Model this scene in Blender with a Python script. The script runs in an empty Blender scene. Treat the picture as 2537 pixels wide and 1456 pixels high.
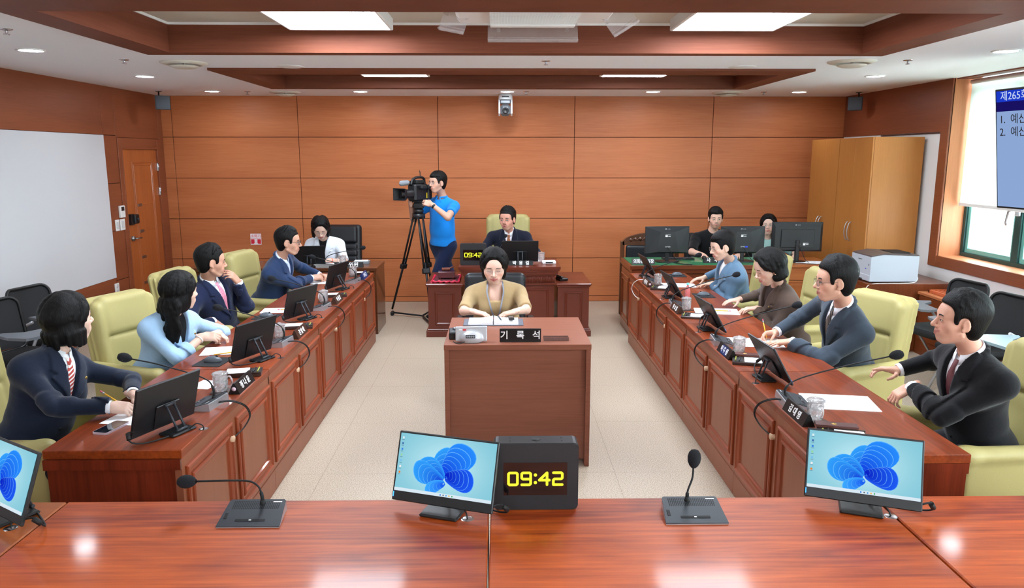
import bpy, math, random
import numpy as np
from mathutils import Vector, Matrix

SC = bpy.context.scene
COL = SC.collection
random.seed(7)
PI = math.pi

# ------------------------------------------------------------------ camera
def set_camera():
    f, hc = 1874.0, 1.97
    pitch = math.atan(342 / f)
    yaw = math.atan(29.5 / math.hypot(f, 342))
    fw = Vector((math.sin(yaw) * math.cos(pitch), math.cos(yaw) * math.cos(pitch), -math.sin(pitch)))
    r = Vector((math.cos(yaw), -math.sin(yaw), 0))
    u = r.cross(fw)
    cd = bpy.data.cameras.new('camera')
    cd.sensor_width = 36.0
    cd.lens = 36.0 * f / 2537.0
    cd.clip_start = 0.05
    co = bpy.data.objects.new('camera', cd)
    COL.objects.link(co)
    m = Matrix((r, u, -fw)).transposed().to_4x4()
    m.translation = Vector((0, 0, hc))
    co.matrix_world = m
    SC.camera = co
set_camera()

# ------------------------------------------------------------------ world, exposure
W = bpy.data.worlds.new('daylight')
SC.world = W
W.use_nodes = True
bg = W.node_tree.nodes['Background']
bg.inputs[0].default_value = (0.86, 0.95, 1.0, 1)
bg.inputs[1].default_value = 9.0
SC.view_settings.view_transform = 'Standard'
SC.view_settings.look = 'None'
SC.view_settings.exposure = 1.05
SC.view_settings.gamma = 1.0
SC.view_settings.use_curve_mapping = False
PANEL_POWER = 17.0      # ceiling panel diffusers
SPOT_POWER = 60.0       # round downlights

# ------------------------------------------------------------------ materials
def srgb(r, g, b):
    def c(v):
        v /= 255.0
        return v / 12.92 if v <= 0.04045 else ((v + 0.055) / 1.055) ** 2.4
    return (c(r), c(g), c(b), 1.0)

_M = {}
def mat(name, col, rough=0.5, metal=0.0, coat=0.0, bump=0.0, bscale=200.0, var=0.0, vscale=8.0,
        emit=None, estr=0.0, alpha=1.0, trans=0.0, ior=1.45, spec=0.5, sheen=0.0, bstretch=None, subs=0.0):
    if name in _M: return _M[name]
    m = bpy.data.materials.new(name); m.use_nodes = True
    nt = m.node_tree; b = nt.nodes['Principled BSDF']
    col = srgb(*col) if max(col[:3]) > 1.0 else (*col[:3], 1)
    b.inputs['Base Color'].default_value = col
    b.inputs['Roughness'].default_value = rough
    b.inputs['Metallic'].default_value = metal
    b.inputs['Coat Weight'].default_value = coat
    b.inputs['Coat Roughness'].default_value = 0.08
    b.inputs['IOR'].default_value = ior
    b.inputs['Specular IOR Level'].default_value = spec
    b.inputs['Transmission Weight'].default_value = trans
    b.inputs['Alpha'].default_value = alpha
    b.inputs['Sheen Weight'].default_value = sheen
    if emit:
        b.inputs['Emission Color'].default_value = srgb(*emit)
        b.inputs['Emission Strength'].default_value = estr
    if var > 0 or bump > 0:
        tc = nt.nodes.new('ShaderNodeTexCoord')
        src = tc.outputs['Object']
        if bstretch:
            mp = nt.nodes.new('ShaderNodeMapping'); mp.inputs['Scale'].default_value = bstretch
            nt.links.new(src, mp.inputs['Vector']); src = mp.outputs[0]
    if var > 0:
        n = nt.nodes.new('ShaderNodeTexNoise'); n.inputs['Scale'].default_value = vscale
        n.inputs['Detail'].default_value = 6
        nt.links.new(src, n.inputs['Vector'])
        mx = nt.nodes.new('ShaderNodeMix'); mx.data_type = 'RGBA'
        mx.inputs[6].default_value = tuple(c * (1 - var) for c in col[:3]) + (1,)
        mx.inputs[7].default_value = tuple(min(1, c * (1 + var)) for c in col[:3]) + (1,)
        nt.links.new(n.outputs[0], mx.inputs[0]); nt.links.new(mx.outputs[2], b.inputs['Base Color'])
    if bump > 0:
        n2 = nt.nodes.new('ShaderNodeTexNoise'); n2.inputs['Scale'].default_value = bscale
        n2.inputs['Detail'].default_value = 4
        nt.links.new(src, n2.inputs['Vector'])
        bp = nt.nodes.new('ShaderNodeBump'); bp.inputs['Strength'].default_value = bump
        bp.inputs['Distance'].default_value = 0.01
        nt.links.new(n2.outputs[0], bp.inputs['Height']); nt.links.new(bp.outputs[0], b.inputs['Normal'])
    _M[name] = m
    return m

def wood(name, c1, c2, grain='x', rough=0.3, coat=0.0, fine=60.0, broad=5.0, contrast=1.0, bump=0.02, coatr=0.06, figure=0.0, spec=.3):
    """long-grained veneer: noise stretched along one object axis"""
    if name in _M: return _M[name]
    m = bpy.data.materials.new(name); m.use_nodes = True
    nt = m.node_tree; b = nt.nodes['Principled BSDF']
    tc = nt.nodes.new('ShaderNodeTexCoord')
    def nz(scale, detail, rgh, dist):
        mp = nt.nodes.new('ShaderNodeMapping')
        s = [scale] * 3
        for ax in grain: s['xyz'.index(ax)] = scale * 0.035 if scale > 15 else scale * 0.12
        mp.inputs['Scale'].default_value = s
        nt.links.new(tc.outputs['Object'], mp.inputs['Vector'])
        n = nt.nodes.new('ShaderNodeTexNoise'); n.inputs['Scale'].default_value = 1.0
        n.inputs['Detail'].default_value = detail; n.inputs['Roughness'].default_value = rgh
        n.inputs['Distortion'].default_value = dist
        nt.links.new(mp.outputs[0], n.inputs['Vector'])
        return n
    n1 = nz(fine, 5, 0.6, 0.3); n2 = nz(broad, 4, 0.55, figure)
    mm = nt.nodes.new('ShaderNodeMath'); mm.operation = 'MULTIPLY_ADD'
    mm.inputs[1].default_value = 0.45
    ms = nt.nodes.new('ShaderNodeMath'); ms.operation = 'MULTIPLY'; ms.inputs[1].default_value = 0.55
    nt.links.new(n2.outputs[0], ms.inputs[0])
    nt.links.new(n1.outputs[0], mm.inputs[0]); nt.links.new(ms.outputs[0], mm.inputs[2])
    cr = nt.nodes.new('ShaderNodeValToRGB')
    cr.color_ramp.elements[0].position = 0.5 - 0.18 / contrast
    cr.color_ramp.elements[1].position = 0.5 + 0.18 / contrast
    cr.color_ramp.elements[0].color = srgb(*c1); cr.color_ramp.elements[1].color = srgb(*c2)
    nt.links.new(mm.outputs[0], cr.inputs[0]); nt.links.new(cr.outputs[0], b.inputs['Base Color'])
    b.inputs['Roughness'].default_value = rough
    b.inputs['Coat Weight'].default_value = coat
    b.inputs['Specular IOR Level'].default_value = spec
    b.inputs['Coat Roughness'].default_value = coatr
    if bump:
        bp = nt.nodes.new('ShaderNodeBump'); bp.inputs['Strength'].default_value = bump; bp.inputs['Distance'].default_value = 0.005
        nt.links.new(n1.outputs[0], bp.inputs['Height']); nt.links.new(bp.outputs[0], b.inputs['Normal'])
    _M[name] = m
    return m

def emitter(name, col, strength):
    if name in _M: return _M[name]
    m = bpy.data.materials.new(name); m.use_nodes = True
    nt = m.node_tree; nt.nodes.remove(nt.nodes['Principled BSDF'])
    e = nt.nodes.new('ShaderNodeEmission'); e.inputs[0].default_value = srgb(*col); e.inputs[1].default_value = strength
    nt.links.new(e.outputs[0], nt.nodes['Material Output'].inputs[0])
    _M[name] = m
    return m

# ------------------------------------------------------------------ mesh kit
class MB:
    def __init__(s): s.v = []; s.f = []; s.m = []; s.s = []
    def add(s, vs, fs, mi=0, sm=False, M=None):
        o = len(s.v)
        if M is not None: vs = [M @ Vector(p) for p in vs]
        s.v += [tuple(p) for p in vs]
        s.f += [tuple(i + o for i in f) for f in fs]
        s.m += [mi] * len(fs); s.s += [sm] * len(fs)
        return s
    def box(s, x0, x1, y0, y1, z0, z1, c=0.0, mi=0, M=None):
        if x0 > x1: x0, x1 = x1, x0
        if y0 > y1: y0, y1 = y1, y0
        if z0 > z1: z0, z1 = z1, z0
        c = min(c, (x1 - x0) * .45, (y1 - y0) * .45, (z1 - z0) * .45)
        if c <= 0:
            vs = [(x, y, z) for x in (x0, x1) for y in (y0, y1) for z in (z0, z1)]
            fs = [(0, 1, 3, 2), (4, 6, 7, 5), (0, 4, 5, 1), (2, 3, 7, 6), (0, 2, 6, 4), (1, 5, 7, 3)]
            return s.add(vs, fs, mi, False, M)
        vs = []; idx = {}
        X = (x0, x1); Y = (y0, y1); Z = (z0, z1)
        for i in (0, 1):
            for j in (0, 1):
                for k in (0, 1):
                    sx = c if i == 0 else -c; sy = c if j == 0 else -c; sz = c if k == 0 else -c
                    idx[i, j, k, 0] = len(vs); vs.append((X[i], Y[j] + sy, Z[k] + sz))
                    idx[i, j, k, 1] = len(vs); vs.append((X[i] + sx, Y[j], Z[k] + sz))
                    idx[i, j, k, 2] = len(vs); vs.append((X[i] + sx, Y[j] + sy, Z[k]))
        fs = []
        q = [(0, 0), (1, 0), (1, 1), (0, 1)]
        for e in (0, 1):
            a = [idx[e, p[0], p[1], 0] for p in q]; fs.append(tuple(a if e else a[::-1]))
            a = [idx[p[0], e, p[1], 1] for p in q]; fs.append(tuple(a[::-1] if e else a))
            a = [idx[p[0], p[1], e, 2] for p in q]; fs.append(tuple(a if e else a[::-1]))
        for a in (0, 1):
            for b_ in (0, 1):
                fs.append((idx[0, a, b_, 1], idx[1, a, b_, 1], idx[1, a, b_, 2], idx[0, a, b_, 2]))
                fs.append((idx[a, 0, b_, 0], idx[a, 1, b_, 0], idx[a, 1, b_, 2], idx[a, 0, b_, 2]))
                fs.append((idx[a, b_, 0, 0], idx[a, b_, 1, 0], idx[a, b_, 1, 1], idx[a, b_, 0, 1]))
                for d in (0, 1): fs.append((idx[a, b_, d, 0], idx[a, b_, d, 1], idx[a, b_, d, 2]))
        return s.add(vs, fs, mi, False, M)
    def cyl(s, p0, p1, r0, r1=None, n=20, mi=0, cap=True, sm=True, M=None):
        r1 = r0 if r1 is None else r1
        p0 = Vector(p0); p1 = Vector(p1); a = (p1 - p0).normalized()
        t = Vector((1, 0, 0)) if abs(a.x) < .8 else Vector((0, 1, 0))
        u = a.cross(t).normalized(); w = a.cross(u)
        vs = []
        for p, r in ((p0, r0), (p1, r1)):
            for i in range(n):
                g = 2 * PI * i / n
                vs.append(p + (u * math.cos(g) + w * math.sin(g)) * r)
        s.add(vs, [(i, i + n, (i + 1) % n + n, (i + 1) % n) for i in range(n)][::1], mi, sm, M)
        if cap:
            s.add(vs[:n], [tuple(range(n))], mi, False, M); s.add(vs[n:], [tuple(range(n))[::-1]], mi, False, M)
        return s
    def lathe(s, prof, n=32, mi=0, M=None, sm=True, sx=1.0, sy=1.0):
        """profile of (r,z) about z"""
        vs = []
        for r, z in prof:
            for i in range(n):
                g = 2 * PI * i / n
                vs.append((r * math.cos(g) * sx, r * math.sin(g) * sy, z))
        fs = []
        for k in range(len(prof) - 1):
            for i in range(n):
                fs.append((k * n + i, k * n + (i + 1) % n, (k + 1) * n + (i + 1) % n, (k + 1) * n + i))
        s.add(vs, fs, mi, sm, M)
        return s
    def tube(s, pts, r, n=8, mi=0, M=None, rad=None, cap=True):
        pts = [Vector(p) for p in pts]
        N = len(pts); vs = []; up = None
        for i, p in enumerate(pts):
            t = (pts[min(i + 1, N - 1)] - pts[max(i - 1, 0)]).normalized()
            if up is None: up = t.cross(Vector((0, 0, 1)) if abs(t.z) < .9 else Vector((1, 0, 0))).normalized()
            u = (up - t * up.dot(t)).normalized(); up = u; w = t.cross(u)
            rr = rad[i] if rad else r
            for j in range(n):
                g = 2 * PI * j / n
                vs.append(p + (u * math.cos(g) + w * math.sin(g)) * rr)
        fs = [(i * n + j, i * n + (j + 1) % n, (i + 1) * n + (j + 1) % n, (i + 1) * n + j) for i in range(N - 1) for j in range(n)]
        s.add(vs, fs, mi, True, M)
        if cap:
            s.add(vs[:n], [tuple(range(n))[::-1]], mi, False, M); s.add(vs[-n:], [tuple(range(n))], mi, False, M)
        return s
    def prism(s, poly, z0, z1, mi=0, M=None, sm=False):
        n = len(poly)
        vs = [(x, y, z0) for x, y in poly] + [(x, y, z1) for x, y in poly]
        s.add(vs, [tuple(range(n))[::-1], tuple(range(n, 2 * n))], mi, False, M)
        s.add(vs, [(i, (i + 1) % n, (i + 1) % n + n, i + n) for i in range(n)], mi, sm, M)
        return s
    def rings(s, u0, u1, v0, v1, prof, fn, mi=0, fill=True, mif=None):
        """nested rectangular rings; prof = [(inset, height)...]; fn(u,v,h) -> point"""
        vs = []
        for o, h in prof:
            vs += [fn(u0 + o, v0 + o, h), fn(u1 - o, v0 + o, h), fn(u1 - o, v1 - o, h), fn(u0 + o, v1 - o, h)]
        fs = []
        for k in range(len(prof) - 1):
            for i in range(4): fs.append((k * 4 + i, k * 4 + (i + 1) % 4, (k + 1) * 4 + (i + 1) % 4, (k + 1) * 4 + i))
        s.add(vs, fs, mi)
        if fill: s.add(vs[-4:], [(0, 1, 2, 3)], mi if mif is None else mif)
        return s
    def build(s, name, mats, parent=None, fix=True):
        me = bpy.data.meshes.new(name)
        me.from_pydata([tuple(p) for p in s.v], [], s.f)
        if not isinstance(mats, (list, tuple)): mats = [mats]
        for m in mats: me.materials.append(m)
        me.polygons.foreach_set('material_index', s.m)
        me.polygons.foreach_set('use_smooth', s.s)
        me.update()
        if fix:
            import bmesh
            bm = bmesh.new(); bm.from_mesh(me)
            bmesh.ops.remove_doubles(bm, verts=bm.verts, dist=1e-5)
            bmesh.ops.recalc_face_normals(bm, faces=bm.faces)
            bm.to_mesh(me); bm.free()
        o = bpy.data.objects.new(name, me); COL.objects.link(o)
        if parent: o.parent = parent
        return o

def thing(name, label, cat, loc=(0, 0, 0), rz=0.0, group=None, rot=None):
    o = bpy.data.objects.new(name, None); COL.objects.link(o)
    o.empty_display_size = 0.1
    o.location = loc; o.rotation_euler = rot if rot else (0, 0, rz)
    o['label'] = label; o['category'] = cat
    if group: o['group'] = group
    return o
def tag(o, label, cat, group=None):
    o['label'] = label; o['category'] = cat
    if group: o['group'] = group
    return o
def struct(o, label=None):
    o['kind'] = 'structure'
    if label: o['label'] = label
    return o
def copy_tree(o, parent=None):
    c = o.copy(); COL.objects.link(c)
    if parent: c.parent = parent
    for ch in [x for x in o.children]: copy_tree(ch, c)
    return c
def copy_thing(o, loc, rz=0.0, label=None):
    c = copy_tree(o)
    c.location = loc; c.rotation_euler = (0, 0, rz)
    if label: c['label'] = label
    return c
def TR(loc, rz=0.0, rx=0.0, ry=0.0):
    return Matrix.Translation(Vector(loc)) @ Matrix.Rotation(rz, 4, 'Z') @ Matrix.Rotation(ry, 4, 'Y') @ Matrix.Rotation(rx, 4, 'X')
def bez(pts, n=24):
    """smooth Catmull-Rom path through points"""
    P = [Vector(p) for p in pts]; P = [P[0] * 2 - P[1]] + P + [P[-1] * 2 - P[-2]]
    out = []
    segs = len(P) - 3
    for i in range(segs):
        a, b, c, d = P[i:i + 4]
        k = max(2, n // segs)
        for j in range(k + (1 if i == segs - 1 else 0)):
            t = j / k
            out.append(0.5 * ((2 * b) + (c - a) * t + (2 * a - 5 * b + 4 * c - d) * t * t + (3 * b - a - 3 * c + d) * t ** 3))
    return out
def rrect(w, h, r, n=6):
    """rounded rectangle outline centred at 0"""
    pts = []
    for cx, cy, a0 in ((w / 2 - r, h / 2 - r, 0), (-w / 2 + r, h / 2 - r, 90), (-w / 2 + r, -h / 2 + r, 180), (w / 2 - r, -h / 2 + r, 270)):
        for i in range(n + 1):
            a = math.radians(a0 + 90 * i / n)
            pts.append((cx + r * math.cos(a), cy + r * math.sin(a)))
    return pts
def text_mesh(name, body, size, M, m, parent=None, ext=0.0006, sx=1.0, align='CENTER', spacing=1.0, bold=0.0):
    cu = bpy.data.curves.new('lettering', 'FONT'); cu.body = body; cu.size = size
    cu.align_x = align; cu.align_y = 'CENTER'; cu.extrude = ext; cu.space_character = spacing; cu.offset = bold
    to = bpy.data.objects.new('lettering', cu); COL.objects.link(to)
    dg = bpy.context.evaluated_depsgraph_get()
    me = bpy.data.meshes.new_from_object(to.evaluated_get(dg))
    bpy.data.objects.remove(to); bpy.data.curves.remove(cu)
    me.materials.clear(); me.materials.append(m)
    me.transform(Matrix.Diagonal((sx, 1, 1, 1)))
    me.transform(M)
    o = bpy.data.objects.new(name, me); COL.objects.link(o)
    if parent: o.parent = parent
    return o
# ================================================================== materials of the place
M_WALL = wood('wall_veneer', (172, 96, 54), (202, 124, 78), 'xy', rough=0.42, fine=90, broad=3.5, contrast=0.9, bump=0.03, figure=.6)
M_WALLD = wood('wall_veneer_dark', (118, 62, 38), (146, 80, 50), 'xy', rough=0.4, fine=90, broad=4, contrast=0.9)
M_COFFER = wood('coffer_veneer', (98, 52, 36), (124, 70, 50), 'xy', rough=0.55, fine=80, broad=4, contrast=0.9, spec=.15)
M_GROOVE = mat('groove', (70, 32, 18), 0.7)
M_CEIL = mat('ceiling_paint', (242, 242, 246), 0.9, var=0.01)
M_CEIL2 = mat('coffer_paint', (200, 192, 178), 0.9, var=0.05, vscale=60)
M_WHITE = mat('white_plastic', (232, 232, 230), 0.45)
M_PAPERWALL = mat('pale_wallcovering', (224, 222, 220), 0.85, bump=0.05, bscale=400)
M_WBOARD = mat('grey_fabric_panel', (205, 205, 208), 0.85, bump=0.08, bscale=500)
M_DOOR = wood('door_veneer', (150, 78, 36), (178, 98, 48), 'z', rough=0.35, coat=.3)
M_DESK = wood('desk_lacquer', (96, 32, 4), (148, 62, 18), 'y', rough=0.42, coat=.3, fine=70, broad=7, contrast=1.1, figure=1.0)
M_DESKV = wood('desk_end_grain', (74, 20, 8), (124, 46, 24), 'z', rough=0.3, coat=.7, fine=60, broad=9, contrast=1.1)
M_DESKP = wood('desk_panel', (128, 74, 50), (146, 86, 60), 'z', rough=0.45, coat=.12, fine=90, broad=9, contrast=0.6)
M_MOULD = wood('moulding', (124, 52, 24), (150, 70, 38), 'yz', rough=0.4, coat=.25, fine=40)
M_NEAR = wood('near_desk_lacquer', (124, 40, 4), (196, 88, 22), 'x', rough=0.5, coat=.22, fine=60, broad=6, contrast=1.25, coatr=.10, figure=1.6)
M_NEAR2 = wood('near_desk_orange', (140, 66, 14), (166, 86, 30), 'x', rough=0.4, coat=.3, fine=60, broad=5)
M_DAIS = wood('dais_wood', (84, 32, 18), (110, 46, 28), 'xz', rough=0.35, coat=.3, fine=60, contrast=.8)
M_REC = wood('recorder_desk', (116, 66, 48), (142, 86, 66), 'x', rough=0.4, coat=.2, fine=80, broad=4)
M_CHROME = mat('chrome', (200, 200, 205), 0.18, 1.0)
M_STEEL = mat('brushed_steel', (150, 150, 152), 0.35, 1.0)
M_BLACK = mat('black_plastic', (22, 22, 24), 0.4)
M_BLACKM = mat('black_matte', (16, 16, 17), 0.65)
M_DGREY = mat('dark_grey_plastic', (46, 50, 56), 0.45)
M_SILVER = mat('silver_plastic', (176, 176, 180), 0.3, 0.6)
M_ACRYL = mat('clear_acrylic', (0.62, 0.56, 0.55), 0.05, 0, trans=0.0, alpha=0.22)
M_PANEL = emitter('panel_light', (232, 243, 255), PANEL_POWER)
M_SPOT = emitter('downlight', (236, 245, 255), SPOT_POWER)

XL, XR, YB, YR, ZC = -4.43, 4.58, 10.22, -3.2, 2.74

# ---- floor
def build_floor():
    m = bpy.data.materials.new('vinyl_floor'); m.use_nodes = True
    nt = m.node_tree; b = nt.nodes['Principled BSDF']
    tc = nt.nodes.new('ShaderNodeTexCoord')
    n = nt.nodes.new('ShaderNodeTexNoise'); n.inputs['Scale'].default_value = 150; n.inputs['Detail'].default_value = 3
    nt.links.new(tc.outputs['Object'], n.inputs['Vector'])
    cr = nt.nodes.new('ShaderNodeValToRGB')
    cr.color_ramp.elements[0].position = .38; cr.color_ramp.elements[0].color = srgb(150, 131, 110)
    cr.color_ramp.elements[1].position = .6; cr.color_ramp.elements[1].color = srgb(192, 178, 159)
    nt.links.new(n.outputs[0], cr.inputs[0])
    br = nt.nodes.new('ShaderNodeTexBrick'); br.offset = 0
    br.inputs['Scale'].default_value = 1; br.inputs['Brick Width'].default_value = .92; br.inputs['Row Height'].default_value = .92
    br.inputs['Mortar Size'].default_value = .0016; br.inputs['Color1'].default_value = (1, 1, 1, 1); br.inputs['Color2'].default_value = (1, 1, 1, 1)
    br.inputs['Mortar'].default_value = (.62, .58, .52, 1)
    mp = nt.nodes.new('ShaderNodeMapping'); mp.inputs['Location'].default_value = (.2, .1, 0)
    nt.links.new(tc.outputs['Object'], mp.inputs['Vector']); nt.links.new(mp.outputs[0], br.inputs['Vector'])
    mx = nt.nodes.new('ShaderNodeMix'); mx.data_type = 'RGBA'; mx.blend_type = 'MULTIPLY'; mx.inputs[0].default_value = 1
    nt.links.new(cr.outputs[0], mx.inputs[6]); nt.links.new(br.outputs[0], mx.inputs[7])
    nt.links.new(mx.outputs[2], b.inputs['Base Color'])
    b.inputs['Roughness'].default_value = .45
    struct(MB().box(XL - .6, XR + .8, YR - .2, YB + .2, -.1, 0).build('floor', m))
build_floor()

# ---- ceiling with two coffers and (behind the camera) a plain continuation
def build_ceiling():
    holes = [(-2.65, 2.92, 3.86, 5.97), (-2.6, 2.84, 7.01, 8.93)]
    mb = MB()
    xs = sorted({XL - .6, XR + .8, -2.65, 2.92, -2.6, 2.84}); ys = sorted({YR - .2, YB + .2, 3.86, 5.97, 7.01, 8.93})
    for i in range(len(xs) - 1):
        for j in range(len(ys) - 1):
            cx, cy = (xs[i] + xs[i + 1]) / 2, (ys[j] + ys[j + 1]) / 2
            if any(a < cx < b and c < cy < d for a, b, c, d in holes): continue
            mb.box(xs[i], xs[i + 1], ys[j], ys[j + 1], ZC, ZC + .35)
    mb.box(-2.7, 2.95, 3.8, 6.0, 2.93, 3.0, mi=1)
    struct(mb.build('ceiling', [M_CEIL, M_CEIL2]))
    # coffer linings: flange flush with the ceiling, fascia, inner ceiling
    def lining(n, x0, x1, y0, y1, fx, fn, ff, zt, woodtop):
        mb = MB(); d = .022
        # flanges (wood boards, slightly proud of the ceiling)
        mb.box(x0, x1, y0, y0 + fn, ZC - d, ZC + .03)
        mb.box(x0, x1, y1 - ff, y1, ZC - d, ZC + .03)
        mb.box(x0, x0 + fx, y0 + fn, y1 - ff, ZC - d, ZC + .03)
        mb.box(x1 - fx, x1, y0 + fn, y1 - ff, ZC - d, ZC + .03)
        ix0, ix1, iy0, iy1 = x0 + fx, x1 - fx, y0 + fn, y1 - ff
        t = .02
        mb.box(ix0 - t, ix1 + t, iy1, iy1 + t, ZC + .03, zt)
        mb.box(ix0 - t, ix1 + t, iy0 - t, iy0, ZC + .03, zt)
        mb.box(ix0 - t, ix0, iy0, iy1, ZC + .03, zt)
        mb.box(ix1, ix1 + t, iy0, iy1, ZC + .03, zt)
        if woodtop: mb.box(ix0 - t, ix1 + t, iy0 - t, iy1 + t, zt, zt + .03)
        else:
            q = .012
            mb.box(ix0, ix1, iy1 - q, iy1, zt - q, zt + .01, mi=1); mb.box(ix0, ix1, iy0, iy0 + q, zt - q, zt + .01, mi=1)
            mb.box(ix0, ix0 + q, iy0, iy1, zt - q, zt + .01, mi=1); mb.box(ix1 - q, ix1, iy0, iy1, zt - q, zt + .01, mi=1)
        struct(mb.build(n, [M_COFFER, M_WHITE]))
    lining('trim_1', -2.65, 2.92, 3.86, 5.97, .22, .35, .14, 2.925, False)
    lining('trim_2', -2.6, 2.84, 7.01, 8.93, .2, .35, .16, 2.85, True)
build_ceiling()

# ---- walls
def panelled_back_wall():
    mb = MB()
    joints = [XL - .1, -4.3, -2.655, -.82, .985, 2.82, XR + .1]
    rows = [0, .075, .6, 1.14, 1.68, 2.212, ZC + .02]
    g = .0035
    mb.box(XL - .6, XR + .8, YB + .012, YB + .2, -.1, ZC + .3, mi=1)
    for i in range(len(joints) - 1):
        for j in range(len(rows) - 1):
            mb.box(joints[i] + g, joints[i + 1] - g, YB, YB + .02, rows[j] + g, rows[j + 1] - g, c=.002)
    struct(mb.build('wall_back', [M_WALL, M_GROOVE]))
panelled_back_wall()

def left_wall():
    mb = MB(); g = .0035
    mb.box(XL - .2, XL - .012, YR - .2, YB, -.1, ZC + .3, mi=1)
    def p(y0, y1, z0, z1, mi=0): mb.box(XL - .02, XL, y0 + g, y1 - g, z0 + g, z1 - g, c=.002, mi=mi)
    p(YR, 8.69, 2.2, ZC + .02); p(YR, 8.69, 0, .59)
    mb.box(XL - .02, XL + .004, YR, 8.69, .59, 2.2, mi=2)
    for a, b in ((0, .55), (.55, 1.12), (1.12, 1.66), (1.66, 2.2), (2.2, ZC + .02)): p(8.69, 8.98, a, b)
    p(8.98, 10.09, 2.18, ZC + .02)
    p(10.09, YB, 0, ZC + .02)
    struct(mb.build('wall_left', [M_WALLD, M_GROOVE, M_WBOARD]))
    # door 1 : frame, leaf, hardware
    fr = MB()
    fr.box(XL - .02, XL + .012, 8.98, 9.06, 0, 2.18, c=.004); fr.box(XL - .02, XL + .012, 9.99, 10.09, 0, 2.18, c=.004)
    fr.box(XL - .02, XL + .012, 9.06, 9.99, 2.06, 2.18, c=.004)
    fr.box(XL - .02, XL + .018, 9.05, 9.07, 0, 2.07, c=.003); fr.box(XL - .02, XL + .018, 9.98, 10.0, 0, 2.07, c=.003)
    fr.box(XL - .02, XL + .02, 9.05, 10.0, 2.05, 2.075, c=.003)
    d = struct(fr.build('door_1', M_WALLD))
    lf = MB(); lf.box(XL - .03, XL - .004, 9.07, 9.98, 0.01, 2.05, c=.003)
    fn = lambda u, v, h: (XL - .004 + h, u, v)
    prof = [(0, .0), (.004, .008), (.014, .008), (.018, .001), (.034, .001), (.038, .008), (.046, .008), (.05, .002)]
    lf.rings(9.3, 9.84, .12, 1.9, prof, fn)
    for z in (.42, .74, 1.06, 1.38, 1.66): lf.box(XL - .004, XL + .002, 9.36, 9.8, z - .005, z + .002)
    leaf = lf.build('door_leaf', M_DOOR, d)
    ml = MB()
    for z in (.42, .74, 1.06, 1.38): ml.box(XL - .003, XL + .004, 9.36, 9.47, z - .02, z + .014, c=.002)
    ml.build('metal_inlay', M_STEEL, d)
    hd = MB(); hd.lathe([(0, .03), (.028, .028), (.03, 0)], 20, M=TR((XL - .004, 9.16, .99)) @ Matrix.Rotation(PI / 2, 4, 'Y'))
    hd.tube([(XL + .02, 9.16, .99), (XL + .05, 9.17, .99), (XL + .055, 9.22, .99), (XL + .05, 9.29, .985)], .009, 8)
    hd.build('door_handle', M_STEEL, d)
    lk = MB(); lk.prism(rrect(.085, .13, .015), 0, .03, M=TR((XL - .004, 9.15, 1.22)) @ Matrix.Rotation(PI / 2, 4, 'Y') @ Matrix.Rotation(PI / 2, 4, 'Z'))
    lk.box(XL, XL + .05, 9.17, 9.28, 1.165, 1.275, c=.01); lk.build('door_lock', M_BLACK, d)
    kb = MB(); kb.cyl((XL + .05, 9.225, 1.22), (XL + .062, 9.225, 1.22), .016); kb.build('lock_knob', M_DGREY, d)
    for z in (1.52, 1.83):
        hg = MB(); hg.box(XL - .002, XL + .014, 9.965, 10.01, z - .05, z + .05, c=.002); hg.cyl((XL + .016, 9.985, z - .05), (XL + .016, 9.985, z + .05), .007, n=10)
        hg.build('hinge', M_CHROME, d)
left_wall()

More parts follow.
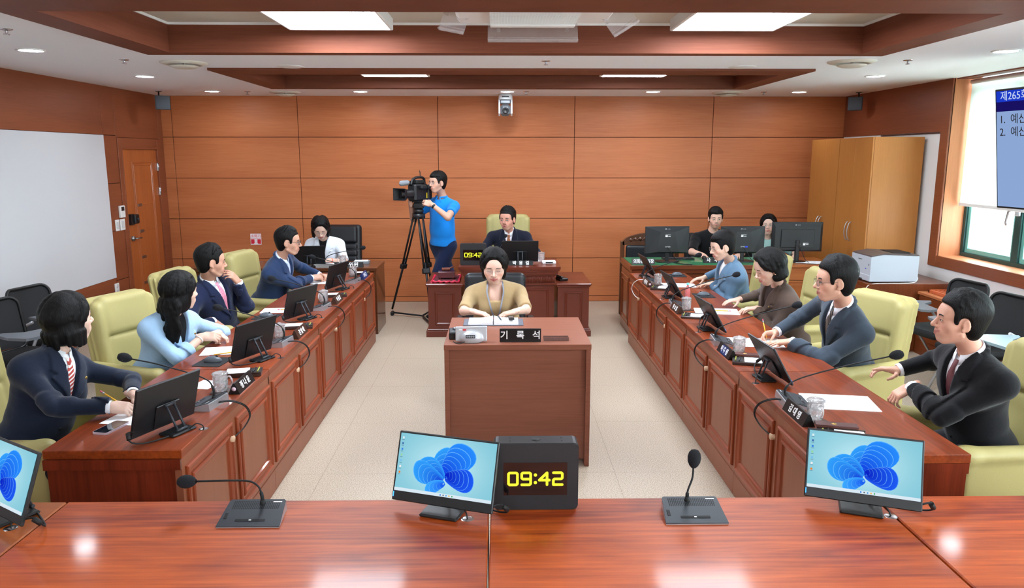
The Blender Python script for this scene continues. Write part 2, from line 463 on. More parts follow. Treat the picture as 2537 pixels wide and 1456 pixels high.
def right_wall():
    mb = MB(); g = .0035
    # wall skin in pieces round the window opening (y 3.2..7.8, z .945..top)
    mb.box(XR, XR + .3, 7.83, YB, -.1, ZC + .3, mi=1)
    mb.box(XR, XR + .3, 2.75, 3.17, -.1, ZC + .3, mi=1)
    mb.box(XR, XR + .3, YR - .2, -2.6, -.1, ZC + .3, mi=1); mb.box(XR, XR + .3, -2.6, 2.75, -.1, .93, mi=1)  # low wall under the added daylight opening
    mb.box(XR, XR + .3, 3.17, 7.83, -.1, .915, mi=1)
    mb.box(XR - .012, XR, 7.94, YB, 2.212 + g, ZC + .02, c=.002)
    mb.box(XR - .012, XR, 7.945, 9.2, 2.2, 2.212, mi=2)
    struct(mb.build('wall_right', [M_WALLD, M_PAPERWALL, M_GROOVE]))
    # window recess
    w = MB()
    X1 = 4.86
    w.box(XR, X1, 7.8, 7.83, .93, ZC + .02)                    # far reveal
    w.box(XR, X1, 3.17, 3.2, .93, ZC + .02)
    w.box(XR, X1, 3.2, 7.8, .915, .945, c=.003)                # sill board
    wr = struct(w.build('window_1', wood('reveal_veneer', (190, 116, 76), (214, 142, 100), 'z', rough=.4, fine=70)))
    c = MB()
    c.box(XR - .02, XR + .01, 7.8, 7.94, .83, ZC, c=.003)
    c.box(XR - .02, XR + .01, 3.06, 3.2, .83, ZC, c=.003)
    c.box(XR - .02, XR + .01, 3.2, 7.8, .83, .945, c=.003)
    c.build('window_casing', M_WALLD, wr)
    # aluminium frame
    teal = mat('teal_aluminium', (40, 74, 72), 0.4, .3); teal2 = mat('pale_teal_aluminium', (120, 190, 184), .35, .3)
    f = MB()
    f.box(X1 - .05, X1 + .03, 3.2, 7.8, .945, .985, c=.003); f.box(X1 - .05, X1 + .03, 3.2, 7.8, 2.6, 2.66, c=.003)
    ys = [7.8, 6.96, 6.1, 5.15, 4.2, 3.2]
    for y in ys: f.box(X1 - .05, X1 + .03, max(3.2, y - .045), min(7.8, y + .045), .985, 2.6)
    f.build('window_frame', teal, wr)
    for k in range(5):
        a, b = ys[k + 1] + .045, ys[k] - .045
        s = MB()
        s.box(X1 - .03, X1, a, a + .045, .985, 2.6, c=.002); s.box(X1 - .03, X1, b - .045, b, .985, 2.6, c=.002)
        s.box(X1 - .03, X1, a + .045, b - .045, .985, 1.03, c=.002); s.box(X1 - .03, X1, a + .045, b - .045, 2.55, 2.6, c=.002)
        so = s.build('window_sash', teal2, wr)
        p = MB(); p.box(X1 - .018, X1 - .012, a + .045, b - .045, 1.03, 2.55); p.build('window_pane', mat('pane_glass', (0.95, 1.0, 1.0), 0.02, alpha=.12), wr)
    h = MB(); h.box(X1 - .075, X1 - .05, 6.93, 6.99, 1.42, 1.5, c=.006)
    h.tube([(X1 - .075, 6.96, 1.47), (X1 - .115, 6.965, 1.475), (X1 - .125, 7.0, 1.46), (X1 - .12, 7.03, 1.36), (X1 - .11, 7.035, 1.33)], .011, 8)
    h.build('window_handle', M_SILVER, wr)
    # building opposite, seen bright through the pane
    e = MB(); e.box(9.0, 9.3, -2, 16, -3, 12); e.box(8.96, 9.0, -2, 16, 1.3, 1.45, mi=1)
    struct(e.build('exterior_wall', [mat('facade_pale', (214, 228, 230), .8), mat('facade_band', (236, 240, 240), .8)]))
    # unseen window opening added beside the camera to let in more daylight
    w2 = MB(); w2.box(X1 - .05, X1 + .02, -2.6, 2.75, .93, .985, c=.003); w2.box(X1 - .05, X1 + .02, -2.6, 2.75, 2.66, ZC + .1)
    for k in range(7): w2.box(X1 - .05, X1 + .02, -2.6 + k * .885, -2.56 + k * .885, .93, 2.7)
    struct(w2.build('fill_window', teal))
    # roller blind
    bl = thing('roller_blind', 'white translucent roller blind lowered over upper part of the window', 'blind', (4.72, 5.55, 2.70))
    bm_ = bpy.data.materials.new('blind_fabric'); bm_.use_nodes = True
    nt = bm_.node_tree; pb = nt.nodes['Principled BSDF']; pb.inputs['Base Color'].default_value = srgb(246, 250, 244); pb.inputs['Roughness'].default_value = .9
    tl = nt.nodes.new('ShaderNodeBsdfTranslucent'); tl.inputs[0].default_value = (.95, 1.0, .95, 1)
    ms = nt.nodes.new('ShaderNodeMixShader'); ms.inputs[0].default_value = .5
    nt.links.new(pb.outputs[0], ms.inputs[1]); nt.links.new(tl.outputs[0], ms.inputs[2]); nt.links.new(ms.outputs[0], nt.nodes['Material Output'].inputs[0])
    b = MB(); b.box(.018, .0195, -2.2, 2.22, -1.2, .0); b.build('blind_fabric', bm_, bl)
    b = MB(); b.box(.005, .03, -2.2, 2.22, -1.235, -1.2, c=.006); b.build('bottom_rail', M_WHITE, bl)
    b = MB(); b.cyl((.018, -2.2, .0), (.018, 2.22, .0), .022); b.build('roller_tube', M_WHITE, bl)
    # dark pelmet slot along the ceiling
    s = MB(); s.box(XR + .02, X1, 3.2, 7.8, ZC - .012, ZC + .01); struct(s.build('trim_3', M_WALLD))
right_wall()
struct(MB().box(XL - .2, XR + .2, YR - .2, YR, -.1, ZC + .3).build('wall_front', M_PAPERWALL))  # unseen wall, coloured pale so it throws light forward into the room

# ---- ceiling fixtures
def panel_light(name, label, x0, x1, y0, y1, z0, z1, group=None):
    cx, cy = (x0 + x1) / 2, (y0 + y1) / 2
    t = thing(name, label, 'ceiling light', (cx, cy, z1), group=group)
    w, l = (x1 - x0) / 2, (y1 - y0) / 2; d = z1 - z0
    f = MB(); f.rings(-w, w, -l, l, [(0, 0), (0, -d + .006), (.006, -d), (.018, -d), (.02, -d + .004)], lambda u, v, h: (u, v, h), fill=False)
    f.build('frame', M_WHITE, t)
    f = MB(); f.box(-w + .018, w - .018, -l + .018, l - .018, -d + .004, -d + .012); f.build('diffuser', M_PANEL, t)
panel_light('ceiling_light', 'large square ceiling panel light, left one in the big coffer', -1.50, -.76, 4.35, 5.66, 2.85, 2.93)
panel_light('ceiling_light', 'large square ceiling panel light, right one in the big coffer', 1.22, 1.97, 4.35, 5.66, 2.85, 2.93)
panel_light('ceiling_light', 'slim panel light on the left in the narrow rear coffer', -1.45, -.745, 7.5, 8.36, 2.795, 2.85)
panel_light('ceiling_light', 'slim panel light on the right in the narrow rear coffer', 1.06, 1.75, 7.5, 8.33, 2.795, 2.85)
for x in (-1.13, 1.6):  # fill lamps out of view behind the camera, added to brighten the room
    for y in (-1.6,):
        panel_light('ceiling_light', 'added unseen flat panel light brightening the room, over the front of the room', x - .37, x + .37, y - .65, y + .65, 2.69, 2.74, 'added panel lights over the front of the room')

def downlights():
    sp = [(-3.46, 5.87, 'far left downlight nearest the big coffer'), (-3.48, 7.73, 'left downlight above the doorway side aisle'),
          (-3.47, 9.46, 'leftmost downlight along the back wall'), (-1.69, 9.48, 'second downlight from the left along the back wall'),
          (.09, 9.46, 'middle downlight above the ceiling video camera'), (1.86, 9.45, 'second downlight from the right along the back wall'),
          (3.65, 9.46, 'rightmost downlight along the back wall'), (3.67, 7.6, 'right downlight near the hanging corner speaker'),
          (3.765, 5.8, 'right downlight nearest the window and big coffer'), (-3.46, 3.9, ''), (3.77, 3.9, ''), (-3.46, 1.5, ''), (3.77, 1.5, '')]
    for x, y, l in sp:
        t = thing('downlight', 'round recessed ceiling ' + l if l else 'round recessed downlight over the front seats', 'downlight', (x, y, ZC), group='round downlights' if l else 'downlights over the front seats')
        r = MB(); r.lathe([(.098, .0), (.098, -.006), (.082, -.009), (.078, -.002)], 32); r.build('trim_ring', M_WHITE, t)
        d = MB(); d.lathe([(0, -.006), (.079, -.0055), (.079, .0)], 32, sm=False); d.build('diffuser', M_SPOT, t)
downlights()

def ceiling_bits():
    ivory = mat('ivory_plastic', (214, 208, 194), .5)
    for x, y, l in [(-2.65, 6.63, 'round ivory air diffuser left of the big coffer'), (2.92, 6.47, 'round ivory air diffuser right of the big coffer'),
                    (-2.63, 9.6, 'round ivory air diffuser at left near the back wall'), (2.81, 9.6, 'round ivory air diffuser at right near the back wall')]:
        t = thing('air_diffuser', l, 'air diffuser', (x, y, ZC), group='round air diffusers')
        MB().lathe([(.19, 0), (.19, -.008), (.15, -.022), (.13, -.02), (.12, 0)], 36).build('outer_ring', ivory, t)
        MB().lathe([(0, -.05), (.08, -.048), (.115, -.036), (.118, -.03), (.06, -.028), (0, -.028)], 32).build('centre_disc', ivory, t)
        MB().cyl((0, 0, -.04), (0, 0, 0), .012).build('stem', ivory, t)
    for x, y, l in [(-1.83, 6.89, 'flat round ceiling speaker left, beside the narrow coffer'), (2.13, 6.86, 'flat round ceiling speaker right, beside the narrow coffer')]:
        tag(MB().lathe([(0, -.008), (.1, -.008), (.118, -.003), (.12, 0)], 32).build('ceiling_speaker', M_WHITE), l, 'speaker').location = (x, y, ZC)
    for x, y, l in [(-3.05, 4.94, 'nearest sprinkler at the upper left corner'), (-3.06, 6.45, 'sprinkler left of the round air diffuser'), (-3.08, 9.57, 'sprinkler by the back wall at left'),
                    (.38, 6.48, 'sprinkler in the middle between the coffers'), (.32, 9.51, 'sprinkler just right of the ceiling video camera'), (3.34, 6.38, 'sprinkler right of the round air diffuser'), (3.24, 9.53, 'sprinkler by the back wall at right')]:
        t = thing('sprinkler_head', 'small chrome ' + l, 'sprinkler', (x, y, ZC), group='ceiling sprinklers')
        m = MB(); m.lathe([(0, -.003), (.035, -.003), (.038, 0)], 20); m.build('escutcheon', M_CHROME, t)
        m = MB(); m.cyl((0, 0, 0), (0, 0, -.03), .008, n=10); m.lathe([(0, -.034), (.018, -.032), (.018, -.028), (0, -.028)], 14)
        m.build('nozzle', M_CHROME, t)
    # cassette air conditioner with clear wind deflectors
    t = thing('air_conditioner', 'white cassette air conditioner in the big coffer with mesh grille', 'air conditioner', (.21, 4.75, 2.93))
    MB().box(-.48, .48, -.48, .34, -.125, 0, c=.02).build('housing', M_WHITE, t)
    g = MB(); g.box(-.27, .27, -.4, .26, -.132, -.126, mi=1)
    for i in range(31):
        x = -.27 + i * .018; g.box(x - .003, x + .003, -.4, .26, -.137, -.132)
    for i in range(24):
        y = -.4 + i * .0285; g.box(-.27, .27, y - .004, y + .004, -.139, -.134)
    g.build('grille', [M_WHITE, mat('grille_shadow', (70, 70, 66), .8)], t)
    MB().box(-.27, .27, .28, .345, -.150, -.122, c=.004).build('louvre', M_WHITE, t)
    def deflector(name, label, loc, rx, rz, w, h, tilt=0):
        t = thing(name, label, 'air deflector', loc, rot=(0, 0, rz))
        R = Matrix.Rotation(tilt, 4, 'Y') @ Matrix.Rotation(rx, 4, 'X')
        m = MB(); m.prism(rrect(w, h, .02), -.002, .002, M=R)
        m.box(-w / 2, w / 2, -h / 2, -h / 2 + .012, -.006, .02, c=.002, M=R)
        m.box(-w / 2 + .0, w / 2, -h / 2 + .03, -h / 2 + .033, -.003, .006, M=R); m.build('acrylic_sheet', M_ACRYL, t)
        for sx in (-.38, .38):
            c = MB(); c.box(sx * w - .012, sx * w + .012, -.012, .02, -.014, .014, c=.003, M=R)
            c.box(sx * w - .008, sx * w + .008, .02, h / 2 + .03, .004, .012, M=R); c.build('bracket', M_ACRYL, t)
    deflector('air_deflector', 'wide clear acrylic air deflector hanging under the air conditioner', (.22, 5.28, 2.80), math.radians(62), 0, .6, .2)
    deflector('air_deflector', 'square clear acrylic deflector tilted at left of the air conditioner', (-.27, 4.93, 2.83), math.radians(72), math.radians(-18), .17, .23, .22)
    deflector('air_deflector', 'square clear acrylic deflector tilted at right of the air conditioner', (.73, 4.93, 2.83), math.radians(72), math.radians(14), .19, .22, -.55)
    # pan tilt camera on the ceiling
    t = thing('dome_video_camera', 'white pan-tilt video camera hanging from the ceiling at centre', 'video camera', (.07, 9.9, ZC))
    wm = mat('camera_shell_white', (226, 230, 234), .35); gm = mat('camera_shell_grey', (120, 124, 130), .35, .4)
    m = MB(); m.lathe([(0, -.07), (.085, -.07), (.09, -.06), (.086, -.012), (.07, 0)], 32); m.build('base', wm, t)
    m = MB(); m.box(-.045, .045, -.092, -.08, -.045, -.028, c=.004); m.build('indicator', M_BLACK, t)
    for s in (-1, 1):
        m = MB(); m.prism([(0, -.06), (.05 * 1, -.05), (.06, -.1), (.045, -.24), (.02, -.27), (-.03, -.24), (-.045, -.1)], 0, .02,
                          M=TR((s * .088 - (.02 if s > 0 else 0), -.01, 0)) @ Matrix.Rotation(PI / 2, 4, 'Z') @ Matrix.Rotation(PI / 2, 4, 'X'))
        m.build('side_arm', wm, t)
    m = MB(); m.box(-.066, .066, -.05, .05, -.12, -.07, c=.01); m.build('neck', gm, t)
    m = MB(); m.box(-.064, .064, -.06, .06, -.272, -.125, c=.03); m.build('head', gm, t)
    m = MB(); m.lathe([(.0, .02), (.018, .024), (.026, .03), (.036, .03), (.04, .02), (.04, 0)], 28, M=TR((0, -.055, -.205), rx=PI / 2)); m.build('lens', M_BLACK, t)
    # corner speakers on brackets
    for x, y, rz, l in [(-4.08, 9.45, math.radians(38), 'small black wall speaker on a bracket in the left back corner'), (4.38, 9.5, math.radians(-38), 'small black wall speaker on a bracket in the right back corner')]:
        t = thing('corner_speaker', l, 'speaker', (x, y, ZC), rz)
        m = MB(); m.box(-.03, .03, .06, .12, -.006, 0, c=.002); m.tube([(0, .09, 0), (0, .1, -.06), (0, .07, -.12), (0, .04, -.13)], .009, 8); m.build('bracket', M_BLACK, t)
        m = MB(); m.prism([(-.085, -.05), (.085, -.05), (.06, .045), (-.06, .045)], -.22, -.06); m.build('cabinet', M_DGREY, t)
        m = MB(); m.box(-.078, .078, -.056, -.05, -.214, -.066, c=.002); m.build('front_grille', mat('speaker_grille', (70, 76, 84), .6, bump=.3, bscale=900), t)
ceiling_bits()

def wall_bits():
    # extinguisher sign
    t = thing('wall_sign', 'small red and white fire extinguisher sign on the back wall', 'sign', (-3.295, YB, .865))
    R = Matrix.Rotation(PI / 2, 4, 'X'); red = mat('sign_red', (214, 40, 60), .5)
    m = MB(); m.prism(rrect(.145, .15, .006), 0, .003, M=R); m.build('board', mat('sign_white', (240, 226, 228), .5), t)
    text_mesh('lettering', '소화기', .048, TR((0, -.0035, .042)) @ R, red, t)
    m = MB(); m.box(-.066, .066, -.0045, -.003, .008, .012)
    for s in (-1, 1):
        m.prism([(s * .066, -.062), (s * .03, -.062), (s * .012, -.035), (s * .02, -.035), (s * .02, .0), (s * .066, .0)], .003, .0045, M=R)
    m.build('arrow_mark', red, t)
    t = thing('intercom', 'white wall intercom with dark screen beside the door', 'intercom', (XL, 8.93, 1.33))
    MB().box(0, .028, -.055, .055, -.07, .07, c=.006).build('housing', M_WHITE, t)
    MB().box(.028, .03, -.035, .03, .01, .055).build('screen', M_BLACK, t)
    for y, l, w in [(8.81, 'narrow white light switch left of the two below the intercom', .04), (8.93, 'wide white light switch plate right of the two below the intercom', .055)]:
        t = thing('light_switch', l, 'switch', (XL, y, 1.18)); MB().box(0, .012, -w, w, -.065, .065, c=.003).build('plate', M_WHITE, t)
        MB().box(.012, .018, -w * .5, w * .5, -.04, .04, c=.002).build('rocker', mat('switch_grey', (205, 205, 205), .4), t)
    t = thing('wall_socket', 'tall white power socket on the wood below the pale wall panel', 'socket', (XL, 8.67, .46))
    MB().box(0, .012, -.045, .045, -.065, .065, c=.003).build('plate', M_WHITE, t)
    m = MB()
    for z in (-.03, .03): m.cyl((.012, 0, z), (.0145, 0, z), .022)
    m.build('outlet', mat('switch_grey', (205, 205, 205), .4), t)
wall_bits()
# ================================================================== desks
RAISED = [(0, 0), (0, .010), (.006, .016), (.014, .016), (.02, .008), (.034, .004), (.05, .004), (.052, .010), (.060, .015), (.068, .012), (.074, .003), (.084, .003)]
def council_desk(label, x_in, side, y0, y1, group, npan=2, near_end=False, zt=.75, mats=None, base=.0):
    """side = +1: seats on the -x side (left row), front face at x_in facing +x; -1 mirrored"""
    dk, dv, dp, md = mats or (M_DESK, M_DESKV, M_DESKP, M_MOULD)
    t = thing('council_desk', label, 'desk', (x_in, (y0 + y1) / 2, 0), 0 if side > 0 else PI, group)
    L = (y1 - y0) / 2; w = .58
    g = .001
    m = MB(); m.box(-w, 0.004, -L + g, L - g, zt - .04, zt, c=.003); m.build('desktop', dk, t)
    m = MB(); m.box(-.03, 0, -L + g, L - g, 0, zt - .04); m.box(-.03, .0045, -L + g, L - g, 0, .13, c=.002)
    fn = lambda u, v, h: (h, u, v)
    pitch = 2 * L / npan
    front = m.build('front_panel', dp, t)
    for i in range(npan):
        a = -L + i * pitch + .032; b = a + pitch - .064
        r = MB(); r.rings(a, b, .165, .665, RAISED, fn, mi=0, mif=1); r.build('raised_panel', [md, dp], t)
    for s in (-1, 1):
        m = MB(); m.box(-w + .012, -.03, s * (L - .004) - (.025 if s > 0 else 0), s * (L - .004) + (0 if s > 0 else .025), 0, zt - .04)
        m.box(-w + .004, -.0, s * (L - .002) - .012, s * (L - .002) + .0 , zt - .085, zt - .04)
        m.build('side_panel', dv, t)
    return t

for side, tag_, xin, ys in ((1, 'left', -1.352, (3.04, 4.27, 5.505, 6.74, 7.975)), (-1, 'right', 1.376, (2.94, 4.18, 5.44, 6.67, 7.9))):
    lab = ['nearest red-lacquered panelled desk in the %s row', 'second red-lacquered panelled desk from the front in the %s row',
           'third red-lacquered panelled desk from the front in the %s row', 'farthest red-lacquered panelled desk in the %s row']
    for i in range(4):
        council_desk(lab[i] % tag_, xin, side, ys[i], ys[i + 1], 'panelled desks in the %s row' % tag_)

def near_desk(label, x0, x1, m_top):
    y0, y1 = 1.72, 2.56
    t = thing('presiding_desk', label, 'desk', ((x0 + x1) / 2, (y0 + y1) / 2, 0), group='glossy desks along the front row')
    L = (x1 - x0) / 2; D = (y1 - y0) / 2
    MB().box(-L + .0012, L - .0012, -D, D, .71, .75, c=.004).build('desktop', m_top, t)
    m = MB(); m.box(-L + .002, L - .002, D - .05, D - .02, 0, .71); m.build('front_panel', M_DESKP, t)
    for s in (-1, 1):
        m = MB(); a = s * (L - .004); m.box(min(a, a - s * .025), max(a, a - s * .025), -D + .05, D - .05, 0, .71); m.build('side_panel', M_DESKV, t)
near_desk('orange-brown desk corner at the bottom left edge of the photo', -3.0, -1.556, M_NEAR2)
near_desk('glossy desk in front with microphone and strong light glare, left of middle joint', -1.553, -.0415, M_NEAR)
near_desk('glossy desk in front carrying the big clock, right of middle joint', -.038, 1.354, M_NEAR)
near_desk('glossy desk at bottom right beyond the slanted joint', 1.36, 2.85, M_NEAR)

def recorder_desk():
    t = thing('recorder_desk', 'plain brown rectangular desk standing alone in the middle', 'desk', (.107, 5.0, 0))
    MB().box(-.462, .462, -.41, .405, .775, .81, c=.002).build('desktop', M_REC, t)
    for s in (-1, 1):
        m = MB(); a = s * .46; m.box(min(a, a - s * .03), max(a, a - s * .03), -.405, .4, 0, .775, c=.001)
        m.build('side_panel', M_REC, t)
    MB().box(-.43, .43, -.375, -.355, .04, .775).build('front_panel', M_REC, t)
recorder_desk()

def dais():
    t = thing('speaker_dais', 'dark reddish carved chairman dais with stepped side wings', 'dais', (.1, 8.45, 0))
    m = MB()
    # central body with bowed front: outline in plan extruded in tiers
    def bow(x0, x1, y, b, yb, n=14):
        pts = [(x0, yb), (x1, yb)] if False else []
        for i in range(n + 1):
            s = i / n; x = x0 + (x1 - x0) * s
            pts.append((x, y - b * math.sin(PI * s)))
        return pts + [(x1, yb), (x0, yb)]
    def tier(x, y, b, z0, z1, yb=.38): m.prism(bow(-x, x, y, b, yb), z0, z1)
    tier(.555, -.33, .03, .755, .785); tier(.545, -.32, .03, .735, .755); tier(.53, -.305, .03, .70, .735); tier(.515, -.29, .03, .685, .70)
    tier(.5, -.275, .03, .6, .685); tier(.52, -.295, .03, .585, .6); tier(.49, -.265, .03, .07, .585); tier(.53, -.30, .03, 0, .07)
    m.build('centre_body', M_DAIS, t)
    f = MB(); n = 58
    for i in range(n):
        s = (i + .5) / n; x = -.49 + .98 * s; y = -.277 - .03 * math.sin(PI * s)
        f.cyl((x, y, .605), (x, y, .68), .0055, n=8)
    f.build('fluting', M_DAIS, t)
    for a, b in ((-.43, -.03), (.03, .43)):
        r = MB(); r.rings(a, b, .12, .54, [(0, 0), (0, .006), (.008, .012), (.018, .010), (.026, .002), (.04, .002)], lambda u, v, h: (u, -.268 - .03 * math.sin(PI * (u + .49) / .98) - h, v))
        r.build('raised_panel', M_DAIS, t)
    for s in (-1, 1):
        a, b = (-.895, -.53) if s < 0 else (.53, .875)
        w = MB()
        w.box(a, b, -.27, .55, .07, .56); w.box(a - .012, b + .012, -.285, .56, .555, .57, c=.003); w.box(a - .025, b + .025, -.3, .57, .57, .595, c=.008)
        w.box(a - .012, b + .012, -.285, .56, .07, .085, c=.004); w.box(a - .025, b + .025, -.3, .57, 0, .07, c=.002)
        w.build('side_wing', M_DAIS, t)
        r = MB(); r.rings(a + .075, b - .075, .13, .5, [(0, 0), (0, .006), (.008, .012), (.018, .010), (.026, .002), (.04, .002)], lambda u, v, h: (u, -.27 - h, v))
        r.build('raised_panel', M_DAIS, t)
dais()

def adviser_table():
    t = thing('adviser_table', 'dark brown table of the expert adviser at the back left', 'table', (-2.42, 8.6, 0))
    dk = wood('dark_brown_veneer', (74, 38, 20), (100, 56, 32), 'x', rough=.3, coat=.5)
    MB().box(-1.05, 1.05, -.3, .29, .715, .75, c=.002).build('tabletop', dk, t)
    for s in (-1, 1):
        a = s * 1.045; MB().box(min(a, a - s * .03), max(a, a - s * .03), -.295, .285, 0, .715, c=.001).build('side_panel', dk, t)
    MB().box(-1.01, 1.01, -.27, -.25, .1, .715).build('front_panel', dk, t)
adviser_table()

def staff_tables():
    t = thing('staff_table', 'long dark wooden staff table with green felt under glass', 'table', (2.22, 8.5, 0))
    wd = wood('staff_wood', (96, 42, 20), (126, 60, 32), 'xz', rough=.3, coat=.6)
    m = MB(); m.box(-.8, .8, -.33, .33, .745, .79, c=.003); m.box(-.78, .78, -.31, .31, .7, .745, c=.002); m.build('tabletop', wd, t)
    fe = mat('green_felt', (20, 110, 66), .7, coat=.6, var=.25, vscale=6)
    MB().box(-.775, .775, -.31, .31, .7905, .7975).build('felt_under_glass', fe, t)
    m = MB(); m.box(-.76, .76, -.28, -.26, .02, .7); m.build('front_panel', wd, t)
    for a, b in ((-.7, -.05), (.05, .7)):
        r = MB(); r.rings(a, b, .12, .64, RAISED, lambda u, v, h: (u, -.28 - h, v)); r.build('raised_panel', wd, t)
    for s in (-1, 1):
        a = s * .79; m = MB(); m.box(min(a, a - s * .03), max(a, a - s * .03), -.31, .31, 0, .7); o = m.build('side_panel', wd, t)
        r = MB(); r.rings(-.25, .25, .1, .64, RAISED, lambda u, v, h: (a + s * h, u, v)); r.build('raised_panel', wd, t)
    t = thing('side_table', 'orange-brown wooden table under the rightmost office monitor', 'table', (3.36, 8.5, 0))
    wo = wood('orange_oak', (150, 80, 34), (178, 104, 52), 'x', rough=.35, coat=.5)
    m = MB(); m.box(-.33, .36, -.33, .33, .765, .79, c=.002); m.build('tabletop', wo, t)
    m = MB(); m.box(-.32, .35, -.31, .31, .62, .765); m.box(-.33, .36, -.32, -.3, .6, .615, c=.002); m.box(-.33, .36, -.32, -.3, .56, .57, c=.002); m.box(-.32, .35, -.31, .31, 0, .6); m.build('body', wo, t)
staff_tables()

def wardrobes():
    wf = wood('wardrobe_oak', (168, 106, 48), (186, 124, 62), 'z', rough=.4, fine=90, broad=10, contrast=.6, bump=.015)
    for y0, y1, l in ((8.18, 8.975, 'tall light oak wardrobe with two doors, nearer one by the printer'), (8.985, 9.78, 'tall light oak wardrobe with two doors, farther one in the back corner')):
        t = thing('wardrobe', l, 'wardrobe', (3.985, (y0 + y1) / 2, 0), group='light oak wardrobes')
        L = (y1 - y0) / 2
        MB().box(.02, .555, -L, L, 0, 2.17, c=.001).build('body', wf, t)
        for s in (-1, 1):
            d = MB(); a = 0; d.box(0, .018, s * .0015, s * (L - .001), .05, 2.168, c=.001); do = d.build('door', wf, t)
            h = MB(); y = s * .035
            h.tube(bez([(0, y, 1.02), (-.018, y, 1.03), (-.034, y, 1.07), (-.04, y, 1.125), (-.034, y, 1.18), (-.018, y, 1.22), (0, y, 1.23)], 20), .006, 8)
            h.build('door_handle', M_SILVER, do)
wardrobes()

def low_cabinets():
    wd = wood('low_cabinet_dark', (96, 44, 20), (122, 60, 30), 'yz', rough=.35, coat=.3)
    wt = wood('low_cabinet_top', (168, 96, 58), (190, 116, 74), 'y', rough=.4, coat=.2)
    t = thing('printer_cabinet', 'dark reddish brown low cabinet under the printer', 'cabinet', (4.07, 8.0, 0))
    MB().box(-.37, -.09, -.55, .9, 0, .70, c=.002).box(-.09, .5, -.55, .17, 0, .70, c=.002).build('body', wd, t)
    for k in range(2):
        d = MB(); d.box(-.385, -.37, -.54 + k * .72, .17 + k * .71, .05, .66, c=.002); d.build('door', wd, t)
    t = thing('low_cabinet', 'long low wood cabinet under the window beside the tablet chairs', 'cabinet', (4.36, 5.6, 0))
    MB().box(-.16, .2, -2.2, 1.83, .605, .63, c=.002).build('top', wt, t)
    MB().box(-.14, .2, -2.2, 1.83, 0, .605).build('body', wd, t)
    for k in range(5):
        d = MB(); a = -2.2 + k * .8; d.box(-.157, -.14, a + .003, a + .797, .16, .45, c=.002); d.build('door', wd, t)
        d = MB(); d.box(-.157, -.14, a + .003, a + .797, .455, .6, c=.002); d.build('drawer', wd, t)
    # slatted tray lying on the cabinet
    t = thing('slatted_tray', 'reddish slatted wooden tray lying on the low cabinet', 'tray', (4.40, 6.95, .63), 0)
    rd = wood('red_slats', (176, 82, 46), (200, 104, 64), 'y', rough=.4)
    m = MB(); m.box(-.13, -.11, -.42, .42, 0, .03, c=.002); m.box(.11, .13, -.42, .42, 0, .03, c=.002); m.box(-.13, .13, -.42, -.4, 0, .03); m.box(-.13, .13, .4, .42, 0, .03)
    m.box(-.11, .11, -.4, .4, 0, .004); m.build('frame', rd, t)
    m = MB()
    for i in range(5): m.box(-.1 + i * .042, -.078 + i * .042, -.4, .4, .012, .024)
    m.build('slats', rd, t)
low_cabinets()

def printer():
    t = thing('laser_printer', 'white laser printer with dark top standing on the dark cabinet', 'printer', (4.02, 7.74, .70), 0)
    w = mat('printer_white', (188, 194, 205), .4); dk = mat('printer_top', (84, 72, 70), .45)
    # front faces -x; width along y
    m = MB(); m.prism([(-.27, 0.012), (.2, 0.012), (.22, .03), (.22, .27), (-.14, .285), (-.27, .262)], -.21, .21, M=Matrix.Rotation(PI / 2, 4, 'X')); m.build('body', w, t)
    m = MB(); m.prism([(-.268, .263), (-.14, .287), (.22, .272), (.22, .285), (-.12, .3), (-.262, .275)], -.205, .205, M=Matrix.Rotation(PI / 2, 4, 'X'))
    m.build('top_cover', dk, t)
    m = MB(); m.box(-.02, .16, -.14, .12, .285, .3015); m.build('paper_outlet', M_BLACKM, t)
    m = MB(); m.box(-.276, -.262, -.205, .205, .012, .075, c=.004); tr = m.build('paper_tray', w, t)
    m = MB(); m.box(-.279, -.27, -.06, .06, .014, .028); m.build('tray_grip', M_DGREY, tr)
    m = MB(); m.box(-.272, -.268, -.12, -.1, .13, .14); m.build('power_mark', mat('mark_blue', (40, 70, 200), .5), t)
    m = MB(); m.box(-.272, -.268, -.175, -.165, .17, .19); m.box(-.272, -.268, -.02, .06, .215, .222); m.build('buttons', M_DGREY, t)
    for sx in (-.2, .15):
        for sy in (-.17, .17):
            m = MB(); m.cyl((sx, sy, 0), (sx, sy, .013), .018, n=12); m.build('foot', M_DGREY, t)
    c = MB(); c.tube(bez([(4.245, 7.85, .78), (4.30, 7.78, .80), (4.31, 7.66, .74), (4.26, 7.58, .71), (4.15, 7.48, .706), (3.9, 7.46, .706), (3.76, 7.46, .70), (3.68, 7.445, .66), (3.64, 7.42, .45), (3.66, 7.4, .2), (3.66, 7.41, .008), (3.7, 7.36, .006)], 60), .004, 6)
    tag(c.build('power_cable', M_WHITE), 'thin white cable trailing from the printer down the cabinet', 'cable')
printer()

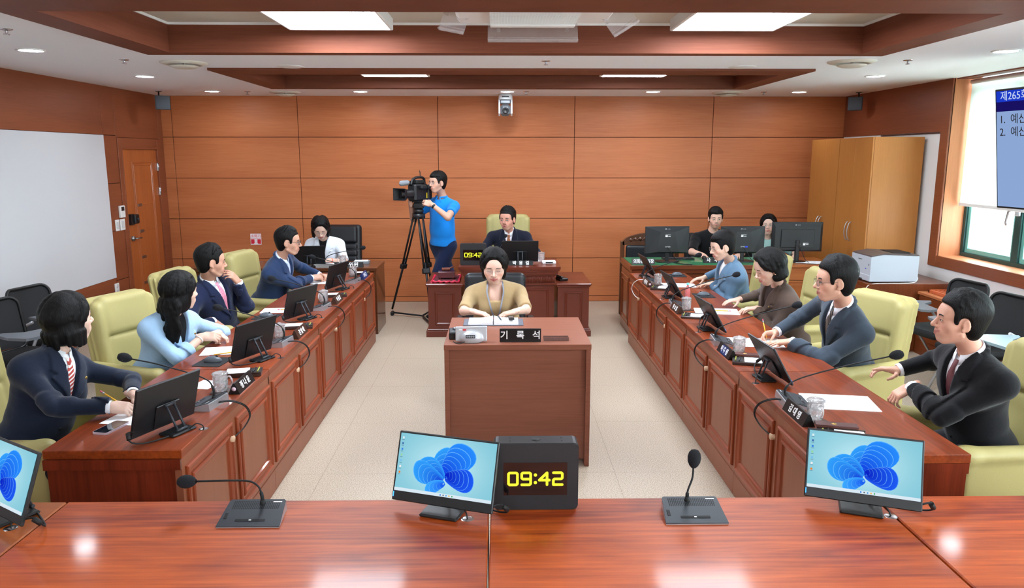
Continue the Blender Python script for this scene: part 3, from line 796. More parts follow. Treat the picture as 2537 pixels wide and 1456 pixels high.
def television():
    yaw = math.atan2(4.30 - 4.02, 1.68)
    t = thing('television', 'large wall screen with blue agenda slide at the right edge', 'television', (4.16, 5.37, 2.02), 0)
    # local: face looks along -x rotated; build with u along from far-left edge to near-right
    M = Matrix(((math.sin(math.radians(8.6)), 0, 0, 0), (0, 1, 0, 0), (0, 0, 1, 0), (0, 0, 0, 1)))
    a = math.radians(8.6)
    ux = Vector((math.sin(a), -math.cos(a), 0)); nx = Vector((-math.cos(a), -math.sin(a), 0)); uz = Vector((0, 0, 1))
    R = Matrix((ux, uz, nx)).transposed().to_4x4() @ Matrix.Rotation(math.radians(8.3), 4, 'X')     # local x=u, y=up, z=outward
    m = MB(); m.box(-.845, .845, -.475, .475, -.05, 0, c=.004, M=R); m.build('housing', M_BLACK, t)
    def blk(x0, x1, y0, y1, name, mt, z=.0015): m = MB(); m.box(x0, x1, y0, y1, 0, z, M=R); return m.build(name, mt, t)
    blk(-.83, .83, -.46, .3, 'screen_body', emitter('screen_blue_grey', (150, 178, 226), .42))
    blk(-.83, .83, .375, .46, 'screen_header', emitter('screen_royal_blue', (28, 60, 205), .45))
    blk(-.83, .83, .3, .375, 'screen_band', emitter('screen_navy', (26, 18, 100), .45))
    wt = emitter('screen_text_pale', (190, 206, 240), .5); bk = mat('screen_text_black', (8, 10, 16), .6)
    text_mesh('screen_text', '제265회', .082, R @ TR((-.79, .415, .0025)), wt, t, align='LEFT')
    text_mesh('screen_text', '1.  예산', .085, R @ TR((-.80, .235, .0025)), bk, t, align='LEFT')
    text_mesh('screen_text', '2.  예산', .085, R @ TR((-.80, .135, .0025)), bk, t, align='LEFT')
    m = MB(); m.box(-.3, .3, -.25, .25, -.1, -.05, M=R); m.tube([R @ Vector((0, 0, -.08)), R @ Vector((0.0, 0, -.3))], .03, 10)
    m.cyl(R @ Vector((0, 0, -.25)), Vector((0.0, 0, .72)) + (R @ Vector((0, 0, -.25))) * 1.0, .025, n=12); m.build('ceiling_mount', M_BLACK, t)
television()

# ================================================================== sdf surface kit (soft shapes: cushions, people, hair, cloth)
class SDF:
    """list of blended solids, meshed with surface nets on a sparse grid"""
    def __init__(s): s.p = []
    def _push(s, kind, fn, c, rad, op, k, col): s.p.append((fn, np.array(c, float), float(rad), op, float(k), col)); return s
    def cap(s, a, b, ra, rb=None, op='u', k=.01, col=None, flat=None):
        """tapered capsule; flat=(axis vector, scale) squashes it along an axis"""
        rb = ra if rb is None else rb
        a = np.array(a, np.float32); b = np.array(b, np.float32); ab = b - a; L2 = max(np.float32(1e-12), ab @ ab)
        if flat is not None:
            ax = np.array(flat[0], np.float32); ax /= np.linalg.norm(ax); sc = flat[1]
        def fn(P):
            pa = P - a
            t = np.clip((pa @ ab) / L2, 0, 1)
            q = pa - t[:, None] * ab
            if flat is not None:
                h = q @ ax
                q = q + (h * (1 / sc - 1))[:, None] * ax
            d = np.sqrt((q * q).sum(1)) - (ra + (rb - ra) * t)
            return d * (sc if flat is not None and sc < 1 else 1)
        return s._push('cap', fn, (a + b) / 2, np.sqrt(L2) / 2 + max(ra, rb) * (max(1, flat[1]) if flat else 1), op, k, col)
    def ell(s, c, r, R=None, op='u', k=.01, col=None):
        c = np.array(c, np.float32); r = np.array(r, np.float32)
        Rm = None if R is None else np.array(R, np.float32)
        def fn(P):
            q = P - c
            if Rm is not None: q = q @ Rm
            k0 = np.sqrt(((q / r) ** 2).sum(1)); k1 = np.sqrt(((q / (r * r)) ** 2).sum(1)) + 1e-9
            return k0 * (k0 - 1) / k1
        return s._push('ell', fn, c, r.max(), op, k, col)
    def box(s, c, h, rnd=.01, R=None, op='u', k=.01, col=None):
        c = np.array(c, np.float32); h = np.array(h, np.float32) - np.float32(rnd)
        Rm = None if R is None else np.array(R, np.float32)
        def fn(P):
            q = P - c
            if Rm is not None: q = q @ Rm
            q = np.abs(q) - h
            return np.sqrt((np.maximum(q, 0) ** 2).sum(1)) + np.minimum(q.max(1), 0) - rnd
        return s._push('box', fn, c, np.linalg.norm(h) + rnd, op, k, col)
    def fn(s, f, c, rad, op='u', k=.01, col=None): return s._push('fn', f, c, rad, op, k, col)
    @staticmethod
    def _comb(d, d2, op, k):
        if op == 'u':
            h = np.maximum(k - np.abs(d - d2), 0) / k; return np.minimum(d, d2) - h * h * k * .25
        if op == 's':
            h = np.maximum(k - np.abs(-d2 - d), 0) / k; return np.maximum(d, -d2) + h * h * k * .25
        if op == 'i':
            h = np.maximum(k - np.abs(d2 - d), 0) / k; return np.maximum(d, d2) + h * h * k * .25
        return d
    def eval(s, P, C=None, br=0.0):
        """P (n,m,3) blocks with centres C and block radius br, or (n,3)"""
        if C is None:
            d = np.full(len(P), 10.0)
            for fn, c, rad, op, k, col in s.p:
                if op == 'paint': continue
                d = s._comb(d, fn(P), op, max(k, 1e-5))
            return d
        n, m, _ = P.shape
        d = np.full((n, m), 10.0, np.float32)
        for fn, c, rad, op, k, col in s.p:
            if op == 'paint': continue
            if op == 'i': idx = np.arange(n)
            else: idx = np.nonzero(np.sqrt(((C - c) ** 2).sum(1)) < rad + br + k + .03)[0]
            if len(idx) == 0: continue
            d2 = fn(P[idx].reshape(-1, 3)).reshape(len(idx), m)
            d[idx] = s._comb(d[idx], d2, op, max(k, 1e-5))
        return d
    def colours(s, V, base):
        d = np.full(len(V), 10.0); Cc = np.tile(np.array(base[:3], float), (len(V), 1))
        for fn, c, rad, op, k, col in s.p:
            if op == 'paint':
                d2 = fn(V); w = np.clip(.5 - d2 / max(k, 1e-4), 0, 1)[:, None]
                Cc = Cc * (1 - w) + np.array(col[:3]) * w
            elif op == 'u':
                d2 = fn(V)
                if col is not None or True:
                    kk = max(min(k, .012), 1e-4)
                    w = np.clip(.5 + .5 * (d - d2) / kk, 0, 1)[:, None]
                    cc = np.array((col if col is not None else base)[:3])
                    Cc = Cc * (1 - w) + cc * w
                d = s._comb(d, d2, op, max(k, 1e-5))
            else:
                d = s._comb(d, fn(V), op, max(k, 1e-5))
        return Cc
    def mesh(s, h, pad=.03):
        B = 8
        lo = np.min([c - r for fn, c, r, op, k, col in s.p if op == 'u'], 0) - pad
        hi = np.max([c + r for fn, c, r, op, k, col in s.p if op == 'u'], 0) + pad
        nb = np.ceil((hi - lo) / (h * B)).astype(int)
        g = np.stack(np.meshgrid(*[np.arange(n) for n in nb], indexing='ij'), -1).reshape(-1, 3)
        bc = lo + (g + .5) * B * h
        br = B * h * .87
        dc = s.eval(bc[:, None, :], bc, br * 1.8)[:, 0]
        g = g[np.abs(dc) < br * 1.9]; bc = lo + (g + .5) * B * h
        off = np.stack(np.meshgrid(*[np.arange(B + 1)] * 3, indexing='ij'), -1).reshape(-1, 3)
        V = np.empty((len(g), (B + 1) ** 3), np.float32)
        CH = 400
        for i in range(0, len(g), CH):
            P = (lo + (g[i:i + CH, None, :] * B + off[None]) * h).astype(np.float32)
            V[i:i + CH] = s.eval(P, bc[i:i + CH], br)
        V = V.reshape(-1, B + 1, B + 1, B + 1)
        keep = ((V < 0).any((1, 2, 3))) & ((V > 0).any((1, 2, 3)))
        V = V[keep]; g = g[keep]
        S = V < 0
        sl = lambda a, i, j, k: a[:, i:i + B, j:j + B, k:k + B]
        cnt = np.zeros((len(g), B, B, B), np.float32); acc = np.zeros((len(g), B, B, B, 3), np.float32)
        for ax in range(3):
            o1, o2 = [(1, 2), (0, 2), (0, 1)][ax]
            for a in (0, 1):
                for b in (0, 1):
                    p = [0, 0, 0]; p[o1] = a; p[o2] = b; q = list(p); q[ax] = 1
                    va, vb = sl(V, *p), sl(V, *q)
                    cr = sl(S, *p) != sl(S, *q)
                    t = np.where(cr, va / np.where(cr, va - vb, 1), 0)
                    cnt += cr
                    for d in range(3): acc[..., d] += np.where(cr, (t if d == ax else p[d]), 0)
        act = cnt > 0
        bi, ci, cj, ck = np.nonzero(act)
        N = nb * B + 2
        cell = g[bi] * B + np.stack([ci, cj, ck], 1)
        key = (cell[:, 0] * N[1] + cell[:, 1]) * N[2] + cell[:, 2]
        order = np.argsort(key); keys = key[order]
        pos = lo + (cell + acc[act] / cnt[act][:, None]) * h
        quads = []
        for ax in range(3):
            o1, o2 = [(1, 2), (2, 0), (0, 1)][ax]
            q = [0, 0, 0]; q[ax] = 1
            A = sl(S, 0, 0, 0); Bq = sl(S, *q)
            e = np.nonzero(A != Bq)
            base = g[e[0]] * B + np.stack(e[1:], 1)
            flip = A[e]
            ids = []
            for a, b in ((0, 0), (-1, 0), (-1, -1), (0, -1)):
                c = base.copy(); c[:, o1] += a; c[:, o2] += b
                kk = (c[:, 0] * N[1] + c[:, 1]) * N[2] + c[:, 2]
                j = np.searchsorted(keys, kk); j = np.clip(j, 0, len(keys) - 1)
                ids.append(np.where(keys[j] == kk, order[j], -1))
            ids = np.stack(ids, 1)
            ok = (ids >= 0).all(1); ids = ids[ok]; fl = flip[ok]
            ids[~fl] = ids[~fl][:, ::-1]
            quads.append(ids)
        F = np.concatenate(quads)
        return pos, F
    def build(s, name, m, h, parent=None, base=None, smooth=1, mtx=None):
        pos, F = s.mesh(h)
        if smooth:
            n = len(pos)
            for _ in range(smooth):
                acc = np.zeros((n, 3)); cn = np.zeros(n)
                for a in range(4):
                    i, j = F[:, a], F[:, (a + 1) % 4]
                    for u, v in ((i, j), (j, i)):
                        cn += np.bincount(u, minlength=n)
                        for d in range(3): acc[:, d] += np.bincount(u, weights=pos[v, d], minlength=n)
                pos = np.where(cn[:, None] > 0, pos * .5 + .5 * acc / np.maximum(cn, 1)[:, None], pos)
        me = bpy.data.meshes.new(name)
        me.vertices.add(len(pos)); me.vertices.foreach_set('co', pos.astype(np.float32).ravel())
        me.loops.add(F.size); me.loops.foreach_set('vertex_index', F.astype(np.int32).ravel())
        me.polygons.add(len(F)); me.polygons.foreach_set('loop_start', np.arange(0, F.size, 4, dtype=np.int32))
        me.polygons.foreach_set('loop_total', np.full(len(F), 4, np.int32))
        me.polygons.foreach_set('use_smooth', np.ones(len(F), bool))
        me.update(); me.validate()
        me.materials.append(m)
        if base is not None:
            cc = s.colours(pos, base)
            at = me.color_attributes.new('tint', 'FLOAT_COLOR', 'POINT')
            at.data.foreach_set('color', np.concatenate([cc, np.ones((len(cc), 1))], 1).astype(np.float32).ravel())
        o = bpy.data.objects.new(name, me); COL.objects.link(o)
        if parent: o.parent = parent
        if mtx is not None: o.matrix_local = mtx
        return o
def rotm(rx=0, ry=0, rz=0):
    return np.array((Matrix.Rotation(rz, 3, 'Z') @ Matrix.Rotation(ry, 3, 'Y') @ Matrix.Rotation(rx, 3, 'X')))

# ================================================================== chairs
M_CREAM = mat('cream_leather', (176, 164, 106), .5, bump=.12, bscale=260, var=.04, vscale=4)
M_BLEATH = mat('black_leather', (24, 26, 30), .4, bump=.12, bscale=260)
def five_star(t, m, r=.3):
    b = MB()
    for i in range(5):
        a = 2 * PI * i / 5 + .3
        c, s_ = math.cos(a), math.sin(a)
        b.tube([(0, 0, .11), (c * r * .5, s_ * r * .5, .095), (c * r, s_ * r, .07)], .02, 8, rad=[.026, .022, .016])
    b.build('star_base', m, t)
    for i in range(5):
        a = 2 * PI * i / 5 + .3; x, y = math.cos(a) * r, math.sin(a) * r
        w = MB(); w.cyl((x - .02, y, .028), (x + .02, y, .028), .028, n=14); w.cyl((x, y, .03), (x, y, .07), .008, n=8); w.build('caster', M_BLACK, t)
    p = MB(); p.cyl((0, 0, .09), (0, 0, .33), .028, n=16); p.cyl((0, 0, .3), (0, 0, .36), .09, .12, n=16); p.build('gas_column', M_BLACK, t)

def cream_chair():
    """faces +x; origin at floor under seat centre"""
    t = thing('executive_chair', '', 'chair', (0, 0, 0), group='cream leather armchairs')
    s = SDF(); tilt = math.radians(-9)
    R = rotm(ry=tilt)
    def P(x, y, z):  # point in back frame -> chair frame (pivot at seat rear)
        q = Vector((x, y, z)); q = Matrix.Rotation(tilt, 3, 'Y') @ q; return (q.x - .23, q.y, q.z + .46)
    s.box(P(-.04, 0, .285), (.05, .240, .330), .05, R, k=.02)
    s.box(P(.025, 0, .165), (.05, .195, .195), .045, R, k=.012)          # lumbar cushion
    s.box(P(.035, 0, .475), (.055, .205, .135), .05, R, k=.006)           # head cushion
    for sg in (-1, 1): s.cap(P(.03, sg * .212, .06), P(.035, sg * .216, .53), .045, .05, k=.025, flat=((0, 1, 0), .7))
    for sg in (-1, 1): s.cap(P(-.01, sg * .243, .0), P(-.01, sg * .243, .57), .008, .008, k=.004); s.cap(P(-.05, sg * .243, .0), P(-.05, sg * .243, .58), .008, .008, k=.004)
    s.build('backrest', M_CREAM, .009, t)
    s = SDF(); s.box((.02, 0, .41), (.26, .235, .075), .05, k=.02); s.box((.05, 0, .455), (.235, .225, .045), .04, k=.01)
    s.build('seat', M_CREAM, .009, t)
    for sg in (-1, 1):
        s = SDF()
        s.cap((-.25, sg * .285, .635), (.26, sg * .285, .625), .045, .05, k=.02, flat=((0, 0, 1), .8))
        s.cap((.26, sg * .285, .625), (.285, sg * .285, .58), .05, .045, k=.03, flat=((0, 0, 1), .8))
        s.box((.02, sg * .29, .475), (.265, .028, .14), .026, k=.02)
        s.build('armrest', M_CREAM, .009, t)
    five_star(t, M_BLACK)
    return t
CREAM = [
    # x, y, facing angle (deg, 0 = +x), label
    (-2.39, 3.66, 0, 'cream leather armchair at the left edge behind the navy-suited woman with short hair'),
    (-2.28, 4.93, -20, 'cream leather armchair under the woman in the pale blue jacket'),
    (-2.36, 6.10, -6, 'cream leather armchair under the man in the pink tie'),
    (-2.24, 7.24, -14, 'cream leather armchair behind the man in the blue blazer and dark glasses'),
    (2.38, 3.52, 181, 'cream leather armchair at the right edge under the man in black suit'),
    (2.28, 4.88, 200, 'cream leather armchair under the man in the grey suit'),
    (2.36, 6.02, 186, 'cream leather armchair behind the woman in the brown jacket'),
    (2.30, 7.10, 187, 'cream leather armchair behind the woman in the blue-grey blazer'),
    (.10, 9.42, -90, 'cream leather high-back chair of the chairman on the dais'),
]
_c = cream_chair()
for i, (x, y, a, l) in enumerate(CREAM):
    o = _c if i == 0 else copy_tree(_c)
    o.location = (x, y, 0); o.rotation_euler = (0, 0, math.radians(a)); o['label'] = l
    if i == 8:
        o.location = (x, y, 0); o.scale = (1, 1.12, 1.16)

def black_exec(label, x, y, a, top=1.1, w=.29, ribs=True, z0=0):
    t = thing('office_chair', label, 'chair', (x, y, z0), math.radians(a))
    s = SDF(); tilt = math.radians(-8); R = rotm(ry=tilt); hh = (top - .46) / 2
    def P(x_, y_, z_): q = Matrix.Rotation(tilt, 3, 'Y') @ Vector((x_, y_, z_)); return (q.x - .23, q.y, q.z + .46)
    s.box(P(-.02, 0, hh), (.05, w, hh), .048, R, k=.02)
    if ribs:
        zs = np.linspace(.08, 2 * hh * .62, 5)
        for k in range(4): s.box(P(.03, 0, (zs[k] + zs[k + 1]) / 2), (.03, w - .05, (zs[k + 1] - zs[k]) / 2 - .002), .024, R, k=.004)
        s.box(P(.03, 0, 2 * hh * .8), (.035, w - .05, hh * .33), .03, R, k=.004)
    s.build('backrest', M_BLEATH, .008, t)
    s = SDF(); s.box((.02, 0, .43), (.25, .24, .055), .045); s.build('seat', M_BLEATH, .01, t)
    for sg in (-1, 1):
        m = MB(); m.tube(bez([(-.12, sg * .25, .42), (-.14, sg * .29, .5), (-.1, sg * .29, .62), (.12, sg * .29, .64)], 14), .016, 8)
        m.box(-.12, .16, sg * .29 - .03, sg * .29 + .03, .64, .67, c=.012); m.build('armrest', M_BLACK, t)
    five_star(t, M_BLACK)
black_exec('tall black leather chair with horizontal ribs behind the adviser in white', -2.01, 9.44, -90, 1.11, .225)
black_exec('low black chair behind the woman in beige at the middle desk', -.045, 6.05, -90, 1.0, .26, False)
black_exec('black office chair of the man in the black t-shirt', 2.63, 9.42, -90, 1.0, .25, False)
black_exec('black office chair of the long-haired woman behind the monitors', 3.33, 9.5, -90, .98, .25, False)

def ornate_chair():
    t = thing('ornate_chair', 'dark carved wooden chair with black leather back behind the left monitor', 'chair', (1.86, 9.36, 0), PI)
    wd = wood('carved_walnut', (66, 36, 20), (92, 54, 32), 'z', rough=.35, coat=.5)
    m = MB(); n = 16
    top = [(-.34 + .68 * i / n, .93 + .1 * math.sin(PI * i / n) ** .6) for i in range(n + 1)]
    m.prism(top + [(.34, .88), (-.34, .88)], -.03, .03, M=Matrix.Rotation(PI / 2, 4, 'X') @ Matrix.Identity(4)); m.build('crest_rail', wd, t)
    c = MB()
    for i in range(9):
        x = -.24 + .06 * i; c.lathe([(0, .012), (.012, .01), (.024, 0)], 12, M=TR((x, .03, .945 + .02 * math.sin(PI * i / 8)), rx=-PI / 2))
        if i < 8: c.tube(bez([(x, .034, .93), (x + .02, .038, .965), (x + .045, .036, .935), (x + .06, .034, .96)], 8), .006, 6)
    c.build('carving', wd, t)
    for s in (-1, 1):
        m = MB(); m.box(s * .34 - .025, s * .34 + .025, -.03, .03, 0, .93, c=.006); m.build('stile', wd, t)
        m = MB(); m.box(s * .34 - .025, s * .34 + .025, .4, .45, 0, .62, c=.006); m.build('leg', wd, t)
        m = MB(); m.tube(bez([(s * .34, 0, .68), (s * .345, .2, .67), (s * .35, .38, .66), (s * .34, .47, .62)], 12), .026, 10); m.build('armrest', wd, t)
    sd = SDF(); sd.box((0, .02, .70), (.3, .035, .18), .03); sd.build('back_cushion', M_BLEATH, .009, t)
    sd = SDF(); sd.box((0, .22, .43), (.33, .22, .05), .04); sd.build('seat', M_BLEATH, .01, t)
    m = MB(); m.box(-.34, .34, 0, .45, .33, .385, c=.004); m.build('seat_rail', wd, t)
ornate_chair()

def tablet_chair(label, x, y, a, tablet_side=1, tone=0):
    t = thing('tablet_chair', label, 'chair', (x, y, 0), math.radians(a), 'black training chairs with writing tablets')
    mesh = mat('black_mesh', (34, 34, 36), .7, bump=.3, bscale=900)
    # back : curved frame + mesh, facing +x
    fr = MB(); path = []
    out = rrect(.44, .40, .07, 6)
    P3 = [(-.26 - .06 * (v / .4 + .5) + .05 * (u / .22) ** 2, u, .68 + v) for u, v in out]
    fr.tube(P3 + [P3[0], P3[1]], .013, 8, cap=False); fr.build('back_frame', M_BLACK, t)
    m = MB(); n = 8; vs = []; fs = []
    for i in range(n + 1):
        for j in range(n + 1):
            u = -.21 + .42 * i / n; v = -.19 + .38 * j / n
            vs.append((-.26 - .06 * (v / .4 + .5) + .05 * (u / .22) ** 2, u, .68 + v))
    for q in range(2): pass
    o = len(vs); vs2 = vs + [(p[0] - .006, p[1], p[2]) for p in vs]
    fs = [(i * (n + 1) + j, (i + 1) * (n + 1) + j, (i + 1) * (n + 1) + j + 1, i * (n + 1) + j + 1) for i in range(n) for j in range(n)]
    m.add(vs2, fs + [tuple(k + o for k in f[::-1]) for f in fs], 0, True); m.build('back_mesh', mesh, t)
    s = SDF(); s.box((0, 0, .455), (.23, .23, .032), .03); s.build('seat', mat('black_fabric', (20, 20, 22), .8, bump=.2, bscale=500), .012, t)
    for sy in (-1, 1):
        l = MB(); l.tube([(-.26, sy * .2, .52), (-.22, sy * .235, .44), (.05, sy * .24, .41), (.25, sy * .25, .02)], .011, 8); l.tube([(.02, sy * .24, .41), (-.27, sy * .25, .02)], .011, 8)
        l.build('leg', M_SILVER, t)
        a_ = MB(); a_.tube(bez([(-.2, sy * .24, .45), (-.16, sy * .28, .56), (.02, sy * .285, .655)], 10), .012, 8); a_.build('arm_support', M_SILVER, t)
    tb = MB(); sy = tablet_side
    poly = [(-.08, .22), (.12, .29), (.26, .28), (.29, .22), (.29, -.12), (.24, -.16), (.14, -.14), (.08, .1), (-.05, .17)]
    tb.prism([(px, py * sy) for px, py in poly], .66, .68); tb.build('writing_tablet', mat('tablet_grey', (104, 108, 114), .4) if tone == 0 else mat('tablet_pale', (138, 158, 166), .35), t)
tablet_chair('black mesh tablet chair at left wall, farther one below the pale panel', -3.72, 6.28, -12, -1)
tablet_chair('black mesh tablet chair at the left edge, nearer one beside the bobbed woman', -3.60, 5.66, -12, -1)
tablet_chair('black mesh tablet chair at right, farthest by the low cabinet', 3.86, 6.45, 190, -1)
tablet_chair('black mesh tablet chair at right behind the head of the black-suited man', 3.80, 5.77, 190, -1)
tablet_chair('black mesh tablet chair at the right edge with pale blue tablet', 3.74, 5.10, 188, -1, 1)
# ================================================================== desk equipment (prototypes: user on the -y side)
M_PAPER = mat('white_paper', (238, 238, 240), .7)
M_DBROWN = mat('memo_box_brown', (52, 34, 28), .35, coat=.3)
M_GLASS = mat('crystal_glass', (1.0, 1.0, 1.0), .06, trans=.9, ior=1.5, bump=.3, bscale=120)
M_PENCIL = mat('pencil_yellow', (236, 176, 40), .35); M_ERASER = mat('eraser_pink', (214, 96, 120), .6)
M_LETTER = mat('white_lettering', (240, 240, 240), .5)
M_NPLATE = mat('name_plate_black', (16, 15, 16), .35)

def vcol_emit(name, strength):
    if name in _M: return _M[name]
    m = bpy.data.materials.new(name); m.use_nodes = True
    nt = m.node_tree; nt.nodes.remove(nt.nodes['Principled BSDF'])
    a = nt.nodes.new('ShaderNodeAttribute'); a.attribute_name = 'tint'
    e = nt.nodes.new('ShaderNodeEmission'); e.inputs[1].default_value = strength
    nt.links.new(a.outputs[0], e.inputs[0]); nt.links.new(e.outputs[0], nt.nodes['Material Output'].inputs[0])
    _M[name] = m
    return m

def screen_picture(parent, w, h, M):
    """blue folded-ribbon picture on a pale cyan screen, lying in local xy, facing +z"""
    vs, fs, cs = [], [], []
    def C(r, g, b): return srgb(r, g, b)[:3]
    def poly(pts, cols, z):
        o = len(vs); vs.extend((x, y, z) for x, y in pts); cs.extend(cols); fs.append(tuple(range(o, o + len(pts))))
    def strip(A, B, ca, cb, z):
        o = len(vs); n = len(A)
        for p, q in zip(A, B): vs.append((p[0], p[1], z)); vs.append((q[0], q[1], z)); cs.append(ca); cs.append(cb)
        for i in range(n - 1): fs.append((o + 2 * i, o + 2 * i + 1, o + 2 * i + 3, o + 2 * i + 2))
    # background with a soft bright centre
    n = 12
    for i in range(n):
        for j in range(n):
            q = []
            for a, b in ((i, j), (i + 1, j), (i + 1, j + 1), (i, j + 1)):
                x, y = a / n - .5, b / n - .5
                t = math.exp(-((x * 1.6) ** 2 + (y * 1.2) ** 2) * 3.0)
                q.append((x * w, y * h, tuple(u * (1 - t) + v * t for u, v in zip(C(128, 196, 214), C(190, 232, 242)))))
            poly([(a, b) for a, b, c in q], [c for a, b, c in q], 0)
    S = h
    def lobe(cx, cy, ang, L, Wd, bend, folds, c0, c1, z0):
        for k in range(folds):
            f = 1 - k / (folds + 1.2); ctr = []
            n = 26; A = []; B = []
            for i in range(n + 1):
                t = i / n; a = PI * 2 * t
                # teardrop outline
                r = (.5 - .5 * math.cos(a)); x = L * f * (.5 - .5 * math.cos(a)) * (1 - .06 * k); y = Wd * f * math.sin(a) * (.35 + .65 * r)
                y += bend * (x / L) ** 2 * L + k * .012 * S
                ca, sa = math.cos(ang), math.sin(ang)
                A.append((cx + x * ca - y * sa, cy + x * sa + y * ca)); B.append((cx + x * .42 * ca - (y * .30 + .02 * S) * sa, cy + x * .42 * sa + (y * .30 + .02 * S) * ca))
            t = k / folds
            e = tuple(u * (1 - t) + v * t for u, v in zip(c0, c1)); d = tuple(v * .5 for v in c1)
            strip(A, B, e, tuple(u * .35 + v * .65 for u, v in zip(e, c1)), z0 + k * .00004)
            A2 = [(cx + (p[0] - cx) * .972, cy + (p[1] - cy) * .972) for p in A]
            strip(A, A2, C(120, 200, 255), e, z0 + k * .00004 + .00002)
    bl, bd = C(50, 160, 250), C(14, 52, 214)
    cx, cy = .02 * S, -.18 * S
    lobe(cx, cy, math.radians(112), .50 * S, .25 * S, -.25, 6, bl, bd, .0002)
    lobe(cx, cy, math.radians(60), .70 * S, .36 * S, -.10, 8, C(40, 140, 250), C(10, 40, 220), .0005)
    lobe(cx, cy, math.radians(146), .56 * S, .24 * S, .2, 7, bl, bd, .0009)
    lobe(cx, cy - .02 * S, math.radians(4), .54 * S, .27 * S, -.05, 7, C(30, 90, 240), C(8, 24, 190), .0012)
    lobe(cx - .02 * S, cy - .02 * S, math.radians(176), .60 * S, .26 * S, -.15, 7, bl, bd, .0016)
    lobe(cx, cy - .06 * S, math.radians(208), .40 * S, .15 * S, .1, 5, C(60, 170, 255), C(20, 80, 235), .0020)
    zt = .0024
    b = [(-.5 * w, -.5 * h), (.5 * w, -.5 * h), (.5 * w, -.445 * h), (-.5 * w, -.445 * h)]; poly(b, [C(214, 230, 240)] * 4, zt)
    for i, c in enumerate([(40, 120, 230), (90, 100, 110), (60, 150, 220), (230, 180, 60), (70, 170, 110)]):
        x = (-.02 + .03 * i) * w; poly([(x, -.485 * h), (x + .012 * w, -.485 * h), (x + .012 * w, -.46 * h), (x, -.46 * h)], [C(*c)] * 4, zt + .0001)
    for i, c in enumerate([(220, 236, 240), (70, 110, 170), (60, 130, 220), (150, 210, 160), (120, 190, 230), (236, 236, 236), (232, 130, 40)]):
        x, y = -.475 * w, (.40 - .1 * i) * h; s = .018 * w
        poly([(x, y), (x + s, y), (x + s, y + s * 1.1), (x, y + s * 1.1)], [C(*c)] * 4, zt)
        poly([(x - .004 * w, y - .022 * h), (x + s + .004 * w, y - .022 * h), (x + s + .004 * w, y - .012 * h), (x - .004 * w, y - .012 * h)], [C(96, 140, 160)] * 4, zt)
    me = bpy.data.meshes.new('screen'); 
    lim = lambda p: (max(-w / 2, min(w / 2, p[0])), max(-h / 2 , min(h / 2, p[1])), p[2])
    me.from_pydata([lim(p) for p in vs], [], fs); me.transform(M)
    at = me.color_attributes.new('tint', 'FLOAT_COLOR', 'POINT')
    for i, c in enumerate(cs): at.data[i].color = (*c, 1)
    me.materials.append(vcol_emit('screen_picture', .50))
    o = bpy.data.objects.new('screen', me); COL.objects.link(o); o.parent = parent
    return o

def monitor_proto(tilt, lit=False, w=.365, h=.235):
    """user on -y; bottom edge near z=.02, stand behind (+y)"""
    t = thing('portable_monitor', '', 'monitor')
    R = TR((0, 0, .034 if lit else .018), rx=PI / 2 - tilt)      # local x right, y up the screen, z toward the user
    MB().box(-w / 2, w / 2, 0, h, -.012, 0, c=.003, M=R).box(-w * .18, w * .18, .01, h * .52, -.02, -.012, c=.003, M=R).build('housing', M_BLACK, t)
    b = .007; bb = .034
    if lit: screen_picture(t, w - 2 * b, h - b - bb, R @ TR((0, (h - b + bb) / 2, .0012)))
    else:
        MB().box(-w / 2 + b, w / 2 - b, bb, h - b, 0, .001, M=R).build('screen', emitter('screen_dim', (150, 205, 220), .4), t)
    MB().box(-w / 2 + .004, -w / 2 + .007, .012, .03, .0002, .0012, M=R).build('indicator', emitter('led_blue', (60, 140, 255), 1.5), t)
    # stand : foot plate behind, two slim legs up to a hinge on the back
    MB().box(-.07, .07, -.03 if lit else .045, .12 if lit else .135, 0, .012, c=.005).build('stand_base', M_BLACK, t)
    hp = R @ Vector((0, h * .5, -.022))
    for s in (-1, 1):
        m = MB(); m.tube([(s * .022, .115, .016), (s * .022, hp.y + .004, hp.z)], .0055, 6); m.build('stand_leg', M_DGREY, t)
    MB().cyl((-.03, hp.y + .004, hp.z), (.03, hp.y + .004, hp.z), .007, n=10).build('hinge', M_DGREY, t)
    MB().cyl((-.03, .115, .018), (.03, .115, .018), .006, n=10).build('hinge', M_DGREY, t)
    gx, gy = (.095, .01) if lit else (-.075, .168)
    c = MB(); c.tube(bez([(.03, .06, .016), (.06, .04, .03), (.085, .02, .018), (gx, gy, .0)] if lit else [(-.03, .13, .012), (-.05, .15, .03), (-.07, .165, .018), (-.075, .168, .0)], 16), .0028, 6)
    c.build('cable', M_BLACKM, t); c = MB()
    c.tube(bez([(w / 2 - .01, .02, .05), (w / 2 + .03, .03, .06), (w / 2 + .04, .05, .03), (w / 2 + .01, .07, .012), (w / 2 - .05, .09, .006), (.06, .11, .006)], 30), .0035, 6)
    c.build('cable', M_BLACKM, t); c = MB(); c.cyl((w / 2 + .028, .028, .058), (w / 2 + .04, .046, .036), .009, n=10)
    c.build('ferrite_bead', M_BLACKM, t)
    g = MB(); g.lathe([(.0, .001), (.018, .001), (.022, .0)], 20, M=TR((gx, gy, 0))); g.build('cable_grommet', M_CHROME, t)
    return t

def place(o, x, y, rz, label, group, z=.75):
    o.location = (x, y, z); o.rotation_euler = (0, 0, math.radians(rz)); o['label'] = label
    if group: o['group'] = group
    return o

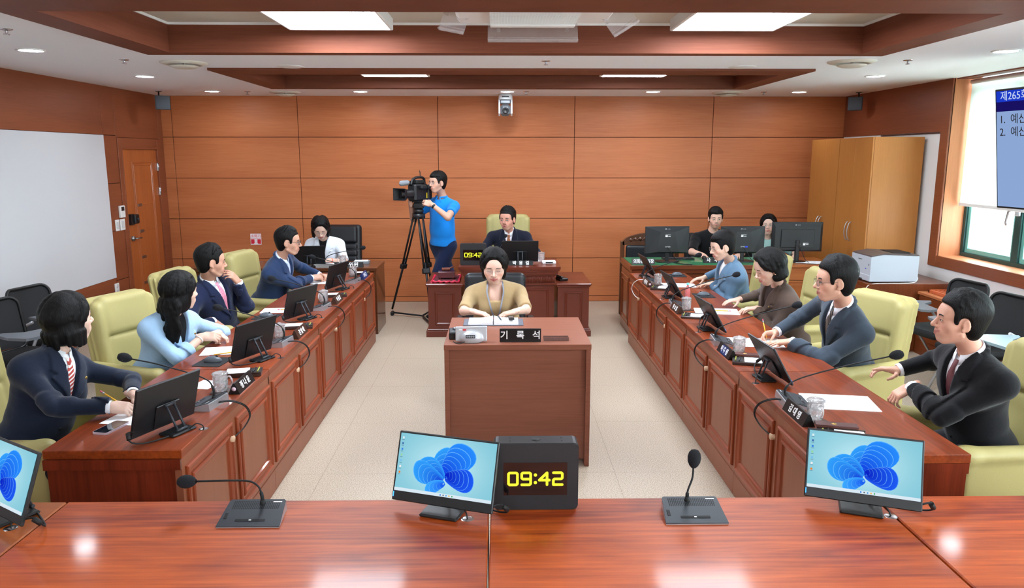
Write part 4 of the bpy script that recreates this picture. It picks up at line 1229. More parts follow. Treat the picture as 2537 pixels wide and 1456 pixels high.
ord_ = ['nearest', 'second', 'third', 'farthest']
mp = monitor_proto(math.radians(15)); mr = monitor_proto(math.radians(30))
for i, (x, y, a) in enumerate([(-1.535, 3.29, -90 - 22), (-1.535, 4.52, -90 - 22), (-1.555, 5.69, -90 - 22), (-1.555, 6.98, -90 - 16)]):
    o = mp if i == 0 else copy_tree(mp); place(o, x, y, a, 'black portable monitor seen from behind, %s of the four on the left row' % ord_[i], 'monitors on the left desk row')
for i, (x, y, a) in enumerate([(1.555, 4.04, 90 + 3), (1.555, 5.26, 90 + 4), (1.56, 6.50, 90 + 3), (1.57, 7.66, 90 + 3)]):
    o = mr if i == 0 else copy_tree(mr); place(o, x, y, a, 'black portable monitor leaning back, %s of the four on the right row' % ord_[i], 'monitors on the right desk row')
ml = monitor_proto(math.radians(20), True, .375, .24)
place(ml, -.208, 2.43, -19, 'lit portable monitor with blue ribbon picture left of the big clock', 'lit monitors on the front desks')
place(copy_tree(ml), 1.25, 2.43, -21, 'lit portable monitor with blue ribbon picture in front of the black-suited man', 'lit monitors on the front desks')
place(copy_tree(ml), -1.72, 2.41, -33, 'lit portable monitor with blue ribbon picture at the lower left edge', 'lit monitors on the front desks')

def mic_proto(neck, silver=True):
    t = thing('conference_microphone', '', 'microphone')
    # wedge: low toward the user (-y), high at the back
    prof = [(-.075, 0), (-.075, .004), (.045, .038), (.055, .036), (.058, 0)]
    m = MB(); n = len(prof)
    def xw(y): return .105 - .012 * (y + .075) / .133
    vs = [(-xw(y), y, z) for y, z in prof] + [(xw(y), y, z) for y, z in prof]
    m.add(vs, [tuple(range(n)), tuple(range(n, 2 * n))[::-1]] + [(i, (i + 1) % n, (i + 1) % n + n, i + n) for i in range(n)]); m.build('housing', M_SILVER, t)
    sl = math.atan2(.034, .12); R = TR((0, -.075, .0045), rx=sl)
    m = MB(); m.prism([(-.106, -.002), (.106, -.002), (.096, .124), (.09, .13), (-.09, .13), (-.096, .124)], 0, .003, M=R); m.build('top_plate', M_DGREY, t)
    m = MB()
    for i in range(26):
        for j in range(8):
            m.box(-.078 + i * .0062, -.0745 + i * .0062, .082 + j * .0052, .0848 + j * .0052, .003, .0034, M=R)
    m.build('speaker_grille', M_BLACKM, t)
    m = MB(); m.box(-.05, .05, .022, .032, .003, .0042, M=R); m.box(-.092, -.082, .035, .062, .003, .0042, M=R); m.build('button', M_BLACKM, t)
    m = MB(); m.box(.055, .085, .115, .119, .003, .0035, M=R); m.box(-.004, .004, .025, .029, .0042, .0046, M=R); m.build('printed_mark', M_LETTER, t)
    p = bez(neck, 30)
    m = MB(); m.cyl((neck[0][0], neck[0][1], .028), (neck[0][0], neck[0][1], .05), .012, .008, n=14); m.tube(p, .0042, 8, rad=[.0065 if i < 9 else .0036 for i in range(len(p))]); m.build('gooseneck', M_BLACKM, t)
    d = (p[-1] - p[-2]).normalized(); e = p[-1]
    q = d.to_track_quat('Z', 'Y').to_matrix().to_4x4(); q.translation = e - d * .006
    m = MB(); m.lathe([(0, .066), (.012, .063), (.020, .053), (.0235, .038), (.022, .022), (.015, .008), (.007, .0)], 20, M=q); m.build('foam_windscreen', mat('mic_foam', (20, 22, 28), .95, bump=.6, bscale=700), t)
    return t
def cable_drop(x, y, side, label, white=False):
    """loops out of the desk front edge and back to a hole in the panel"""
    s = side
    t = thing('cable_loop', label, 'cable', (x, y, .75), group='microphone cables looping over the desk edges')
    for k, dy in ((0, 0.0), (1, .012)):
        m = MB(); m.tube(bez([(-s * .045, dy, .02), (s * .01, dy + .02, .018), (s * .05, dy + .09, -.03), (s * .055, dy + .14, -.1), (s * .035, dy + .1, -.15), (s * .012, dy + .02, -.17)], 34), .0032, 6)
        m.build('cable', M_WHITE if white else M_BLACKM, t)
        if white: break
    m = MB(); m.lathe([(0, .02), (.016, .02), (.018, 0)], 16, M=TR((0, -.0 + .0, -.17)) @ Matrix.Rotation(s * PI / 2, 4, 'Y')); m.build('hole_cover', mat('beige_plug', (206, 170, 138), .5), t)
ML = mic_proto([(0, .03, .03), (0, .03, .09), (.0, -.02, .14), (.06, -.2, .215), (.10, -.33, .252)])
for i, (x, y, a) in enumerate([(-1.455, 3.63, -99), (-1.455, 4.87, -97), (-1.46, 6.05, -97), (-1.455, 7.36, -97)]):
    o = ML if i == 0 else copy_tree(ML); place(o, x, y, a, 'silver conference microphone with gooseneck, %s of the four on the left row' % ord_[i], 'gooseneck microphones on the left row')
    cable_drop(-1.352, y - .02, 1, 'black cable loop over the desk edge, %s in the left row' % ord_[i])
MR = mic_proto([(0, .03, .03), (0, .03, .08), (.0, -.04, .13), (-.04, -.24, .21), (-.07, -.43, .27)])
for i, (x, y, a) in enumerate([(1.46, 3.62, 84), (1.46, 4.86, 84), (1.46, 6.13, 84), (1.47, 7.35, 84)]):
    o = MR if i == 0 else copy_tree(MR); place(o, x, y, a, 'silver conference microphone with gooseneck, %s of the four on the right row' % ord_[i], 'gooseneck microphones on the right row')
    cable_drop(1.376, y - .02, -1, ('white' if i == 3 else 'black') + ' cable loop over the desk edge, %s in the right row' % ord_[i], i == 3)
o = mic_proto([(.02, .03, .03), (.018, .03, .07), (.0, .04, .10), (-.05, .05, .112), (-.22, .055, .108)]); place(o, -.845, 2.43, 0, 'black desk microphone with neck bent flat to the left on the front desk', None)
o = mic_proto([(-.01, .03, .03), (-.008, .035, .07), (.01, .05, .11), (.015, .06, .15)]); place(o, .66, 2.43, 0, 'black desk microphone standing upright on the front desk right of the clock', None)
o = copy_tree(o); place(o, 2.02, 2.50, -14, 'microphone cut off at the lower right edge', None)

def name_plate(label, x, y, rz, text, w=.27, h=.058, d=.06, size=.042, m=None, z=.75, sx=1.0, spacing=1.0, box=False):
    """lettering faces local -y"""
    t = thing('name_plate', label, 'name plate', (x, y, z), math.radians(rz))
    a = MB()
    if box: a.box(-w / 2, w / 2, 0, d, 0, h, c=.001); tl = 0
    else:
        a.add([(-w / 2, 0, 0), (w / 2, 0, 0), (w / 2, d, 0), (-w / 2, d, 0), (-w / 2, d * .42, h), (w / 2, d * .42, h), (-w / 2, d * .58, h), (w / 2, d * .58, h)],
              [(0, 3, 2, 1), (0, 1, 5, 4), (3, 6, 7, 2), (4, 5, 7, 6), (0, 4, 6, 3), (1, 2, 7, 5)]); tl = math.atan2(d * .42, h)
    a.build('plate', m or M_NPLATE, t)
    R = TR((0, -.0008, 0), rx=PI / 2 - tl) @ TR((0, (h / math.cos(tl)) / 2, 0))
    text_mesh('lettering', text, size, R, M_LETTER, t, sx=sx, spacing=spacing, bold=.0008)
    return t
# left row plates face the aisle (+x): rz=+90 ; right row face -x: rz=-90
M_BPLATE = mat('name_plate_brown', (58, 36, 26), .35); M_BLUEP = mat('name_plate_blue', (20, 44, 96), .35)
for x, y, rz, tx, l, m in [(-1.357, 3.925, 90, '정 나 윤', 'black name plate beside the lidded crystal mug, nearest in the left row', None),
                        (-1.362, 5.12, 90, '권 영 애', 'dark name plate, second from the front in the left row', M_BPLATE),
                        (-1.362, 6.34, 90, '이 정 훈', 'dark name plate, third from the front in the left row', M_BPLATE),
                        (-1.365, 7.63, 90, '서 석 규', 'navy blue name plate, farthest in the left row', M_BLUEP),
                        (1.378, 3.40, -90, '김 대 영', 'black name plate, nearest in the right row', None),
                        (1.380, 4.55, -90, '이 주 원', 'black and blue name plate before the grey-suited man', None),
                        (1.380, 5.90, -90, '유 소 영', 'brown name plate, third from the front in the right row', M_BPLATE),
                        (1.380, 7.14, -90, '박 인 숙', 'brown name plate, farthest in the right row', M_BPLATE)]:
    t = name_plate(l, x, y, rz, tx, .25 if y > 0 else .25, m=m)
    if '주' in tx:
        b = MB(); tl = math.atan2(.06 * .42, .058); R = TR((0, -.0004, 0), rx=PI / 2 - tl); b.box(-.06, .06, .004, .06, 0, .0006, M=R); b.build('blue_band', M_BLUEP, t)
    if '정 나' in tx or '박 인' in tx:
        e = MB(); s = -1 if '정 나' in tx else 1
        e.lathe([(0, .0012), (.011, .0012), (.011, 0)], 16, M=TR((s * .125, .03, .028)) @ Matrix.Rotation(s * PI / 2, 4, 'Y')); e.build('emblem', mat('emblem_pink', (226, 200, 216), .5), t)
name_plate('wide black plate with white characters on the brown middle desk', .125, 4.66, 0, '기   록   석', .262, .085, .02, .058, box=True, z=.81, spacing=1.0)
name_plate('small black name plate of the chairman under his monitor', .225, 8.235, 0, '박  용  걸', .27, .05, .05, .048, z=.785)
name_plate('black plate on the adviser table behind the left row', -1.69, 8.36, 0, '전문위원', .32, .055, .05, .055, sx=1.1)
name_plate('black plate on the green felt beside the left office monitor', 1.575, 8.215, 0, '의회운영팀장', .25, .06, .05, .05, z=.798, sx=.82)
name_plate('black plate on the green felt in front of the man in black', 2.36, 8.30, 0, '사   무', .2, .058, .05, .05, z=.798)

def mug_proto():
    t = thing('crystal_mug', '', 'mug')
    def cut(prof, n, amp):      # faceted crystal surface
        vs = []; fs = []
        for k, (r, z) in enumerate(prof):
            for i in range(n):
                g = 2 * PI * (i + .5 * (k % 2)) / n; rr = r * (1 + (amp if (i + k) % 2 else -amp) * (1 if 0 < k < len(prof) - 1 else 0)); vs.append((rr * math.cos(g), rr * math.sin(g), z))
        for k in range(len(prof) - 1):
            for i in range(n): fs.append((k * n + i, k * n + (i + 1) % n, (k + 1) * n + (i + 1) % n, (k + 1) * n + i))
        return vs, fs
    m = MB(); v, f = cut([(.030, .001), (.034, .010), (.036, .024), (.037, .038), (.0375, .052), (.037, .066), (.0365, .078), (.036, .088)], 16, .035); m.add(v, f)
    m.lathe([(.036, .088), (.0325, .088), (.033, .05), (.030, .012), (0, .010)], 16, sm=False); m.lathe([(0, .001), (.030, .001)], 16, sm=False); m.build('glass', M_GLASS, t)
    m = MB(); m.lathe([(0, .012), (.0295, .013), (.0315, .05), (0, .051)], 20, sm=False); m.build('water', mat('water', (.96, .98, 1), .02, trans=1.0, ior=1.33), t)
    m = MB(); v, f = cut([(.034, .086), (.0405, .089), (.042, .094), (.036, .099), (.024, .101), (.012, .102)], 16, .03); m.add(v, f); m.lathe([(.012, .102), (.009, .108), (0, .110)], 12, sm=False)
    m.lathe([(.034, .086), (0, .089)], 16, sm=False); m.build('lid', M_GLASS, t)
    m = MB(); m.tube(bez([(-.034, 0, .075), (-.052, 0, .078), (-.062, 0, .05), (-.052, 0, .026), (-.034, 0, .024)], 18), .005, 8); m.build('handle', M_GLASS, t)
    return t
mug = mug_proto()
mats_ = [(-1.475, 3.855, 180, .75, 'crystal mug with handle and lid, nearest in the left row'), (-1.50, 5.03, 60, .75, 'crystal mug with lid, second in the left row'), (-1.50, 6.33, 60, .75, 'crystal mug with lid, third in the left row'),
         (-1.515, 7.72, 60, .75, 'crystal mug with lid, farthest in the left row'), (1.475, 3.37, 100, .75, 'crystal mug with lid, nearest in the right row by the passport'),
         (1.50, 4.60, 100, .75, 'crystal mug with lid in front of the grey-suited man'), (1.495, 5.95, 100, .75, 'crystal mug with lid beside the small bottle'), (1.515, 7.16, 100, .75, 'crystal mug with lid, farthest in the right row'),
         (.47, 8.60, 0, .785, 'crystal mug by the chairman on the dais'), (-1.80, 8.60, 0, .75, 'crystal mug on the adviser table')]
for i, (x, y, a, z, l) in enumerate(mats_):
    o = mug if i == 0 else copy_tree(mug); place(o, x, y, a, l, None, z)
    o.location.z = z + (.003 if z == .75 else 0)
    if z == .75 and y < 8.2:
        c = thing('coaster', 'dark square coaster under the ' + l.replace('crystal mug', 'mug'), 'coaster', (x, y, .75), .2)
        MB().box(-.048, .048, -.048, .048, 0, .003, c=.001).build('pad', M_DBROWN, c)

# memo boxes (brown tray, white sheets, pen slot)
def memo_proto():
    t = thing('memo_box', '', 'memo box')
    m = MB(); m.box(-.10, .10, -.065, .065, 0, .018, c=.002); m.box(-.10, .10, -.065, -.055, .018, .024); m.build('tray', M_DBROWN, t)
    m = MB(); m.box(-.092, .03, -.05, .058, .018, .0215); m.build('memo_sheets', M_PAPER, t)
    m = MB(); m.box(.04, .095, -.05, .055, .018, .0195); m.build('pen_slot', M_BLACKM, t)
    m = MB(); m.cyl((.055, -.045, .0235), (.062, .05, .0235), .004, n=10); m.build('pen', M_BLACK, t)
    m = MB(); m.cyl((.078, -.04, .0235), (.083, .045, .0235), .004, n=10); m.build('pen', mat('pen_olive', (150, 150, 60), .4), t)
    return t
mm_ = memo_proto()
for i, (x, y, a, l) in enumerate([(-1.46, 4.17, 12, 'brown memo box with white sheets, nearest in the left row'), (-1.46, 5.36, 12, 'brown memo box with white sheets, second in the left row'),
                                  (-1.46, 6.60, 12, 'brown memo box with white sheets, third in the left row'), (-1.47, 7.86, 10, 'brown memo box, farthest in the left row'),
                                  (1.50, 3.13, 164, 'brown memo box behind the lit right monitor'), (1.49, 4.36, 164, 'brown memo box before the grey-suited man'),
                                  (1.49, 5.66, 164, 'brown memo box, third in the right row'), (1.50, 6.91, 164, 'brown memo box, farthest in the right row')]):
    o = mm_ if i == 0 else copy_tree(mm_); place(o, x, y, a, l, None)
def pocket_book(x, y, rz, l):
    t = thing('passport_booklet', l, 'booklet', (x, y, .776), math.radians(rz)); MB().box(-.09, .09, -.028, .028, 0, .008, c=.001).build('cover', mat('maroon_cover', (74, 34, 30), .5), t)
    MB().lathe([(0, .0086), (.012, .0086), (.012, .008)], 16, M=TR((-.01, 0, 0))).build('gold_emblem', mat('gold', (196, 160, 90), .3, .8), t)
pocket_book(1.51, 3.22, -16, 'dark maroon booklet with gold emblem beside the crystal mug'); pocket_book(1.50, 4.45, -16, 'dark maroon booklet before the grey-suited man')

def sheet(x, y, rz, l, w=.21, h=.297, z=.7505, n=1, printed=False, group=None):
    t = thing('paper_sheet', l, 'paper', (x, y, z), math.radians(rz), group)
    m = MB(); m.box(-w / 2, w / 2, -h / 2, h / 2, 0, .0012 * n); m.build('sheet', M_PAPER, t)
    if printed:
        m = MB(); z1 = .0012 * n
        for i in range(7): m.box(-w * .36, w * (.2 + .1 * ((i * 7) % 3)), h * (.3 - i * .05), h * (.305 - i * .05), z1, z1 + .0002)
        m.build('printed_lines', mat('ink_grey', (130, 136, 150), .7), t)
sheet(-1.72, 3.45, 80, 'sheet of paper under the writing hand of the navy-suited woman', .21, .25)
sheet(-1.60, 3.97, 78, 'white sheet behind the nearest gooseneck microphone in the left row', .15, .12)
sheet(-1.74, 4.70, 100, 'white papers in front of the woman in pale blue', .21, .30, n=2)
sheet(-1.77, 5.98, 95, 'white sheet with pencil before the man with the pink tie', .2, .28)
sheet(-1.72, 6.48, 95, 'white sheet between third and farthest left monitors', .2, .2)
sheet(-1.70, 7.35, 95, 'white sheet under clasped hands of the man in the blue blazer', .21, .3, n=2)
sheet(1.70, 3.62, 80, 'printed sheet in front of the black-suited man', .24, .34, n=2, printed=True)
sheet(1.68, 4.86, 82, 'white sheets under the hands of the man writing in grey suit', .24, .36, n=2)
sheet(1.72, 5.88, 80, 'white sheets with pencil before the woman in brown', .22, .34, n=3)
sheet(1.70, 7.12, 84, 'white sheets before the woman in the blue-grey blazer', .22, .33, n=2)
sheet(-1.97, 8.58, 5, 'white sheets on the adviser table by the mug', .3, .22, z=.7505, n=3)
sheet(.38, 8.66, 12, 'white papers beside the chairman hand', .2, .24, z=.786, n=3)
sheet(3.28, 8.5, 14, 'loose white papers on the side table', .3, .21, z=.7905, n=4)
sheet(3.47, 8.36, -20, 'pale violet printed papers at the side table corner', .3, .21, z=.7962, n=2, printed=True)

def pencil(l, a, b):
    a = Vector(a); b = Vector(b); t = thing('pencil', l, 'pencil', a); d = b - a; L = d.length
    q = d.to_track_quat('Z', 'Y'); t.rotation_mode = 'QUATERNION'; t.rotation_quaternion = q
    MB().cyl((0, 0, .018), (0, 0, L - .025), .0036, n=6).build('shaft', M_PENCIL, t)
    MB().cyl((0, 0, 0), (0, 0, .018), .0006, .0034, n=8).build('tip', mat('pencil_wood', (214, 176, 130), .6), t)
    MB().cyl((0, 0, L - .025), (0, 0, L - .012), .0038, n=10).build('ferrule', M_SILVER, t)
    MB().cyl((0, 0, L - .012), (0, 0, L), .0036, n=10).build('eraser', M_ERASER, t)
    t.rotation_mode = 'QUATERNION'
    return t
PC = pencil
PC('yellow pencil lying before the woman in pale blue', (-1.66, 4.66, .757), (-1.80, 4.56, .757))
PC('yellow pencil on the sheet before the man in the pink tie', (-1.64, 5.96, .756), (-1.79, 5.99, .756))
PC('orange pencil on the papers before the woman in brown', (1.66, 5.90, .758), (1.83, 5.86, .758))

def mouse_set(x, y, rz, pad, mo, px=.0, py=.0, w=.21, d=.17, cat2=True):
    t = thing('mouse_pad', pad, 'mouse pad', (x, y, .75), math.radians(rz))
    m = MB(); m.prism(rrect(w, d, .012), 0, .003); m.build('pad', mat('pad_black', (26, 27, 30), .8), t)
    t.location.z = .75
    o = thing('computer_mouse', mo, 'mouse', (x + px, y + py, .753), math.radians(rz))
    s = SDF(); s.ell((0, 0, .004), (.032, .055, .032), k=.004, col=None); s.box((0, 0, -.03), (.1, .1, .03), .001, op='s', k=.003)
    s.build('shell', mat('mouse_grey', (84, 90, 98), .4), .003, o); MB().cyl((-.003, .025, .031), (.003, .025, .031), .008, n=12).build('scroll_wheel', M_BLACK, o)
mouse_set(-1.73, 4.43, -95, 'black mouse pad beside the second left monitor', 'grey computer mouse before the woman in pale blue')
mouse_set(-1.80, 5.72, -95, 'black mouse pad by the man with the pink tie', 'grey computer mouse by the man with the pink tie')
mouse_set(1.83, 7.72, 88, 'black mouse pad at the far end of the right row', 'grey computer mouse at the far end of the right row')
mouse_set(1.80, 6.57, 88, 'black mouse pad between the two women of the right row', 'grey computer mouse between the two women of the right row')

def smartphone():
    t = thing('smartphone', 'smartphone lying face up on the left desk corner', 'phone', (-1.772, 3.305, .75), math.radians(-12))
    MB().prism(rrect(.076, .158, .012), 0, .009).build('body', mat('phone_pinkish', (206, 190, 200), .3, .3), t)
    MB().prism(rrect(.07, .152, .010), .009, .0096).build('screen', mat('phone_glass', (14, 15, 18), .08, coat=1), t)
smartphone()

def big_clock(label, x, y, z, rz, s=1.0):
    t = thing('digital_clock', label, 'clock', (x, y, z), math.radians(rz)); t.scale = (s, s, s)
    R = Matrix.Rotation(PI / 2, 4, 'X')      # plate in xz, prism z -> -y
    w, h = .295, .245; out = rrect(w, h, .018)
    m = MB(); m.prism([(a, b + h / 2) for a, b in out], -.07, 0, M=R, sm=False); m.build('case', mat('clock_case', (34, 34, 38), .45, .2), t)
    m = MB(); m.prism([(a * .995, b * .99 + h / 2) for a, b in out], 0, .004, M=R); m.build('face_plate', mat('clock_face', (30, 29, 32), .55, bump=.05, bscale=800), t)
    m = MB(); m.box(-.113, .108, -.006, -.004, .056, .176); m.build('display', mat('clock_display', (10, 6, 8), .12, coat=1), t)
    yl = emitter('digit_yellow', (244, 250, 60), .6)
    def seg(pts, wd=.009):
        for (x0, z0), (x1, z1) in zip(pts[:-1], pts[1:]):
            dx, dz = x1 - x0, z1 - z0; L = math.hypot(dx, dz); nx, nz = -dz / L * wd / 2, dx / L * wd / 2; ex = ez = 0; g.cyl((x0, -.0075, z0), (x0, -.006, z0), wd / 2, n=12); g.cyl((x1, -.0075, z1), (x1, -.006, z1), wd / 2, n=12)
            g.add([(x0 + nx - ex, -.0075, z0 + nz - ez), (x1 + nx + ex, -.0075, z1 + nz + ez), (x1 - nx + ex, -.0075, z1 - nz + ez), (x0 - nx - ex, -.0075, z0 - nz - ez),
                   (x0 + nx - ex, -.006, z0 + nz - ez), (x1 + nx + ex, -.006, z1 + nz + ez), (x1 - nx + ex, -.006, z1 - nz + ez), (x0 - nx - ex, -.006, z0 - nz - ez)],
                  [(0, 1, 2, 3), (7, 6, 5, 4), (0, 4, 5, 1), (1, 5, 6, 2), (2, 6, 7, 3), (3, 7, 4, 0)])
    zb, zt, W2 = .095, .139, .031; zm = (zb + zt) / 2 - .001
    def dig(ch, x):
        global g
        g = MB(); c = .004
        if ch == '0': seg([(x + c, zb), (x + W2 - c, zb), (x + W2, zb + c), (x + W2, zt - c), (x + W2 - c, zt), (x + c, zt), (x, zt - c), (x, zb + c), (x + c, zb)])
        if ch == '9': seg([(x, zb), (x + W2 - c, zb), (x + W2, zb + c), (x + W2, zt - c), (x + W2 - c, zt), (x + c, zt), (x, zt - c), (x, zm + c), (x + c, zm), (x + W2, zm)])
        if ch == '4': seg([(x + W2 - .006, zb), (x + W2 - .006, zt), (x - .002, zm - .004), (x + W2 + .002, zm - .004)])
        if ch == '2': seg([(x, zt), (x + W2 - c, zt), (x + W2, zt - c), (x + W2, zm + c), (x + W2 - c, zm), (x + c, zm), (x, zm - c), (x, zb), (x + W2, zb)])
        if ch == ':':
            for z_ in (zb + .008, zt - .008): g.cyl((x, -.0075, z_), (x, -.006, z_), .0058, n=14)
        g.build('digit', yl, t)
    for ch, x_ in (('0', -.096), ('9', -.050), (':', -.0025), ('4', .013), ('2', .060)): dig(ch, x_)
    m = MB(); m.lathe([(0, .0006), (.017, .0006), (.017, 0)], 24, M=TR((0, .035, h)))
    for sx in (-.09, .09):
        for sy in (.02, .05): m.cyl((sx, sy, h), (sx, sy, h + .0006), .003, n=8)
    m.build('top_hole', M_BLACKM, t)
    m = MB(); m.box(-.006, .006, -.0048, -.004, .043, .046); m.build('sensor', M_BLACKM, t)
    return t
big_clock('large black digital clock reading 09:42 on the front desk', .122, 2.475, .75, 0, 1.0)
big_clock('black digital clock reading 09:42 on the chairman dais', -.298, 8.26, .785, 0, .98)

def dais_things():
    m_ = monitor_proto(math.radians(15)); place(m_, .255, 8.40, 180 - 180, 'black monitor seen from behind in front of the chairman', None, .785)
    m_.rotation_euler = (0, 0, PI); m_.location = (.22, 8.44, .785); m_.scale = (1.12, 1.0, 1.05)
    o = copy_tree(MR); place(o, -.02, 8.55, 178, 'conference microphone between the dais clock and the chairman', None, .785); o.scale = (.9, .9, .9)
    # gavel on its block on a red cushion cloth
    t = thing('red_cloth', 'crimson velvet cloth with ruffled edge on the left dais wing', 'cloth', (-.615, 8.42, .595))
    vm = mat('crimson_velvet', (84, 8, 22), .7, sheen=.05, bump=.2, bscale=90)
    MB().box(-.13, .15, -.19, .22, 0, .022, c=.01).build('cushion', vm, t)
    r = MB(); n = 60
    path = []
    for i in range(n):
        s = i / n * 4
        e = int(s); f = s - e
        c = [(-.14, -.2), (.155, -.2), (.155, .23), (-.14, .23), (-.14, -.2)]
        x = c[e][0] * (1 - f) + c[e + 1][0] * f; y = c[e][1] * (1 - f) + c[e + 1][1] * f
        path.append((x, y, .014 + .007 * math.sin(i * 2.1)))
    path.append(path[0]); r.tube(path, .012, 8, rad=[.011 + .005 * math.sin(i * 1.7) for i in range(n + 1)]); r.build('ruffle', mat('crimson_satin', (190, 34, 62), .3), t)
    t = thing('sounding_block', 'dark red wooden sounding block on small ball feet', 'sounding block', (-.60, 8.40, .617))
    MB().box(-.095, .095, -.07, .07, .015, .085, c=.003).build('block', wood('block_wood', (70, 24, 34), (96, 36, 44), 'x', rough=.25, coat=.7), t)
    for sx in (-.07, .07):
        for sy in (-.05, .05): MB().lathe([(0, 0), (.01, .002), (.013, .009), (.008, .016), (0, .017)], 12, M=TR((sx, sy, 0))).build('foot', M_DAIS, t)
    t = thing('gavel', 'brown wooden gavel lying on the sounding block', 'gavel', (-.60, 8.40, .702), math.radians(14))
    gw = wood('gavel_wood', (96, 46, 30), (128, 66, 44), 'x', rough=.3, coat=.5)
    MB().lathe([(0, -.045), (.018, -.045), (.02, -.035), (.017, -.03), (.019, -.02), (.019, .02), (.017, .03), (.02, .035), (.018, .045), (0, .045)], 20, M=TR((-.01, 0, .0205)) @ Matrix.Rotation(PI / 2, 4, 'Y')).build('head', gw, t)
    MB().tube([(.0, 0, .02), (.05, .03, .03), (.09, .05, .04)], .008, 10, rad=[.006, .007, .010]).build('handle', gw, t)
    t = thing('telephone', 'small black desk telephone on the right dais wing', 'telephone', (.69, 8.40, .595), .3)
    MB().box(-.05, .05, -.07, .07, 0, .03, c=.006).build('base', M_BLACK, t); MB().box(-.045, -.015, -.085, .085, .03, .055, c=.01).build('handset', M_BLACK, t)
    t = thing('calculator', 'small white desk device with dark display on the dais edge', 'desk device', (.545, 8.40, .785))
    MB().box(-.075, .075, -.05, .06, 0, .03, c=.006).build('body', M_WHITE, t); MB().box(-.04, .04, -.052, -.05, .008, .024).build('display', M_BLACK, t)
dais_things()

def recorder_things():
    z = .81
    t = thing('open_notebook', 'open ring notebook with blank pages before the woman in beige', 'notebook', (-.05, 5.23, z), math.radians(0))
    MB().box(-.21, .21, -.105, .105, 0, .006, c=.002).build('cover', mat('slate_cover', (92, 98, 110), .5), t)
    for s in (-1, 1):
        m = MB(); n = 8; vs = []; 
        for i in range(n + 1):
            x = s * (.004 + .17 * i / n); zz = .014 + .016 * math.exp(-i * .55); vs += [(x, -.098, zz), (x, .102, zz)]
        fs = [(2 * i, 2 * i + 1, 2 * i + 3, 2 * i + 2) for i in range(n)]
        vb = [(v[0], v[1], .006) for v in vs]; o = len(vs)
        fs += [tuple(k + o for k in f[::-1]) for f in fs]
        fs += [(2 * i, 2 * i + 2, 2 * i + 2 + o, 2 * i + o) for i in range(n)] + [(2 * i + 1, 2 * i + 1 + o, 2 * i + 3 + o, 2 * i + 3) for i in range(n)] + [(2 * n, 2 * n + 1, 2 * n + 1 + o, 2 * n + o), (0, o, o + 1, 1)]
        m.add(vs + vb, fs); m.build('pages', M_PAPER, t)
    p = thing('pen', 'grey pen lying across the open notebook', 'pen', (-.005, 5.25, z + .026), .2); MB().cyl((0, -.06, 0), (0, .07, .004), .005, n=10).build('barrel', M_DGREY, p); MB().cyl((0, -.075, 0), (0, -.06, 0), .001, .005, n=10).build('tip', M_SILVER, p)
    t = thing('voice_recorder', 'small black recorder lying on the right notebook page', 'recorder', (.075, 5.24, z + .0255), .05)
    MB().box(-.02, .02, -.045, .045, 0, .012, c=.003).build('body', M_BLACK, t); m = MB()
    for sx in (-.01, .01): m.cyl((sx, -.025, .012), (sx, -.025, .013), .005, n=12)
    m.box(-.014, .014, .0, .03, .012, .0128); m.build('controls', M_STEEL, t)
    t = thing('audio_recorder', 'black audio recorder with knobs at the desk left edge', 'recorder', (-.275, 4.80, z), .06)
    MB().box(-.06, .06, -.07, .075, 0, .045, c=.004).build('body', M_BLACK, t)
    m = MB(); m.box(-.055, .055, -.066, .07, .045, .047, c=.001)
    m.lathe([(0, .012), (.024, .011), (.026, 0)], 24, M=TR((-.012, .02, .047))); m.build('control_plate', M_DGREY, t)
    m = MB(); m.lathe([(.012, .0125), (.02, .0125), (.02, .0115), (.012, .0115)], 24, M=TR((-.012, .02, .047)))
    for i in range(4): m.box(-.045 + i * .024, -.03 + i * .024, -.05, -.04, .047, .05)
    m.build('buttons', M_SILVER, t)
    t = thing('desk_interphone', 'silver call unit with four buttons seen from behind on the middle desk', 'call unit', (-.185, 4.665, z), 0)
    sv = mat('silver_paint', (186, 186, 190), .35, .35)
    s = SDF(); s.box((0, .0, .05), (.10, .012, .044), .006, rotm(rx=-.12), k=.01)
    s.ell((0, -.01, .026), (.068, .035, .046), k=.014); s.box((0, 0, -.06), (.3, .3, .06), .001, op='s', k=.002)
    s.cap((-.095, .0, .094), (.095, .0, .098), .007, k=.005); s.build('housing', sv, .003, t)
    m = MB(); m.prism(rrect(.06, .02, .003), .0, .004, M=TR((-.004, -.045, .045)) @ Matrix.Rotation(PI / 2 - .25, 4, 'X')); b = m.build('socket_plate', M_BLACK, t)
    m = MB()
    for i in range(4): m.lathe([(.003, .002), (.006, .002), (.006, 0)], 14, M=TR((-.024 + i * .013, -.049, .0455)) @ Matrix.Rotation(PI / 2 - .25, 4, 'X'))
    m.build('socket', M_STEEL, b)
    m = MB(); m.box(-.052, -.032, -.018, -.014, .078, .088); m.build('red_label', mat('label_red', (214, 60, 60), .5), t)
    m = MB(); m.box(-.078, -.058, -.018, -.014, .079, .087); m.build('white_label', M_WHITE, t)
    m = MB(); m.tube(bez([(-.04, -.045, .014), (-.07, -.055, .004), (-.1, -.03, .004), (-.115, .0, .008)], 18), .003, 6); m.build('cable', M_BLACKM, t)
    t = thing('clear_tray', 'small brown acrylic tray beside the black plate', 'tray', (.355, 4.71, z)); MB().box(-.08, .08, -.025, .03, 0, .006, c=.001).box(-.08, .08, -.025, -.02, .006, .022).box(-.08, .08, .025, .03, .006, .022).box(.075, .08, -.02, .025, .006, .022).build('body', mat('smoky_brown', (120, 90, 84), .15, alpha=.75), t)
recorder_things()

